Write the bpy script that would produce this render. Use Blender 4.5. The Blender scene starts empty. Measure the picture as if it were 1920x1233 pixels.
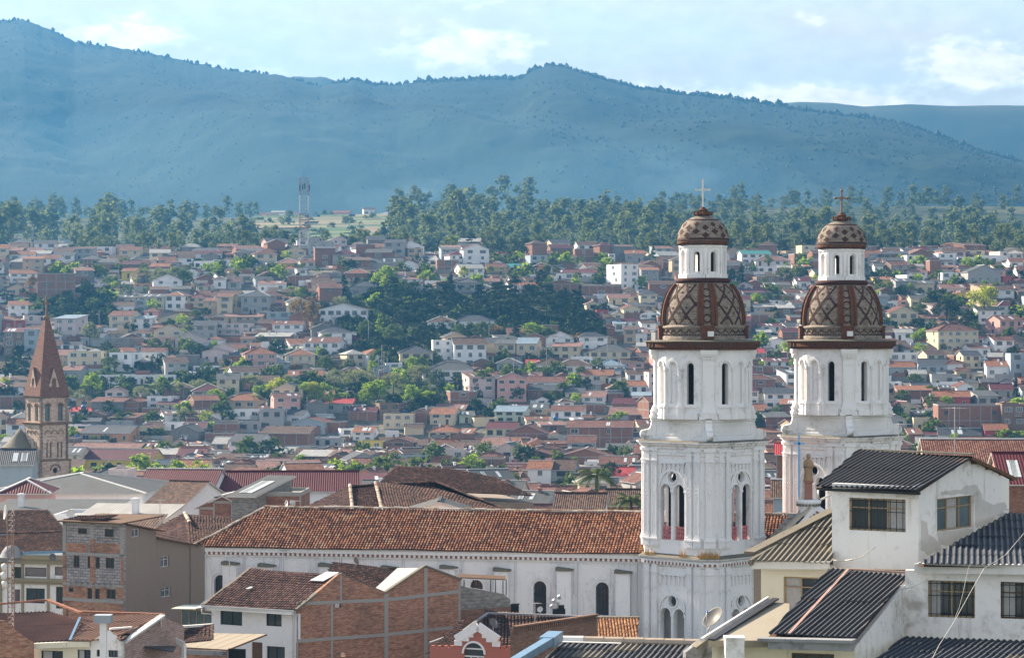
import bpy, math, random
from mathutils import Vector, Matrix, noise
import numpy as np
R = math.radians
K = 4800.0            # focal length in photo pixels (90 mm on a 36 mm sensor, 1920 px)
EYE = 36.0            # camera height above the valley datum
sc = bpy.context.scene
C = sc.collection

# ---------------------------------------------------------------- camera
cam_d = bpy.data.cameras.new('camera'); cam_d.lens = 90; cam_d.sensor_width = 36
cam_d.clip_start = 1; cam_d.clip_end = 40000
cam = bpy.data.objects.new('camera', cam_d); C.objects.link(cam)
cam.location = (0, 0, EYE); cam.rotation_euler = (R(90), 0, 0)
sc.camera = cam
# ---------------------------------------------------------------- light
SUN_EL, SUN_BACK = 29, 40          # elevation, and how far behind the left-hand side
S = Vector((-math.cos(R(SUN_EL))*math.cos(R(SUN_BACK)), math.cos(R(SUN_EL))*math.sin(R(SUN_BACK)), math.sin(R(SUN_EL))))
sun_d = bpy.data.lights.new('sun', 'SUN'); sun_d.energy = 5.0; sun_d.angle = R(0.5); sun_d.color = (1, .84, .66)
sun = bpy.data.objects.new('sun', sun_d); C.objects.link(sun)
sun.rotation_euler = S.to_track_quat('Z', 'Y').to_euler()
world = bpy.data.worlds.new('World'); sc.world = world; world.use_nodes = True
wt = world.node_tree; wn = wt.nodes; wl = wt.links
wn.clear()
def wnode(t, **kw):
    n = wn.new(t)
    for k, v in kw.items():
        setattr(n, k, v)
    return n
def wmath(op, a, b=None, clamp=False):
    n = wn.new('ShaderNodeMath'); n.operation = op; n.use_clamp = clamp
    for i, x in enumerate((a, b)):
        if x is None: continue
        if isinstance(x, (int, float)): n.inputs[i].default_value = x
        else: wl.new(x, n.inputs[i])
    return n.outputs[0]
sky = wnode('ShaderNodeTexSky'); sky.sky_type = 'NISHITA'; sky.sun_disc = False
sky.sun_elevation = R(SUN_EL); sky.sun_rotation = math.atan2(S.x, S.y); sky.altitude = 2500
sky.air_density = 1.0; sky.dust_density = 1.2; sky.ozone_density = 1.5
bg1 = wnode('ShaderNodeBackground'); bg1.inputs[1].default_value = 0.10
wl.new(sky.outputs[0], bg1.inputs[0])
bg2 = wnode('ShaderNodeBackground'); bg2.inputs[0].default_value = (1.0, .945, .86, 1); bg2.inputs[1].default_value = 1.75
tc = wnode('ShaderNodeTexCoord')
sep = wnode('ShaderNodeSeparateXYZ'); wl.new(tc.outputs['Generated'], sep.inputs[0])
# azimuth and elevation of the looked-at direction, in degrees
az = wmath('MULTIPLY', wmath('ARCTAN2', sep.outputs[0], sep.outputs[1]), 57.2958)
el = wmath('MULTIPLY', wmath('ARCSINE', sep.outputs[2]), 57.2958)
comb = wnode('ShaderNodeCombineXYZ')
wl.new(az, comb.inputs[0]); wl.new(wmath('MULTIPLY', el, 1.9), comb.inputs[1])
def wnoise(scale, detail, rough, off=0):
    m = wnode('ShaderNodeMapping'); m.inputs['Location'].default_value = (off, off*.37, 0)
    wl.new(comb.outputs[0], m.inputs[0])
    n = wnode('ShaderNodeTexNoise'); n.inputs['Scale'].default_value = scale
    n.inputs['Detail'].default_value = detail; n.inputs['Roughness'].default_value = rough
    wl.new(m.outputs[0], n.inputs[0]); return n.outputs[0]
# cumulus banks low over the ridges: elongated heaps at the azimuths and heights where they stand
heap = None
for (ca, ce, wa, we, amp) in ((-8.6, 6.45, 2.4, .5, .8), (-6.4, 5.65, 1.7, .42, .7), (-.9, 6.25, 1.9, .62, .95), (3.6, 5.15, 2.4, .42, .9),
                         (7.0, 5.05, 3.2, .5, .95), (10.4, 5.8, 1.9, .75, .95), (-1.0, 7.3, 1.1, .28, .7),
                         (6.3, 6.9, 1.6, .5, .42), (16, 5.9, 3, .8, .8), (-15, 6.6, 3, .8, .8), (25, 7, 5, 1, .7), (-26, 8, 5, 1.2, .7)):
    dx = wmath('DIVIDE', wmath('SUBTRACT', az, ca), wa); dy = wmath('DIVIDE', wmath('SUBTRACT', el, ce), we)
    d2 = wmath('ADD', wmath('MULTIPLY', dx, dx), wmath('MULTIPLY', dy, dy))
    g = wmath('MULTIPLY', wmath('EXPONENT', wmath('MULTIPLY', d2, -1)), amp)
    heap = g if heap is None else wmath('MAXIMUM', heap, g)
puff = wmath('ADD', wmath('MULTIPLY', wnoise(1.5, 7, .56), .9), wmath('MULTIPLY', wnoise(.5, 2, .5, 9), .35))
cum = wmath('MULTIPLY', wmath('SUBTRACT', wmath('ADD', wmath('MULTIPLY', heap, .75), puff), .93), 4.0, True)
# thin high cloud streaked over the whole sky
cirm = wnode('ShaderNodeMapping'); cirm.inputs['Scale'].default_value = (.35, .8, 1); cirm.inputs['Rotation'].default_value = (0, 0, .12)
wl.new(comb.outputs[0], cirm.inputs[0])
cirn = wnode('ShaderNodeTexNoise'); cirn.inputs['Scale'].default_value = .55; cirn.inputs['Detail'].default_value = 6; cirn.inputs['Roughness'].default_value = .5
wl.new(cirm.outputs[0], cirn.inputs[0])
cir = wmath('MULTIPLY', wmath('SUBTRACT', cirn.outputs[0], .36), 2.0, True)
cir = wmath('ADD', wmath('MULTIPLY', cir, .45), .64)
cover = wmath('MAXIMUM', cum, cir, True)
above = wmath('MULTIPLY', wmath('ADD', el, 1.0), 1.0, True)
fade = wmath('SUBTRACT', 1.0, wmath('MULTIPLY', wmath('MULTIPLY', wmath('SUBTRACT', el, 14), .03, True), .45))
cover = wmath('MULTIPLY', wmath('MULTIPLY', cover, above), fade)
# cloud undersides are a little greyer
hor = wmath('ADD', 1.0, wmath('MULTIPLY', wmath('SUBTRACT', 1.0, wmath('DIVIDE', el, 20), True), .9))
shade = wmath('ADD', .80, wmath('MULTIPLY', wmath('MULTIPLY', wmath('SUBTRACT', puff, .5), 1.2, True), .36))
wl.new(wmath('MULTIPLY', wmath('MULTIPLY', wmath('MULTIPLY', shade, .345), hor), wmath('ADD', 1.0, wmath('MULTIPLY', cum, wmath('ADD', .02, wmath('MULTIPLY', puff, .48))))), bg2.inputs[1])
mixw = wnode('ShaderNodeMixShader'); wl.new(cover, mixw.inputs[0]); wl.new(bg1.outputs[0], mixw.inputs[1]); wl.new(bg2.outputs[0], mixw.inputs[2])
wo = wnode('ShaderNodeOutputWorld'); wl.new(mixw.outputs[0], wo.inputs[0])
world.cycles.sampling_method = 'MANUAL'; world.cycles.sample_map_resolution = 512
sc.view_settings.view_transform = 'Standard'; sc.view_settings.look = 'None'; sc.view_settings.gamma = 1
sc.view_settings.exposure = 1.95
sc.view_settings.use_curve_mapping = False
sc.render.engine = 'CYCLES'
cy = sc.cycles
cy.use_denoising = True
cy.max_bounces = 6; cy.diffuse_bounces = 2; cy.glossy_bounces = 2; cy.transmission_bounces = 3; cy.transparent_max_bounces = 12
cy.volume_bounces = 1; cy.caustics_reflective = False; cy.caustics_refractive = False
cy.sample_clamp_indirect = 4

# ---------------------------------------------------------------- helpers
def W(px, py, Y):
    """the point that stands Y metres out and shows at photo pixel (px, py)"""
    return Vector(((px-960)/K*Y, Y, EYE+(616.5-py)/K*Y))
def AZ(px, py, z):
    """the point at height z (absolute) on the sight line of a photo pixel"""
    Y = (EYE-z)*K/(py-616.5)
    return W(px, py, Y)

def hashf(*a):
    h = 2166136261
    for x in a:
        h = ((h ^ (int(x*1009) & 0xffffffff)) * 16777619) & 0xffffffff
    return (h % 100003)/100003.0

class MB:
    """collects polygons of one mesh"""
    def __init__(s): s.v = []; s.f = []; s.m = []; s.t = []; s.uv = {}; s.sm = []
    def poly(s, pts, m=0, tint=.5, uv=None, smooth=False):
        n = len(s.v); s.v.extend([tuple(p) for p in pts]); s.f.append(tuple(range(n, n+len(pts))))
        s.m.append(m); s.t.append(tint); s.sm.append(smooth)
        if uv: s.uv[len(s.f)-1] = uv
    def box(s, x0, x1, y0, y1, z0, z1, m=0, M=None, tint=.5, skip=()):
        p = [Vector((x, y, z)) for z in (z0, z1) for y in (y0, y1) for x in (x0, x1)]
        if M is not None: p = [M @ q for q in p]
        for k, q in (('b', (0, 2, 3, 1)), ('t', (4, 5, 7, 6)), ('f', (0, 1, 5, 4)), ('k', (2, 6, 7, 3)), ('l', (0, 4, 6, 2)), ('r', (1, 3, 7, 5))):
            if k in skip: continue
            s.poly([p[i] for i in q], m, tint)
    def prism(s, base, vec, m=0, tint=.5, mtop=None):
        b = [Vector(p) for p in base]; vec = Vector(vec); t = [p+vec for p in b]; n = len(b)
        s.poly(b[::-1], m, tint); s.poly(t, m if mtop is None else mtop, tint)
        for i in range(n):
            j = (i+1) % n; s.poly([b[i], b[j], t[j], t[i]], m, tint)
    def beam(s, a, b, w, h, m=0, tint=.5, up=(0, 0, 1)):
        a = Vector(a); b = Vector(b); d = (b-a).normalized(); u = d.cross(Vector(up))
        if u.length < 1e-4: u = Vector((1, 0, 0))
        u.normalize(); v = u.cross(d)
        q = [a+u*w/2+v*h/2, a-u*w/2+v*h/2, a-u*w/2-v*h/2, a+u*w/2-v*h/2]
        s.prism(q, b-a, m, tint)
    def tube(s, pts, r, n=6, m=0, r2=None, tint=.5, cap=True):
        pts = [Vector(p) for p in pts]; rings = []
        for i, p in enumerate(pts):
            d = (pts[min(i+1, len(pts)-1)]-pts[max(i-1, 0)]).normalized()
            u = d.orthogonal().normalized() if abs(d.z) < .99 else Vector((1, 0, 0)); u = (u-d*u.dot(d)).normalized(); w = d.cross(u)
            rr = r if r2 is None else r+(r2-r)*i/max(1, len(pts)-1)
            rings.append([p+(u*math.cos(2*math.pi*k/n)+w*math.sin(2*math.pi*k/n))*rr for k in range(n)])
        for a, b in zip(rings, rings[1:]):
            for k in range(n): s.poly([a[k], a[(k+1) % n], b[(k+1) % n], b[k]], m, tint, smooth=n > 4)
        if cap: s.poly(rings[0][::-1], m, tint); s.poly(rings[-1], m, tint)
    def lathe(s, prof, n=32, c=(0, 0), m=0, tint=.5, smooth=True, M=None, a0=0, a1=2*math.pi):
        L = 0
        for (r0, z0), (r1, z1) in zip(prof, prof[1:]):
            dl = math.hypot(r1-r0, z1-z0)
            for k in range(n):
                t0 = a0+(a1-a0)*k/n; t1 = a0+(a1-a0)*(k+1)/n
                P = lambda r, z, t: Vector((c[0]+r*math.sin(t), c[1]-r*math.cos(t), z))
                q = [P(r0, z0, t0), P(r0, z0, t1), P(r1, z1, t1), P(r1, z1, t0)]
                uv = [(t0*3, L), (t1*3, L), (t1*3, L+dl), (t0*3, L+dl)]
                if r0 < 1e-5: q = q[1:]; uv = uv[1:]
                elif r1 < 1e-5: q = q[:3]; uv = uv[:3]
                if M is not None: q = [M @ p for p in q]
                s.poly(q, m, tint, uv, smooth)
            L += dl
    def panel(s, M, x0, x1, z0, z1, t, ops=(), m=0, mr=None, seg=7, back=True, top=None, tint=.5, mb_=None):
        """wall slab, outer face at y=0, thickness t towards +y, real openings; top: list of (x, z) for a gable line"""
        mr = m if mr is None else mr
        xs = {x0, x1}
        for o in ops:
            k, cx, w, zb, zt = o; h = w/2
            if k == 'r': xs |= {cx-h, cx+h}
            else: xs |= {cx-h*math.cos(math.pi*i/seg) for i in range(seg+1)}
        if top: xs |= {p[0] for p in top if x0 < p[0] < x1}
        xs = sorted(xs); xs = [x for i, x in enumerate(xs) if i == 0 or x-xs[i-1] > 1e-5]
        def lohi(o, x):
            k, cx, w, zb, zt = o; h = w/2; c = math.sqrt(max(0, h*h-(x-cx)**2))
            if k == 'r': return zb, zt
            if k == 'a': return zb, zt-h+c
            return (zb+zt)/2-c, (zb+zt)/2+c
        def tz(x):
            if not top: return z1
            for (xa, za), (xb, zb_) in zip(top, top[1:]):
                if xa-1e-6 <= x <= xb+1e-6: return za+(zb_-za)*(x-xa)/max(1e-9, xb-xa)
            return z1
        P = lambda x, y, z: M @ Vector((x, y, z))
        for xa, xb in zip(xs, xs[1:]):
            xm = (xa+xb)/2
            act = sorted([o for o in ops if abs(xm-o[1]) < o[2]/2], key=lambda o: o[3])
            lo = (z0, z0)
            for o in act+[None]:
                if o is None: hi = (tz(xa), tz(xb)); nxt = None
                else:
                    la, ha = lohi(o, xa); lb, hb = lohi(o, xb); hi = (la, lb); nxt = (ha, hb)
                if hi[0]-lo[0] > 1e-4 or hi[1]-lo[1] > 1e-4:
                    s.poly([P(xa, 0, lo[0]), P(xb, 0, lo[1]), P(xb, 0, hi[1]), P(xa, 0, hi[0])], m, tint)
                    if back: s.poly([P(xb, t, lo[1]), P(xa, t, lo[0]), P(xa, t, hi[0]), P(xb, t, hi[1])], m if mb_ is None else mb_, tint)
                if o is not None:
                    s.poly([P(xa, 0, hi[0]), P(xb, 0, hi[1]), P(xb, t, hi[1]), P(xa, t, hi[0])], mr, tint)
                    s.poly([P(xa, t, nxt[0]), P(xb, t, nxt[1]), P(xb, 0, nxt[1]), P(xa, 0, nxt[0])], mr, tint)
                    lo = nxt
            s.poly([P(xa, 0, tz(xa)), P(xb, 0, tz(xb)), P(xb, t, tz(xb)), P(xa, t, tz(xa))], m, tint)
        for o in ops:
            k, cx, w, zb, zt = o; h = w/2
            if k == 'c': continue
            zz = zt if k == 'r' else zt-h
            s.poly([P(cx-h, 0, zb), P(cx-h, t, zb), P(cx-h, t, zz), P(cx-h, 0, zz)], mr, tint)
            s.poly([P(cx+h, 0, zb), P(cx+h, 0, zz), P(cx+h, t, zz), P(cx+h, t, zb)], mr, tint)
        s.poly([P(x0, 0, z0), P(x0, 0, tz(x0)), P(x0, t, tz(x0)), P(x0, t, z0)], m, tint)
        s.poly([P(x1, 0, z0), P(x1, t, z0), P(x1, t, tz(x1)), P(x1, 0, tz(x1))], m, tint)
    def mesh(s, name, mats, off=None, merge=False):
        me = bpy.data.meshes.new(name)
        v = np.array(s.v, dtype=np.float64).reshape(-1, 3)
        if off is not None: v = v-np.array(off)
        nl = [len(f) for f in s.f]
        me.vertices.add(len(v)); me.vertices.foreach_set('co', v.astype(np.float32).ravel())
        tot = sum(nl); me.loops.add(tot); me.loops.foreach_set('vertex_index', np.arange(tot, dtype=np.int32))
        me.polygons.add(len(nl)); st = np.concatenate(([0], np.cumsum(nl)[:-1])).astype(np.int32) if nl else np.array([], np.int32)
        me.polygons.foreach_set('loop_start', st)
        me.polygons.foreach_set('material_index', np.array(s.m, np.int32))
        me.polygons.foreach_set('use_smooth', np.array(s.sm, bool))
        for m in mats: me.materials.append(m)
        # planar uv in metres: u level along the face, v up the face
        if nl:
            i0 = st; a = v[i0]; b = v[i0+1]; c = v[i0+2]
            n = np.cross(b-a, c-a); ln = np.linalg.norm(n, axis=1); n = n/np.maximum(ln, 1e-9)[:, None]
            u = np.stack([-n[:, 1], n[:, 0], np.zeros(len(n))], 1); lu = np.linalg.norm(u, axis=1)
            flat = lu < .02; u[flat] = (1, 0, 0); u = u/np.linalg.norm(u, axis=1)[:, None]
            w = np.cross(n, u); w[flat] = (0, 1, 0)
            fi = np.repeat(np.arange(len(nl)), nl)
            uu = np.einsum('ij,ij->i', v, u[fi]); vv = np.einsum('ij,ij->i', v, w[fi])
            UV = np.stack([uu, vv], 1)
            for k, q in s.uv.items(): UV[st[k]:st[k]+nl[k]] = q
            lay = me.uv_layers.new(name='UVMap'); lay.data.foreach_set('uv', UV.astype(np.float32).ravel())
            at = me.attributes.new('tint', 'FLOAT', 'FACE'); at.data.foreach_set('value', np.array(s.t, np.float32))
        me.update(calc_edges=True); me.validate()
        if any(s.sm):
            import bmesh
            bm = bmesh.new(); bm.from_mesh(me); bmesh.ops.remove_doubles(bm, verts=bm.verts, dist=.0005); bm.to_mesh(me); bm.free()
        me.update(); me.validate()
        return me
    def build(s, name, mats, parent=None, loc=None, world=False, kind=None, label=None):
        if not isinstance(mats, (list, tuple)): mats = [mats]
        if isinstance(parent, Mass): parent.absorb(s, mats); return parent
        off = None
        if world and parent is not None: off = parent.location if parent.parent is None else parent.parent.location
        if loc is not None: off = loc
        o = bpy.data.objects.new(name, s.mesh(name, mats, off)); C.objects.link(o)
        if parent is not None: o.parent = parent
        if loc is not None: o.location = loc
        if kind: o['kind'] = kind
        if label: o['label'] = label
        return o

def thing(name, label, cat, loc=(0, 0, 0), rz=0, group=None):
    o = bpy.data.objects.new(name, None); C.objects.link(o); o.empty_display_size = .3
    o.location = loc; o.rotation_euler = (0, 0, rz); o['label'] = label; o['category'] = cat
    if group: o['group'] = group
    return o
def tag(o, label, cat, group=None):
    o['label'] = label; o['category'] = cat
    if group: o['group'] = group
    return o
def link_copy(o, parent=None, loc=None, rz=None, sc_=None):
    c = o.copy(); C.objects.link(c)
    if parent is not None: c.parent = parent
    if loc is not None: c.location = loc
    if rz is not None: c.rotation_euler = (0, 0, rz)
    if sc_ is not None: c.scale = sc_
    for ch in o.children: link_copy(ch, c)
    return c
class Mass:
    """a placed building whose pieces all go into one shared mesh"""
    def __init__(s, mb, mats, loc, rz): s.mb = mb; s.mats = mats; s.M = Matrix.Translation(loc) @ Matrix.Rotation(rz, 4, 'Z')
    def absorb(s, mb, mats):
        n = len(s.mb.v); s.mb.v.extend([tuple(s.M @ Vector(p)) for p in mb.v])
        idx = []
        for m in mats:
            if m not in s.mats: s.mats.append(m)
            idx.append(s.mats.index(m))
        for k, f in enumerate(mb.f):
            s.mb.f.append(tuple(i+n for i in f)); s.mb.m.append(idx[mb.m[k]]); s.mb.t.append(mb.t[k]); s.mb.sm.append(False)
    def __setitem__(s, k, v): pass
def put(mesh, name, parent, loc=(0, 0, 0), rz=0, sc_=(1, 1, 1), label=None, kind=None, M=None):
    if isinstance(parent, Mass): return parent
    o = bpy.data.objects.new(name, mesh); C.objects.link(o); o.parent = parent
    if M is not None: o.matrix_local = M
    else: o.location = loc; o.rotation_euler = (0, 0, rz); o.scale = sc_
    if label: o['label'] = label
    if kind: o['kind'] = kind
    return o

# ---------------------------------------------------------------- materials
class NT:
    def __init__(s, name):
        s.m = bpy.data.materials.new(name); s.m.use_nodes = True; s.t = s.m.node_tree; s.n = s.t.nodes; s.l = s.t.links
        s.b = s.n['Principled BSDF']; s.b.inputs['Specular IOR Level'].default_value = .15
    def new(s, t, **kw):
        n = s.n.new(t)
        for k, v in kw.items(): setattr(n, k, v)
        return n
    def set(s, inp, v):
        if isinstance(v, (int, float)): inp.default_value = v
        elif isinstance(v, (tuple, list)): inp.default_value = tuple(v)+((1,) if len(v) == 3 and inp.type == 'RGBA' else ())
        else: s.l.new(v, inp)
    def math(s, op, a, b=None, c=False):
        n = s.new('ShaderNodeMath', operation=op, use_clamp=c)
        s.set(n.inputs[0], a)
        if b is not None: s.set(n.inputs[1], b)
        return n.outputs[0]
    def mix(s, f, a, b, blend='MIX'):
        n = s.new('ShaderNodeMix', data_type='RGBA', blend_type=blend)
        s.set(n.inputs[0], f); s.set(n.inputs[6], a); s.set(n.inputs[7], b)
        return n.outputs[2]
    def co(s, kind='UV', scale=(1, 1, 1)):
        if kind == 'UV': o = s.new('ShaderNodeUVMap', uv_map='UVMap').outputs[0]
        else: o = s.new('ShaderNodeTexCoord').outputs[kind]
        if scale != (1, 1, 1):
            m = s.new('ShaderNodeMapping'); m.inputs['Scale'].default_value = scale; s.l.new(o, m.inputs[0]); o = m.outputs[0]
        return o
    def noise(s, vec, scale, detail=4, rough=.55):
        n = s.new('ShaderNodeTexNoise'); s.l.new(vec, n.inputs['Vector']); n.inputs['Scale'].default_value = scale
        n.inputs['Detail'].default_value = detail; n.inputs['Roughness'].default_value = rough; return n.outputs[0]
    def ramp(s, f, *st):
        n = s.new('ShaderNodeValToRGB'); s.l.new(f, n.inputs[0]); e = n.color_ramp.elements
        while len(e) < len(st): e.new(.5)
        for i, (p, c) in enumerate(st): e[i].position = p; e[i].color = tuple(c)+(1,) if len(c) == 3 else c
        return n.outputs[0]
    def sm(s, f, a, b):
        n = s.new('ShaderNodeMapRange', interpolation_type='SMOOTHSTEP'); s.set(n.inputs[0], f)
        n.inputs[1].default_value = a; n.inputs[2].default_value = b; return n.outputs[0]
    def bump(s, h, d=.02, st=1):
        n = s.new('ShaderNodeBump'); s.l.new(h, n.inputs['Height']); n.inputs['Distance'].default_value = d
        n.inputs['Strength'].default_value = st; s.l.new(n.outputs[0], s.b.inputs['Normal'])
    def attr(s, nm='tint'): return s.new('ShaderNodeAttribute', attribute_name=nm).outputs['Fac']
    def out(s, col, rough=.85):
        s.set(s.b.inputs['Base Color'], col); s.set(s.b.inputs['Roughness'], rough); return s.m
def mul(c, k): return tuple(min(1, x*k) for x in c)

def m_plaster(name, c, dirt=.35, grime=(.16, .14, .12), bump=.012, streak=.5):
    t = NT(name); o = t.co('Object'); uv = t.co()
    n1 = t.noise(o, .35, 4); n2 = t.noise(o, 3.2, 5, .65)
    st = t.noise(t.co('UV', (2.2, .22, 1)), 1.0, 5, .6)
    f = t.math('MULTIPLY', t.sm(t.math('ADD', t.math('MULTIPLY', n1, .5), t.math('MULTIPLY', n2, .5)), .5, .72), dirt)
    f2 = t.math('MULTIPLY', t.sm(st, .55, .8), dirt*streak)
    col = t.mix(t.math('MULTIPLY', n1, .5), c, mul(c, .86))
    col = t.mix(t.math('ADD', f, f2, True), col, grime)
    t.bump(t.math('ADD', n2, t.math('MULTIPLY', n1, .6)), bump)
    return t.out(col, .88)
def m_plain(name, c, rough=.7, metal=0, var=.25, sc_=3):
    t = NT(name); n = t.noise(t.co('Object'), sc_, 4)
    t.b.inputs['Metallic'].default_value = metal
    return t.out(t.mix(n, mul(c, 1-var), mul(c, 1+var)), rough)
def m_brick(name, c1, c2, mortar, bw=.30, bh=.1, ms=.012, dirt=.35, off=.5, var=True):
    t = NT(name); uv = t.co(); b = t.new('ShaderNodeTexBrick', offset=off)
    t.l.new(uv, b.inputs['Vector']); b.inputs['Scale'].default_value = 1
    b.inputs['Brick Width'].default_value = bw; b.inputs['Row Height'].default_value = bh; b.inputs['Mortar Size'].default_value = ms
    b.inputs['Mortar Smooth'].default_value = .3; b.inputs['Bias'].default_value = -.1
    t.set(b.inputs['Color1'], c1); t.set(b.inputs['Color2'], c2); t.set(b.inputs['Mortar'], mortar)
    o = t.co('Object'); n1 = t.noise(o, .5, 5, .6); n2 = t.noise(t.co('UV', (1/bw*.9, 1/bh*.9, 1)), 1.0, 2)
    n3 = t.noise(t.co('UV', (.8, 3.2, 1)), 1.0, 4)
    col = t.mix(t.math('MULTIPLY', t.sm(n2, .38, .7), .6), b.outputs[0], mul(c1, .42)); col = t.mix(t.math('MULTIPLY', t.sm(n3, .52, .66), .45), col, mul(c2, .45))
    col = t.mix(t.math('MULTIPLY', t.sm(n1, .45, .75), dirt), col, (.10, .085, .075))
    t.bump(t.math('SUBTRACT', 1, b.outputs[1]), .02)
    return t.out(col, .9)
def m_tile(name, ca, cb, cc, pw=.26, ph=.38, dirt=.4, bump=.06):
    """barrel tiles far away: relief and per-tile colour"""
    t = NT(name); uv = t.co(); sp = t.new('ShaderNodeSeparateXYZ'); t.l.new(uv, sp.inputs[0])
    u = t.math('DIVIDE', sp.outputs[0], pw); v = t.math('DIVIDE', sp.outputs[1], ph)
    cmb = t.new('ShaderNodeCombineXYZ'); t.l.new(t.math('FLOOR', u), cmb.inputs[0]); t.l.new(t.math('FLOOR', v), cmb.inputs[1])
    wnz = t.new('ShaderNodeTexWhiteNoise', noise_dimensions='2D'); t.l.new(cmb.outputs[0], wnz.inputs['Vector'])
    col = t.ramp(wnz.outputs[0], (0, ca), (.5, cb), (1, cc))
    n1 = t.noise(t.co('Object'), .4, 5, .6)
    col = t.mix(t.math('MULTIPLY', t.sm(n1, .42, .72), dirt), col, mul(ca, .35))
    h = t.math('ADD', t.math('ABSOLUTE', t.math('SINE', t.math('MULTIPLY', u, math.pi))), t.math('MULTIPLY', t.math('FRACT', v), -.3))
    t.bump(h, bump); return t.out(col, .85)
def m_sheet(name, c, pw=.3, dirt=.4, rust=(.16, .07, .04), metal=0, bump=.05, patch=.5):
    t = NT(name); sp = t.new('ShaderNodeSeparateXYZ'); t.l.new(t.co(), sp.inputs[0])
    n1 = t.noise(t.co('UV', (1, .25, 1)), .8, 5, .65); n2 = t.noise(t.co('Object'), .5, 3)
    u = t.math('FLOOR', t.math('DIVIDE', sp.outputs[0], .9)); v = t.math('FLOOR', t.math('DIVIDE', sp.outputs[1], 2.4))
    cmb = t.new('ShaderNodeCombineXYZ'); t.l.new(u, cmb.inputs[0]); t.l.new(v, cmb.inputs[1])
    wnz = t.new('ShaderNodeTexWhiteNoise', noise_dimensions='2D'); t.l.new(cmb.outputs[0], wnz.inputs['Vector'])
    col = t.mix(t.math('MULTIPLY', wnz.outputs[0], patch), c, mul(c, .62))
    col = t.mix(t.math('MULTIPLY', t.sm(n1, .5, .8), dirt), col, rust)
    col = t.mix(t.math('MULTIPLY', t.sm(n2, .45, .75), dirt*.5), col, mul(c, .5))
    t.bump(t.math('SINE', t.math('MULTIPLY', sp.outputs[0], 2*math.pi/pw)), bump*.4)
    t.b.inputs['Metallic'].default_value = metal
    return t.out(col, .6)
def m_tint(name, stops, rough=.85, dirt=.3, dcol=(.05, .04, .035), nscale=1.2, moss=None):
    """colour differs from piece to piece (tiles, stones), by the per-face attribute"""
    t = NT(name); col = t.ramp(t.attr(), *stops); o = t.co('Object')
    n = t.noise(o, nscale, 5, .65); n2 = t.noise(o, 14, 3)
    col = t.mix(t.math('MULTIPLY', t.sm(n, .45, .72), dirt), col, dcol)
    col = t.mix(t.math('MULTIPLY', n2, .25), col, mul(dcol, 2))
    t.bump(n2, .01); return t.out(col, rough)
def m_glass(name, c=(.025, .035, .045), rough=.12):
    t = NT(name); n = t.noise(t.co('Object'), .8, 2); t.b.inputs['Specular IOR Level'].default_value = .7
    return t.out(t.mix(n, mul(c, .4), mul(c, 1.8)), rough)
def m_leaf(name, dark, light, trans=.35):
    t = NT(name); a = t.attr(); oi = t.new('ShaderNodeObjectInfo').outputs['Random']
    n = t.noise(t.co('Object'), .5, 2)
    f = t.math('ADD', t.math('MULTIPLY', a, .6), t.math('ADD', t.math('MULTIPLY', n, .35), t.math('MULTIPLY', t.math('SUBTRACT', oi, .5), .35)), True)
    col = t.mix(f, dark, light)
    t.set(t.b.inputs['Base Color'], col); t.b.inputs['Roughness'].default_value = .7
    tr = t.new('ShaderNodeBsdfTranslucent'); t.l.new(t.mix(.5, col, (light[0]*1.3, light[1]*1.25, light[2]*.6)), tr.inputs[0])
    mx = t.new('ShaderNodeMixShader'); mx.inputs[0].default_value = trans
    t.l.new(t.b.outputs[0], mx.inputs[1]); t.l.new(tr.outputs[0], mx.inputs[2])
    t.l.new(mx.outputs[0], t.n['Material Output'].inputs[0]); return t.m

WHITEC = (.80, .80, .80)
M = {}
M['white'] = m_plaster('weathered_white_plaster', WHITEC, .42, (.20, .19, .18), .012, 1.5)
M['white_st'] = m_plaster('stained_white_cornice', WHITEC, .95, (.10, .095, .085), .015, 1.4)
M['white2'] = m_plaster('clean_white_plaster', (.72, .73, .74), .18)
M['red_brick'] = m_brick('red_brick', (.42, .17, .09), (.33, .12, .07), (.28, .25, .22))
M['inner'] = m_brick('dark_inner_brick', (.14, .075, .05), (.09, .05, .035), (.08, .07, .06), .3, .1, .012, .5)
M['concrete'] = m_plaster('grey_concrete', (.32, .31, .29), .5)
M['glass'] = m_glass('dark_window_glass')
M['glass_blue'] = m_glass('bluish_window_glass', (.07, .10, .12), .2)
M['dark'] = m_plain('dark_interior', (.02, .018, .016), .9)
M['wood'] = m_plain('brown_painted_wood', (.12, .07, .04), .7)
M['iron'] = m_plain('dark_iron', (.03, .03, .032), .5)
M['galv'] = m_plain('galvanised_metal', (.45, .46, .47), .4, .4)
M['moss'] = m_plaster('mossy_grey_ledge', (.17, .155, .12), .6, (.04, .045, .03), .03)
M['bark'] = m_plain('grey_brown_bark', (.10, .08, .06), .9)
M['pale_bark'] = m_plain('pale_eucalyptus_bark', (.32, .28, .23), .9)
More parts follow.
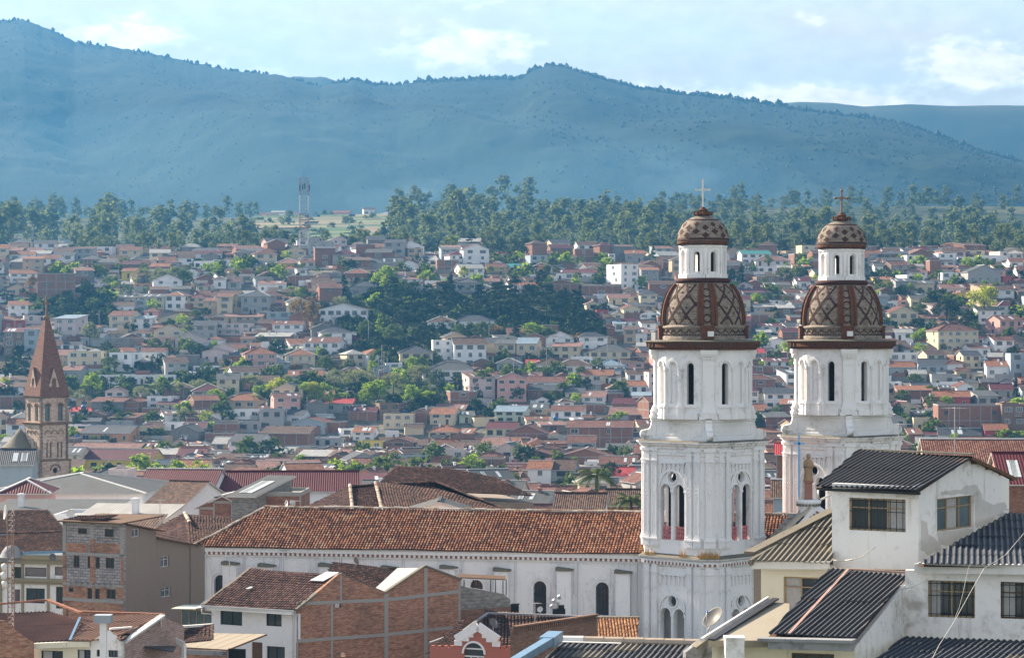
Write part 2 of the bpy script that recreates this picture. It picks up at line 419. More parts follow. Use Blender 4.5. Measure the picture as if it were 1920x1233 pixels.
# ---------------------------------------------------------------- land
PROF = [(0, -33), (200, -31), (300, -33), (450, -38), (600, -41), (850, -41), (880, -34), (920, -26), (960, -17), (1050, 3.6), (1130, 22.7), (1200, 31.6), (1270, 32), (1400, 36),
        (1600, 49), (1900, 72), (2150, 99), (2300, 101), (2650, 98), (3300, 104), (12000, 110)]
def prof(Y):
    for (a, za), (b, zb) in zip(PROF, PROF[1:]):
        if Y <= b: return za+(zb-za)*(Y-a)/(b-a)
    return PROF[-1][1]
def ground(x, Y):
    n = noise.noise(Vector((x*.012, Y*.012, 3.3)))
    k = 0
    if 1090 < Y < 1500: z_ = noise.noise(Vector((x*.012, 1.5, 2)))*4*min(1, (Y-1090)/80, (1500-Y)/200)
    else: z_ = 0
    z = EYE+prof(Y)+z_+noise.noise(Vector((x*.0017, Y*.0017, 8)))*9*min(1, max(0, (Y-1250)/500))
    return z
def depth_at(py):
    """depth at which the ground shows at photo row py (town slope)"""
    lo, hi = 560, 1230
    for _ in range(40):
        mid = (lo+hi)/2
        y = 616.5-prof(mid)*K/mid
        if y > py: lo = mid
        else: hi = mid
    return lo

def grid_mesh(name, xs, ys, zf, mats, mf=None, smooth=True, **props):
    v = []; f = []; mi = []
    for y in ys:
        for x in xs(y): v.append((x, y, zf(x, y)))
    nx = len(xs(ys[0]))
    for j in range(len(ys)-1):
        for i in range(nx-1):
            a = j*nx+i; f.append((a, a+1, a+nx+1, a+nx))
            if mf: mi.append(mf(*[sum(v[k][q] for k in f[-1])/4 for q in (0, 1)]))
    me = bpy.data.meshes.new(name); me.from_pydata(v, [], f)
    for m in mats: me.materials.append(m)
    if mf: me.polygons.foreach_set('material_index', mi)
    me.polygons.foreach_set('use_smooth', [smooth]*len(f)); me.update()
    o = bpy.data.objects.new(name, me); C.objects.link(o)
    for k, x in props.items(): o[k] = x
    return o
def land_mat():
    t = NT('hillside_grass_and_dirt'); o = t.co('Object')
    n1 = t.noise(o, .018, 6, .6); n2 = t.noise(o, .12, 5, .65); n3 = t.noise(o, 1.1, 3)
    c = t.mix(t.sm(n1, .42, .6), (.045, .07, .022), (.10, .105, .04))
    c = t.mix(t.math('MULTIPLY', t.sm(n2, .5, .68), .7), c, (.15, .115, .07))
    c = t.mix(t.math('MULTIPLY', n3, .5), c, (.03, .045, .015))
    t.bump(n3, .3); return t.out(c, .95)
M['land'] = land_mat()
def dirt_mat():
    t = NT('yard_dirt_and_paving'); o = t.co('Object'); n1 = t.noise(o, .05, 6, .65); n2 = t.noise(o, .5, 4)
    c = t.mix(t.sm(n1, .4, .6), (.13, .105, .08), (.17, .16, .15)); c = t.mix(t.sm(n2, .5, .62), c, (.06, .075, .03))
    return t.out(c, .95)
M['dirt'] = dirt_mat()
def in_poly(x, y, P):
    c = False; n = len(P)
    for i in range(n):
        (x0, y0), (x1, y1) = P[i], P[(i+1) % n]
        if (y0 > y) != (y1 > y) and x < (x1-x0)*(y-y0)/(y1-y0)+x0: c = not c
    return c
def scrub_mat():
    t = NT('far_scrub_and_pasture'); o = t.co('Object'); n1 = t.noise(o, .012, 6, .65); n2 = t.noise(o, .08, 5, .7)
    c = t.mix(t.sm(n1, .4, .6), (.03, .045, .02), (.10, .10, .05)); c = t.mix(t.sm(n2, .45, .6), c, (.018, .032, .014)); return t.out(c, .95)
M['scrub'] = scrub_mat()
GREEN = [[(640, 575), (690, 525), (840, 560), (1030, 548), (1075, 590), (1125, 640), (1060, 650), (880, 640), (740, 685), (665, 685)],
         [(470, 735), (560, 725), (900, 712), (930, 745), (890, 752), (760, 775), (600, 765)], [(55, 560), (200, 545), (215, 600), (130, 640), (60, 590)],
         [(150, 715), (400, 715), (440, 745), (150, 760)], [(1060, 560), (1140, 590), (1135, 660), (1060, 640)], [(0, 660), (40, 640), (60, 720), (0, 720)]]
def land_kind(x, y):
    px = 960+x/y*K; py = 616.5-(ground(x, y)-EYE)*K/y
    if y > 1265: return 2
    return 1 if y < 1265 and not any(in_poly(px, py, g) for g in GREEN) else 0
ys_ = [60+i*12 for i in range(104)]+[1320+i*45 for i in range(45)]
grid_mesh('ground', lambda y: [(-.36+.72*i/120)*max(y, 260) for i in range(121)], ys_, ground, [M['land'], M['dirt'], M['scrub']], mf=land_kind, kind='structure')
# wide skirt of the same ground to the sides and behind, just below it
grid_mesh('valley_ground', lambda y: [-4500+i*150 for i in range(61)], [-300+i*150 for i in range(46)], lambda x, y: EYE+prof(max(0, y))-(2.5 if abs(x) > .36*max(y, 260)+160 else 24), [M['land']], kind='structure')

# fields in strips on the far terrace
def field_mat(name, c): 
    t = NT(name); o = t.co('Object', (1, .25, 1)); n = t.noise(o, .05, 5)
    return t.out(t.mix(n, mul(c, .7), mul(c, 1.25)), .95)
fcols = [(.20, .17, .09), (.09, .13, .05), (.22, .19, .11), (.07, .12, .04), (.26, .19, .11), (.16, .2, .07), (.28, .22, .13), (.09, .13, .05)]
fm = [field_mat('crop_strip', c) for c in fcols]
random.seed(5)
Yf = 1780; k = 0
while Yf < 2170:
    dY = random.uniform(9, 34)
    for (pa, pb) in ((478, 585), (585, 665), (655, 775)):
        pa2 = pa+random.uniform(-6, 16); pb2 = pb-random.uniform(-10, 22)
        if pa == 478 and Yf < 1960: continue
        mb = MB()
        n = 6; e = .35+.02*(k % 9)
        for i in range(n):
            xa = (pa2+(pb2-pa2)*i/n-960)/K; xb = (pa2+(pb2-pa2)*(i+1)/n-960)/K
            q = [(xa*Yf, Yf), (xb*Yf, Yf), (xb*(Yf+dY), Yf+dY), (xa*(Yf+dY), Yf+dY)]
            mb.poly([(x, y, ground(x, y)+e+.5) for x, y in q], 0)
        mb.build('field', fm[(k*3+int(pa)) % 8], kind='structure')
        k += 1
    Yf += dY

# mountains: ridge line read against the sky, real distance and depth
RID = [(-900, 60), (-400, 30), (-100, 42), (0, 38), (45, 38), (100, 58), (140, 78), (185, 85), (225, 90), (270, 98), (330, 110), (400, 126), (450, 135), (530, 141), (560, 151), (600, 162), (640, 154), (665, 150), (700, 158), (745, 160),
       (800, 152), (850, 148), (900, 146), (960, 147), (980, 145), (1000, 131), (1030, 124), (1060, 127), (1100, 139), (1150, 155), (1200, 166), (1290, 176), (1350, 181), (1400, 188), (1450, 196), (1520, 209), (1600, 221),
       (1680, 233), (1740, 251), (1800, 273), (1850, 290), (1920, 306), (2100, 340), (2600, 360)]
def lerp_tab(tab, x):
    if x <= tab[0][0]: return tab[0][1]
    for (a, ya), (b, yb) in zip(tab, tab[1:]):
        if x <= b: return ya+(yb-ya)*(x-a)/(b-a)
    return tab[-1][1]
def mtn_pt(px, t):
    """t 0 foot .. 1 ridge .. 1.3 down the back"""
    yr = 4700-700*min(1, max(0, (px-950)/970)); y0 = 3000
    Y = y0+(yr-y0)*t; py = lerp_tab(RID, px)
    zr = (616.5-py)/K*yr; zf = prof(y0)-4
    x = (px-960)/K*Y
    s = 1-(1-min(t, 1))**1.12
    z = zf+(zr-zf)*s
    e = min(1, t*4)*max(0, 1-t)**.6
    nn = noise.fractal(Vector((x*.0016, Y*.0011, 1.7)), 1.0, 2.1, 6)
    rr = 1-abs(noise.noise(Vector((x*.0031+Y*.0012, Y*.0006, 4.2))))*2
    n2_ = noise.fractal(Vector((x*.007, Y*.004, 5.1)), 1.0, 2.1, 5); z += e*(nn*60+rr*62-18+n2_*9)
    if t > .75: z += noise.noise(Vector((px*.09, 2.2, t*3)))*3*min(1, (t-.75)*4)
    if t > 1: z = zr-(t-1)*600
    return Vector((x, Y, EYE+z))
def mtn_mat():
    t = NT('forested_mountain'); o = t.co('Object')
    n1 = t.noise(o, .0035, 7, .62); n2 = t.noise(o, .022, 7, .7); n3 = t.noise(t.co('Object', (1, 1, .4)), .0012, 4)
    c = t.mix(t.sm(n1, .42, .6), (.007, .018, .009), (.020, .036, .015))
    c = t.mix(t.math('MULTIPLY', t.sm(n3, .55, .7), .8), c, (.04, .055, .028))
    c = t.mix(t.math('MULTIPLY', t.sm(n2, .35, .6), .75), c, (.005, .012, .006))
    t.bump(n2, 10, .5); return t.out(c, 1)
M['mtn'] = mtn_mat()
def sheet_from(fn, us, vs, name, mat, **props):
    v = [fn(u, w) for w in vs for u in us]; n = len(us)
    f = [(j*n+i, j*n+i+1, j*n+n+i+1, j*n+n+i) for j in range(len(vs)-1) for i in range(n-1)]
    me = bpy.data.meshes.new(name); me.from_pydata(v, [], f); me.materials.append(mat)
    me.polygons.foreach_set('use_smooth', [True]*len(f)); me.update()
    o = bpy.data.objects.new(name, me); C.objects.link(o)
    for k, x in props.items(): o[k] = x
    return o
sheet_from(mtn_pt, [-900+i*5 for i in range(700)], [i/110 for i in range(111)]+[1.05, 1.3], 'mountain', M['mtn'], kind='structure')
RID2 = [(-900, 200), (400, 200), (520, 150), (555, 143), (585, 146), (605, 143), (640, 156), (700, 185), (1000, 185), (1110, 150), (1150, 148), (1200, 164), (1300, 185), (1440, 196), (1500, 191), (1560, 193), (1620, 200), (1700, 196), (1780, 199), (1850, 198), (1920, 199), (2300, 190), (2700, 200)]
def mtn2_pt(px, t):
    yr = 5600; y0 = 4900; Y = y0+(yr-y0)*t; x = (px-960)/K*Y
    zr = (616.5-lerp_tab(RID2, px))/K*yr; z = 100+(zr-100)*(1-(1-min(1, t))**1.3)
    z += min(1, t*3)*max(0, 1-t)**.7*(noise.fractal(Vector((x*.0022, Y*.002, 9.7)), 1.0, 2.1, 5)*70)
    if t > 1: z = zr-(t-1)*700
    return Vector((x, Y, EYE+z))
def mtn2_mat():
    t = NT('bare_far_mountain'); o = t.co('Object'); n1 = t.noise(o, .004, 6, .6)
    return t.out(t.mix(t.sm(n1, .4, .62), (.05, .06, .03), (.10, .10, .055)), 1)
sheet_from(mtn2_pt, [-900+i*12 for i in range(300)], [i/30 for i in range(31)]+[1.3], 'far_mountain', mtn2_mat(), kind='structure')

# the woods on the mountain: small crowns, dense along the ridge and the nearer shoulder
def blob_forest(name, pts, mat):
    v = []; f = []; tint = []
    for (p, h, r) in pts:
        n = len(v); k = 5; a0 = random.random()*6
        for j, (zz, rr) in enumerate(((.0, .55), (.45, 1.0))):
            for i in range(k):
                q = rr*r*random.uniform(.75, 1.2); a = a0+2*math.pi*i/k
                v.append((p[0]+q*math.cos(a), p[1]+q*math.sin(a), p[2]+h*zz*random.uniform(.85, 1.1)))
        v.append((p[0]+random.uniform(-.3, .3)*r, p[1], p[2]+h))
        tt = random.random()
        for i in range(k):
            f.append((n+i, n+(i+1) % k, n+k+(i+1) % k, n+k+i)); f.append((n+k+i, n+k+(i+1) % k, n+2*k)); tint += [tt, tt]
    me = bpy.data.meshes.new(name); me.from_pydata(v, [], f); me.materials.append(mat)
    at = me.attributes.new('tint', 'FLOAT', 'FACE'); at.data.foreach_set('value', tint); me.update()
    o = bpy.data.objects.new(name, me); C.objects.link(o); return o
M['farleaf'] = m_leaf('distant_forest_leaf', (.006, .014, .007), (.016, .030, .012), .05)
random.seed(11)
pts = []
for i in range(1500):
    px = random.uniform(-60, 1990) if random.random() < .35 else random.uniform(620, 1990)
    if px < 620 and noise.noise(Vector((px*.02, 0, 0))) < -.1: continue
    p = mtn_pt(px, 1-random.random()**2*.02); h = random.uniform(3, 8)*(1.5 if random.random() < .08 else 1)
    pts.append(((p.x, p.y, p.z-1), h, h*random.uniform(.35, .6)))
for i in range(5000):
    px = random.uniform(-60, 1990); t = random.uniform(.12, 1)
    if noise.noise(Vector((px*.006, t*5, 2))) < -.22: continue
    p = mtn_pt(px, t); h = random.uniform(2.2, 4.6)*(1.25 if px > 1000 else 1); pts.append(((p.x, p.y, p.z-2), h, h*random.uniform(.45, .65)))
o = blob_forest('mountain_forest', pts, M['farleaf']); tag(o, 'hazy blue-green woods covering the slopes and ridge of the mountain', 'forest'); o['kind'] = 'stuff'

# haze over the whole valley and smoke at the mountain's foot
def vol_box(name, x0, x1, y0, y1, z0, z1, col, dens, anis):
    mb = MB(); mb.box(x0, x1, y0, y1, z0, z1)
    m = bpy.data.materials.new(name+'_air'); m.use_nodes = True; nt = m.node_tree
    nt.nodes.remove(nt.nodes['Principled BSDF'])
    pv = nt.nodes.new('ShaderNodeVolumePrincipled'); pv.inputs['Color'].default_value = tuple(col)+(1,)
    pv.inputs['Density'].default_value = dens; pv.inputs['Anisotropy'].default_value = anis
    nt.links.new(pv.outputs[0], nt.nodes['Material Output'].inputs['Volume'])
    return mb.build(name, m, kind='stuff'), pv, nt
HAZE, _, _ = vol_box('haze', -5200, 5200, -700, 5900, -12, 632, (.056, .192, .37), 2.1e-4, .4)
tag(HAZE, 'pale blue haze filling the valley between town and mountains', 'haze')

def cloud_vol(name, label, cat, c, r, dens, col=(.62, .80, .92)):
    mb = MB(); n = 20
    mb.lathe([(math.cos(-math.pi/2+math.pi*i/10), math.sin(-math.pi/2+math.pi*i/10)) for i in range(11)], n, smooth=True)
    mb.v = [(p[0]*r[0], p[1]*r[1], p[2]*r[2]) for p in mb.v]
    m = bpy.data.materials.new(name+'_air'); m.use_nodes = True; nt = m.node_tree; nt.nodes.remove(nt.nodes['Principled BSDF'])
    pv = nt.nodes.new('ShaderNodeVolumePrincipled'); pv.inputs['Color'].default_value = tuple(col)+(1,); pv.inputs['Density'].default_value = dens; pv.inputs['Anisotropy'].default_value = .3
    nt.links.new(pv.outputs[0], nt.nodes['Material Output'].inputs['Volume'])
    o = mb.build(name, m, kind='stuff'); o.location = c; tag(o, label, cat); return o
cloud_vol('mist', 'low pale mist lying along the foot of the mountain', 'mist', (-260, 2950, EYE+130), (640, 190, 130), 5e-4, (.20, .40, .55))
cloud_vol('mist', 'thin pale mist at the mountain foot behind the bell towers', 'mist', (190, 2950, EYE+130), (330, 150, 90), 4e-4, (.22, .46, .68))
random.seed(8)
for (cx, cz, n_, lab) in ((168, 152, 7, 'bluish smoke drifting up left of the nearer tower cross'), (-128, 146, 6, 'bluish smoke drifting over the woods right of the mast')):
    for i in range(n_):
        r_ = random.uniform(12, 26); o = cloud_vol('smoke', lab, 'smoke', (cx+random.uniform(-34, 34)+i*3, 2700+random.uniform(-30, 30), EYE+cz+random.uniform(-16, 22)), (r_*1.3, r_, r_*random.uniform(.5, .8)), 1.6e-3, (.35, .55, .74)); o['group'] = lab.split(' drifting')[0]+' puffs'+lab[-8:]
# ---------------------------------------------------------------- church with its two bell towers
def frame(phi, r, z=0):
    """wall frame: x along the wall, y into it, z up; phi measured from the camera side"""
    a = R(phi)
    return Matrix(((math.cos(a), -math.sin(a), 0, r*math.sin(a)), (math.sin(a), math.cos(a), 0, -r*math.cos(a)), (0, 0, 1, z), (0, 0, 0, 1)))
def dome_mat(name, a, b, c):
    t = NT(name); br = t.new('ShaderNodeTexBrick', offset=.5); t.l.new(t.co(), br.inputs['Vector']); br.inputs['Scale'].default_value = 1
    br.inputs['Brick Width'].default_value = .2; br.inputs['Row Height'].default_value = .13; br.inputs['Mortar Size'].default_value = .012
    t.set(br.inputs['Color1'], a); t.set(br.inputs['Color2'], b); t.set(br.inputs['Mortar'], c)
    n = t.noise(t.co('Object'), .9, 5, .65); n2 = t.noise(t.co('Object'), 9, 3)
    col = t.mix(t.math('MULTIPLY', t.sm(n, .45, .7), .6), br.outputs[0], (.10, .07, .05))
    col = t.mix(t.math('MULTIPLY', n2, .5), col, mul(a, .45))
    t.bump(t.math('SUBTRACT', n2, br.outputs[1]), .03); return t.out(col, .8)
M['dome_tile'] = dome_mat('glazed_grey_tan_dome_tile', (.44, .38, .31), (.25, .20, .16), (.08, .06, .05))
M['dome_red'] = dome_mat('oxblood_dome_tile', (.105, .042, .034), (.065, .03, .028), (.045, .03, .025))
M['dome_rib'] = dome_mat('rust_brown_rib_tile', (.24, .10, .05), (.13, .055, .035), (.06, .03, .025))
M['brickfringe'] = m_brick('weathered_cornice_brick', (.22, .09, .05), (.10, .045, .03), (.06, .045, .035), .12, .35, .02, .75)
M['pink'] = m_plain('pink_painted_balusters', (.55, .20, .20), .6)
M['drygrass'] = m_plain('dry_orange_grass', (.45, .27, .08), .9)
M['rust'] = m_plain('rusty_brown_iron', (.20, .12, .09), .7)
M['bluecross'] = m_plain('light_blue_paint', (.22, .42, .68), .5)

def profile_ring(mb, prof, poly, m=0, tint=.5):
    """moulding following a convex polygon outline: prof = [(offset, z)]"""
    n = len(poly)
    def off(i, d):
        p0, p1, p2 = Vector(poly[i-1]), Vector(poly[i]), Vector(poly[(i+1) % n])
        a = (p1-p0).normalized(); b = (p2-p1).normalized(); na = Vector((a.y, -a.x)); nb = Vector((b.y, -b.x))
        k = (na+nb)/(1+na.dot(nb)); return p1+k*d
    for (d0, z0), (d1, z1) in zip(prof, prof[1:]):
        a = [off(i, d0) for i in range(n)]; b = [off(i, d1) for i in range(n)]
        for i in range(n):
            j = (i+1) % n
            mb.poly([(a[i].x, a[i].y, z0), (a[j].x, a[j].y, z0), (b[j].x, b[j].y, z1), (b[i].x, b[i].y, z1)], m, tint)
def cap_poly(mb, poly, z, m=0, d=0):
    mb.poly([(p[0], p[1], z) for p in poly], m)
def cham(a, c):
    """square turned with a corner to the camera, apothem a, chamfer c; counter-clockwise"""
    out = []
    for k in range(4):
        f = R(45+90*k)
        n = Vector((math.sin(f), -math.cos(f))); t = Vector((math.cos(f), math.sin(f)))
        out += [n*a-t*(a-c), n*a+t*(a-c)]
    return [tuple(p) for p in out]
def arc_mould(mb, Mx, cx, cz, r, wd, dp, n=12, a0=0, a1=180, m=0):
    for i in range(n):
        t0 = R(a0+(a1-a0)*i/n); t1 = R(a0+(a1-a0)*(i+1)/n)
        q = lambda rr, t, y: Mx @ Vector((cx-rr*math.cos(t), y, cz+rr*math.sin(t)))
        mb.poly([q(r, t0, -dp), q(r, t1, -dp), q(r+wd, t1, -dp), q(r+wd, t0, -dp)], m)
        mb.poly([q(r+wd, t0, -dp), q(r+wd, t1, -dp), q(r+wd, t1, 0), q(r+wd, t0, 0)], m)
        mb.poly([q(r, t1, -dp), q(r, t0, -dp), q(r, t0, 0), q(r, t1, 0)], m)

GZ = -30.5      # ground under the church, relative to the eye
def rz_(z): return z-GZ     # tower-local height
def build_tower(name, label, loc, rz, extra):
    T = thing(name, label, 'bell tower', loc, rz)
    Wm = M['white']
    AP = 3.72; CH = .95; sq = cham(AP, CH)
    # --- two storeys of walls
    def storey(pname, z0, z1, ospr, lower):
        mb = MB(); hw = AP-CH
        for k in range(4):
            Fm = frame(45+90*k, AP); zs = z0+1.05
            ops = [('a', -.66, 1.0, zs, ospr+.5), ('a', .66, 1.0, zs, ospr+.5), ('c', 0, .84, ospr+.62, ospr+1.46)]
            mb.panel(Fm, -hw, hw, z0, z1, .38, ops, 0, seg=9, mb_=1)
            Fc = frame(90*k, AP*math.sqrt(2)-CH/math.sqrt(2)); w2 = CH/math.sqrt(2)
            mb.panel(Fc, -w2, w2, z0, z1, .7, (), 0, mb_=1)
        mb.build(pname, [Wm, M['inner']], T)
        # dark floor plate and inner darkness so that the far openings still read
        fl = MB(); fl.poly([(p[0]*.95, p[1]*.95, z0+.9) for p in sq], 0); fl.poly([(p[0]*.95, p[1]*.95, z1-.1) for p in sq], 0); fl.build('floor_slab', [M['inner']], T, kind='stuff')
        mo = MB()
        for k in range(4):
            Fm = frame(45+90*k, AP)
            arc_mould(mo, Fm, 0, ospr+.3, 1.2, .17, .13, 16)
            for cx in (-.66, .66): arc_mould(mo, Fm, cx, ospr, .5, .11, .07, 10)
            arc_mould(mo, Fm, 0, ospr+1.04, .44, .12, .09, 18, 0, 360)
            for x0, x1 in ((-1.4, -1.16), (-.16, .16), (1.16, 1.4)):
                mo.box(x0, x1, -.12, .0, ospr-.12, ospr+.03, 0, Fm); mo.box(x0+.05, x1-.05, -.07, 0, z0+1.05, ospr-.12, 0, Fm)
        mo.build('window_moulding', [Wm], T, kind='stuff')
        # balustrades of pink turned balusters in each opening
        for k in range(4):
            for cx in (-.66, .66):
                b = MB(); Fm = frame(45+90*k, AP-.2)
                b.box(cx-.42, cx+.42, -.06, .06, z0+1.98, z0+2.08, 0, Fm); b.box(cx-.42, cx+.42, -.06, .06, z0+1.06, z0+1.14, 0, Fm)
                for i in range(5):
                    x = cx-.34+i*.17
                    for (w_, za, zb) in ((.035, 1.14, 1.3), (.06, 1.3, 1.5), (.03, 1.5, 1.66), (.055, 1.66, 1.82), (.035, 1.82, 1.98)):
                        b.box(x-w_, x+w_, -w_, w_, z0+za, z0+zb, 0, Fm)
                b.build('balustrade', [M['pink']], T)
        # pilasters: two at each end of a face and one on the chamfer
        pm = MB(); H = z1-z0
        pm.box(-.36, .36, -.22, 0, 0, .5); pm.box(-.39, .39, -.30, 0, .5, .62); pm.box(-.32, .32, -.24, 0, .62, .8)
        pm.box(-.27, .27, -.16, 0, .8, H-.95); pm.box(-.33, .33, -.24, 0, H-1.0, H-.88); pm.box(-.27, .27, -.17, 0, H-.88, H-.2); pm.box(-.38, .38, -.28, 0, H-.2, H)
        for sx in (-1, 1):
            pm.box(sx*.2-.035, sx*.2+.035, -.21, -.16, 1.0, H-1.2)
        pm.box(-.235, .235, -.21, -.16, .9, 1.0); pm.box(-.235, .235, -.21, -.16, H-1.2, H-1.1)
        pme = pm.mesh('pilaster', [Wm])
        om = MB(); zc = H*.56
        for (dx, dz, r_) in ((0, 0, .13), (0, .3, .09), (0, -.3, .09), (.12, .16, .06), (-.12, .16, .06), (.12, -.16, .06), (-.12, -.16, .06), (0, .52, .05), (0, -.52, .05)):
            om.lathe([(0, -.05), (r_*.8, -.03), (r_, 0)], 8, m=0, smooth=False, M=Matrix.Translation((dx, -.17, zc+dz)) @ Matrix.Rotation(R(90), 4, 'X').inverted())
        ome = om.mesh('relief_ornament', [Wm])
        for k in range(4):
            for cx in (-2.5, -1.72, 1.72, 2.5):
                Mx = frame(45+90*k, AP) @ Matrix.Translation((cx, 0, z0+.55))
                put(pme, 'pilaster', T, M=Mx); put(ome, 'relief_ornament', T, M=Mx, kind='stuff')
            for dx in (0,):
                Mx = frame(90*k, AP*math.sqrt(2)-CH/math.sqrt(2)) @ Matrix.Translation((dx, 0, z0+.55))
                put(pme, 'pilaster', T, M=Mx @ Matrix.Diagonal((1.25, 1, 1, 1))); put(ome, 'relief_ornament', T, M=Mx, kind='stuff')
        # frieze of little hanging arches between the pilasters
        fr = MB()
        for k in range(4):
            Fm = frame(45+90*k, AP)
            for i in range(6):
                x = -1.1+i*.44
                fr.box(x-.05, x+.05, -.1, 0, z1-1.35, z1-.72, 0, Fm); fr.box(x-.09, x+.09, -.13, 0, z1-.8, z1-.66, 0, Fm)
                if i < 5: arc_mould(fr, Fm, x+.22, z1-.95, .14, .07, .08, 6)
            fr.box(-1.3, 1.3, -.14, 0, z1-.62, z1-.5, 0, Fm)
        fr.build('arcade_frieze', [Wm], T, kind='stuff')
    storey('lower_wall', 0, rz_(-18.35), rz_(-22.0), True)
    storey('belfry_wall', rz_(-17.3), rz_(-9.75), rz_(-12.45), False)
    # --- cornice between the storeys, with red and white dentils
    mb = MB(); zc = rz_(-18.35)
    profile_ring(mb, [(0, zc), (.12, zc+.08), (.12, zc+.3), (.2, zc+.3), (.2, zc+.58), (.42, zc+.68), (.5, zc+.8)], sq)
    profile_ring(mb, [(.5, zc+.8), (0, zc+1.0), (0.02, zc+1.05)], sq, 1); profile_ring(mb, [(.02, zc+1.03), (.02, zc+1.08), (-.9, zc+1.08)], sq, 0)
    mb.build('middle_cornice', [M['white_st'], M['moss']], T)
    dm = MB(); dr = MB(); n = len(sq)
    for i in range(n):
        a = Vector(sq[i]); b = Vector(sq[(i+1) % n]); L = (b-a).length; d = (b-a)/L; nv = Vector((d.y, -d.x)); m_ = max(2, int(L/.17))
        for j in range(m_):
            c = a+d*(L*(j+.5)/m_)+nv*.2
            (dm if j % 2 else dr).beam((c.x, c.y, zc+.33), (c.x+nv.x*.1, c.y+nv.y*.1, zc+.33), L/m_*.9, .2)
    dm.build('brick_dentil_course', [M['red_brick']], T, kind='stuff'); dr.build('white_dentil_course', [Wm], T, kind='stuff')
    # dry grass on the ledge
    g = MB(); random.seed(len(name)+int(loc[0]))
    for i in range(520):
        e = random.choice((0, 0, 1, 7)); a = Vector(sq[(e+6) % 8]); b = Vector(sq[(e+7) % 8]); q = a.lerp(b, random.random())
        if noise.noise(Vector((q.x*.9, q.y*.9, loc[0]))) < -.05: continue
        o_ = q.normalized()*random.uniform(.1, .45); h = random.uniform(.15, .38)+random.random()**3*.5; p = Vector((q.x+o_.x, q.y+o_.y, zc+.86))
        s_ = Vector((random.uniform(-.15, .15), random.uniform(-.15, .15), h)); w_ = Vector((.03, .0, 0))
        g.poly([p-w_, p+w_, p+s_], 0, random.random())
    g.build('ledge_grass', [M['drygrass']], T, kind='stuff')
    # --- entablature above the belfry
    mb = MB(); zc = rz_(-9.75)
    profile_ring(mb, [(0, zc), (.10, zc+.02), (.12, zc+.22), (.05, zc+.25), (.05, zc+.5), (.18, zc+.55), (.2, zc+.68), (.32, zc+.75), (.42, zc+.92), (.55, zc+.98), (.55, zc+1.05)], sq)
    profile_ring(mb, [(.55, zc+1.05), (.5, zc+1.12), (-1.8, zc+1.16), (-3.0, zc+1.16)], sq, 1)
    mb.build('top_cornice', [M['white_st'], M['moss']], T)
    # --- attic block with scrolls at the corners
    z0 = rz_(-8.62); z1 = rz_(-6.95); sq2 = cham(2.95, .25)
    mb = MB(); profile_ring(mb, [(0, z0), (.08, z0), (.08, z0+.22), (0, z0+.25), (0, z1-.25), (.1, z1-.2), (.1, z1)], sq2)
    profile_ring(mb, [(.13, z1-.01), (.16, z1+.06), (-.9, z1+.26), (-2.6, z1+.3)], sq2, 1)
    for k in range(4):
        Fm = frame(45+90*k, 2.95)
        for (x0, x1, y0, y1) in ((-2.3, 2.3, z0+.4, z0+.46), (-2.3, 2.3, z1-.5, z1-.44), (-2.3, -2.24, z0+.4, z1-.44), (2.24, 2.3, z0+.4, z1-.44)):
            mb.box(x0, x1, -.04, 0, y0, y1, 0, Fm)
    mb.build('attic_block', [Wm, M['moss']], T)
    sm = MB(); H = z1-z0
    pr = [(0, 0), (1.25, 0)]
    for i in range(13):
        a = R(-90+i*22.5); pr.append((1.25-.42+0*i+.42*math.cos(a)+.0, .42+.42*math.sin(a))) if i < 7 else None
    pr += [(.52, .86), (.42, 1.1), (.34, H-.2), (.2, H), (0, H)]
    pr = [pr[0], (1.0, 0)]+pr[2:]
    for sgn in (0,):
        sm.prism([(-.26, -x, z) for x, z in pr], (.52, 0, 0))
    sme = sm.mesh('corner_scroll', [M['white_st']])
    for k in range(4):
        put(sme, 'corner_scroll', T, M=frame(90*k, 3.78-.1) @ Matrix.Translation((0, 0, z0)))
    # --- drum of the upper lantern storey
    AR = 3.62; zd0 = rz_(-6.95); zd1 = rz_(-1.62)
    fac = []
    for k in range(4): fac += [(90*k, 'p'), (90*k+21, 'o'), (90*k+45, 'b'), (90*k+69, 'o')]
    pts = []
    for i, (ph, _) in enumerate(fac):
        nx = fac[(i+1) % 16][0]; d = ((nx-ph) % 360)/2; rr = AR/math.cos(R(d)); a = R(ph+d); pts.append((rr*math.sin(a), -rr*math.cos(a)))
    mb = MB(); mo = MB()
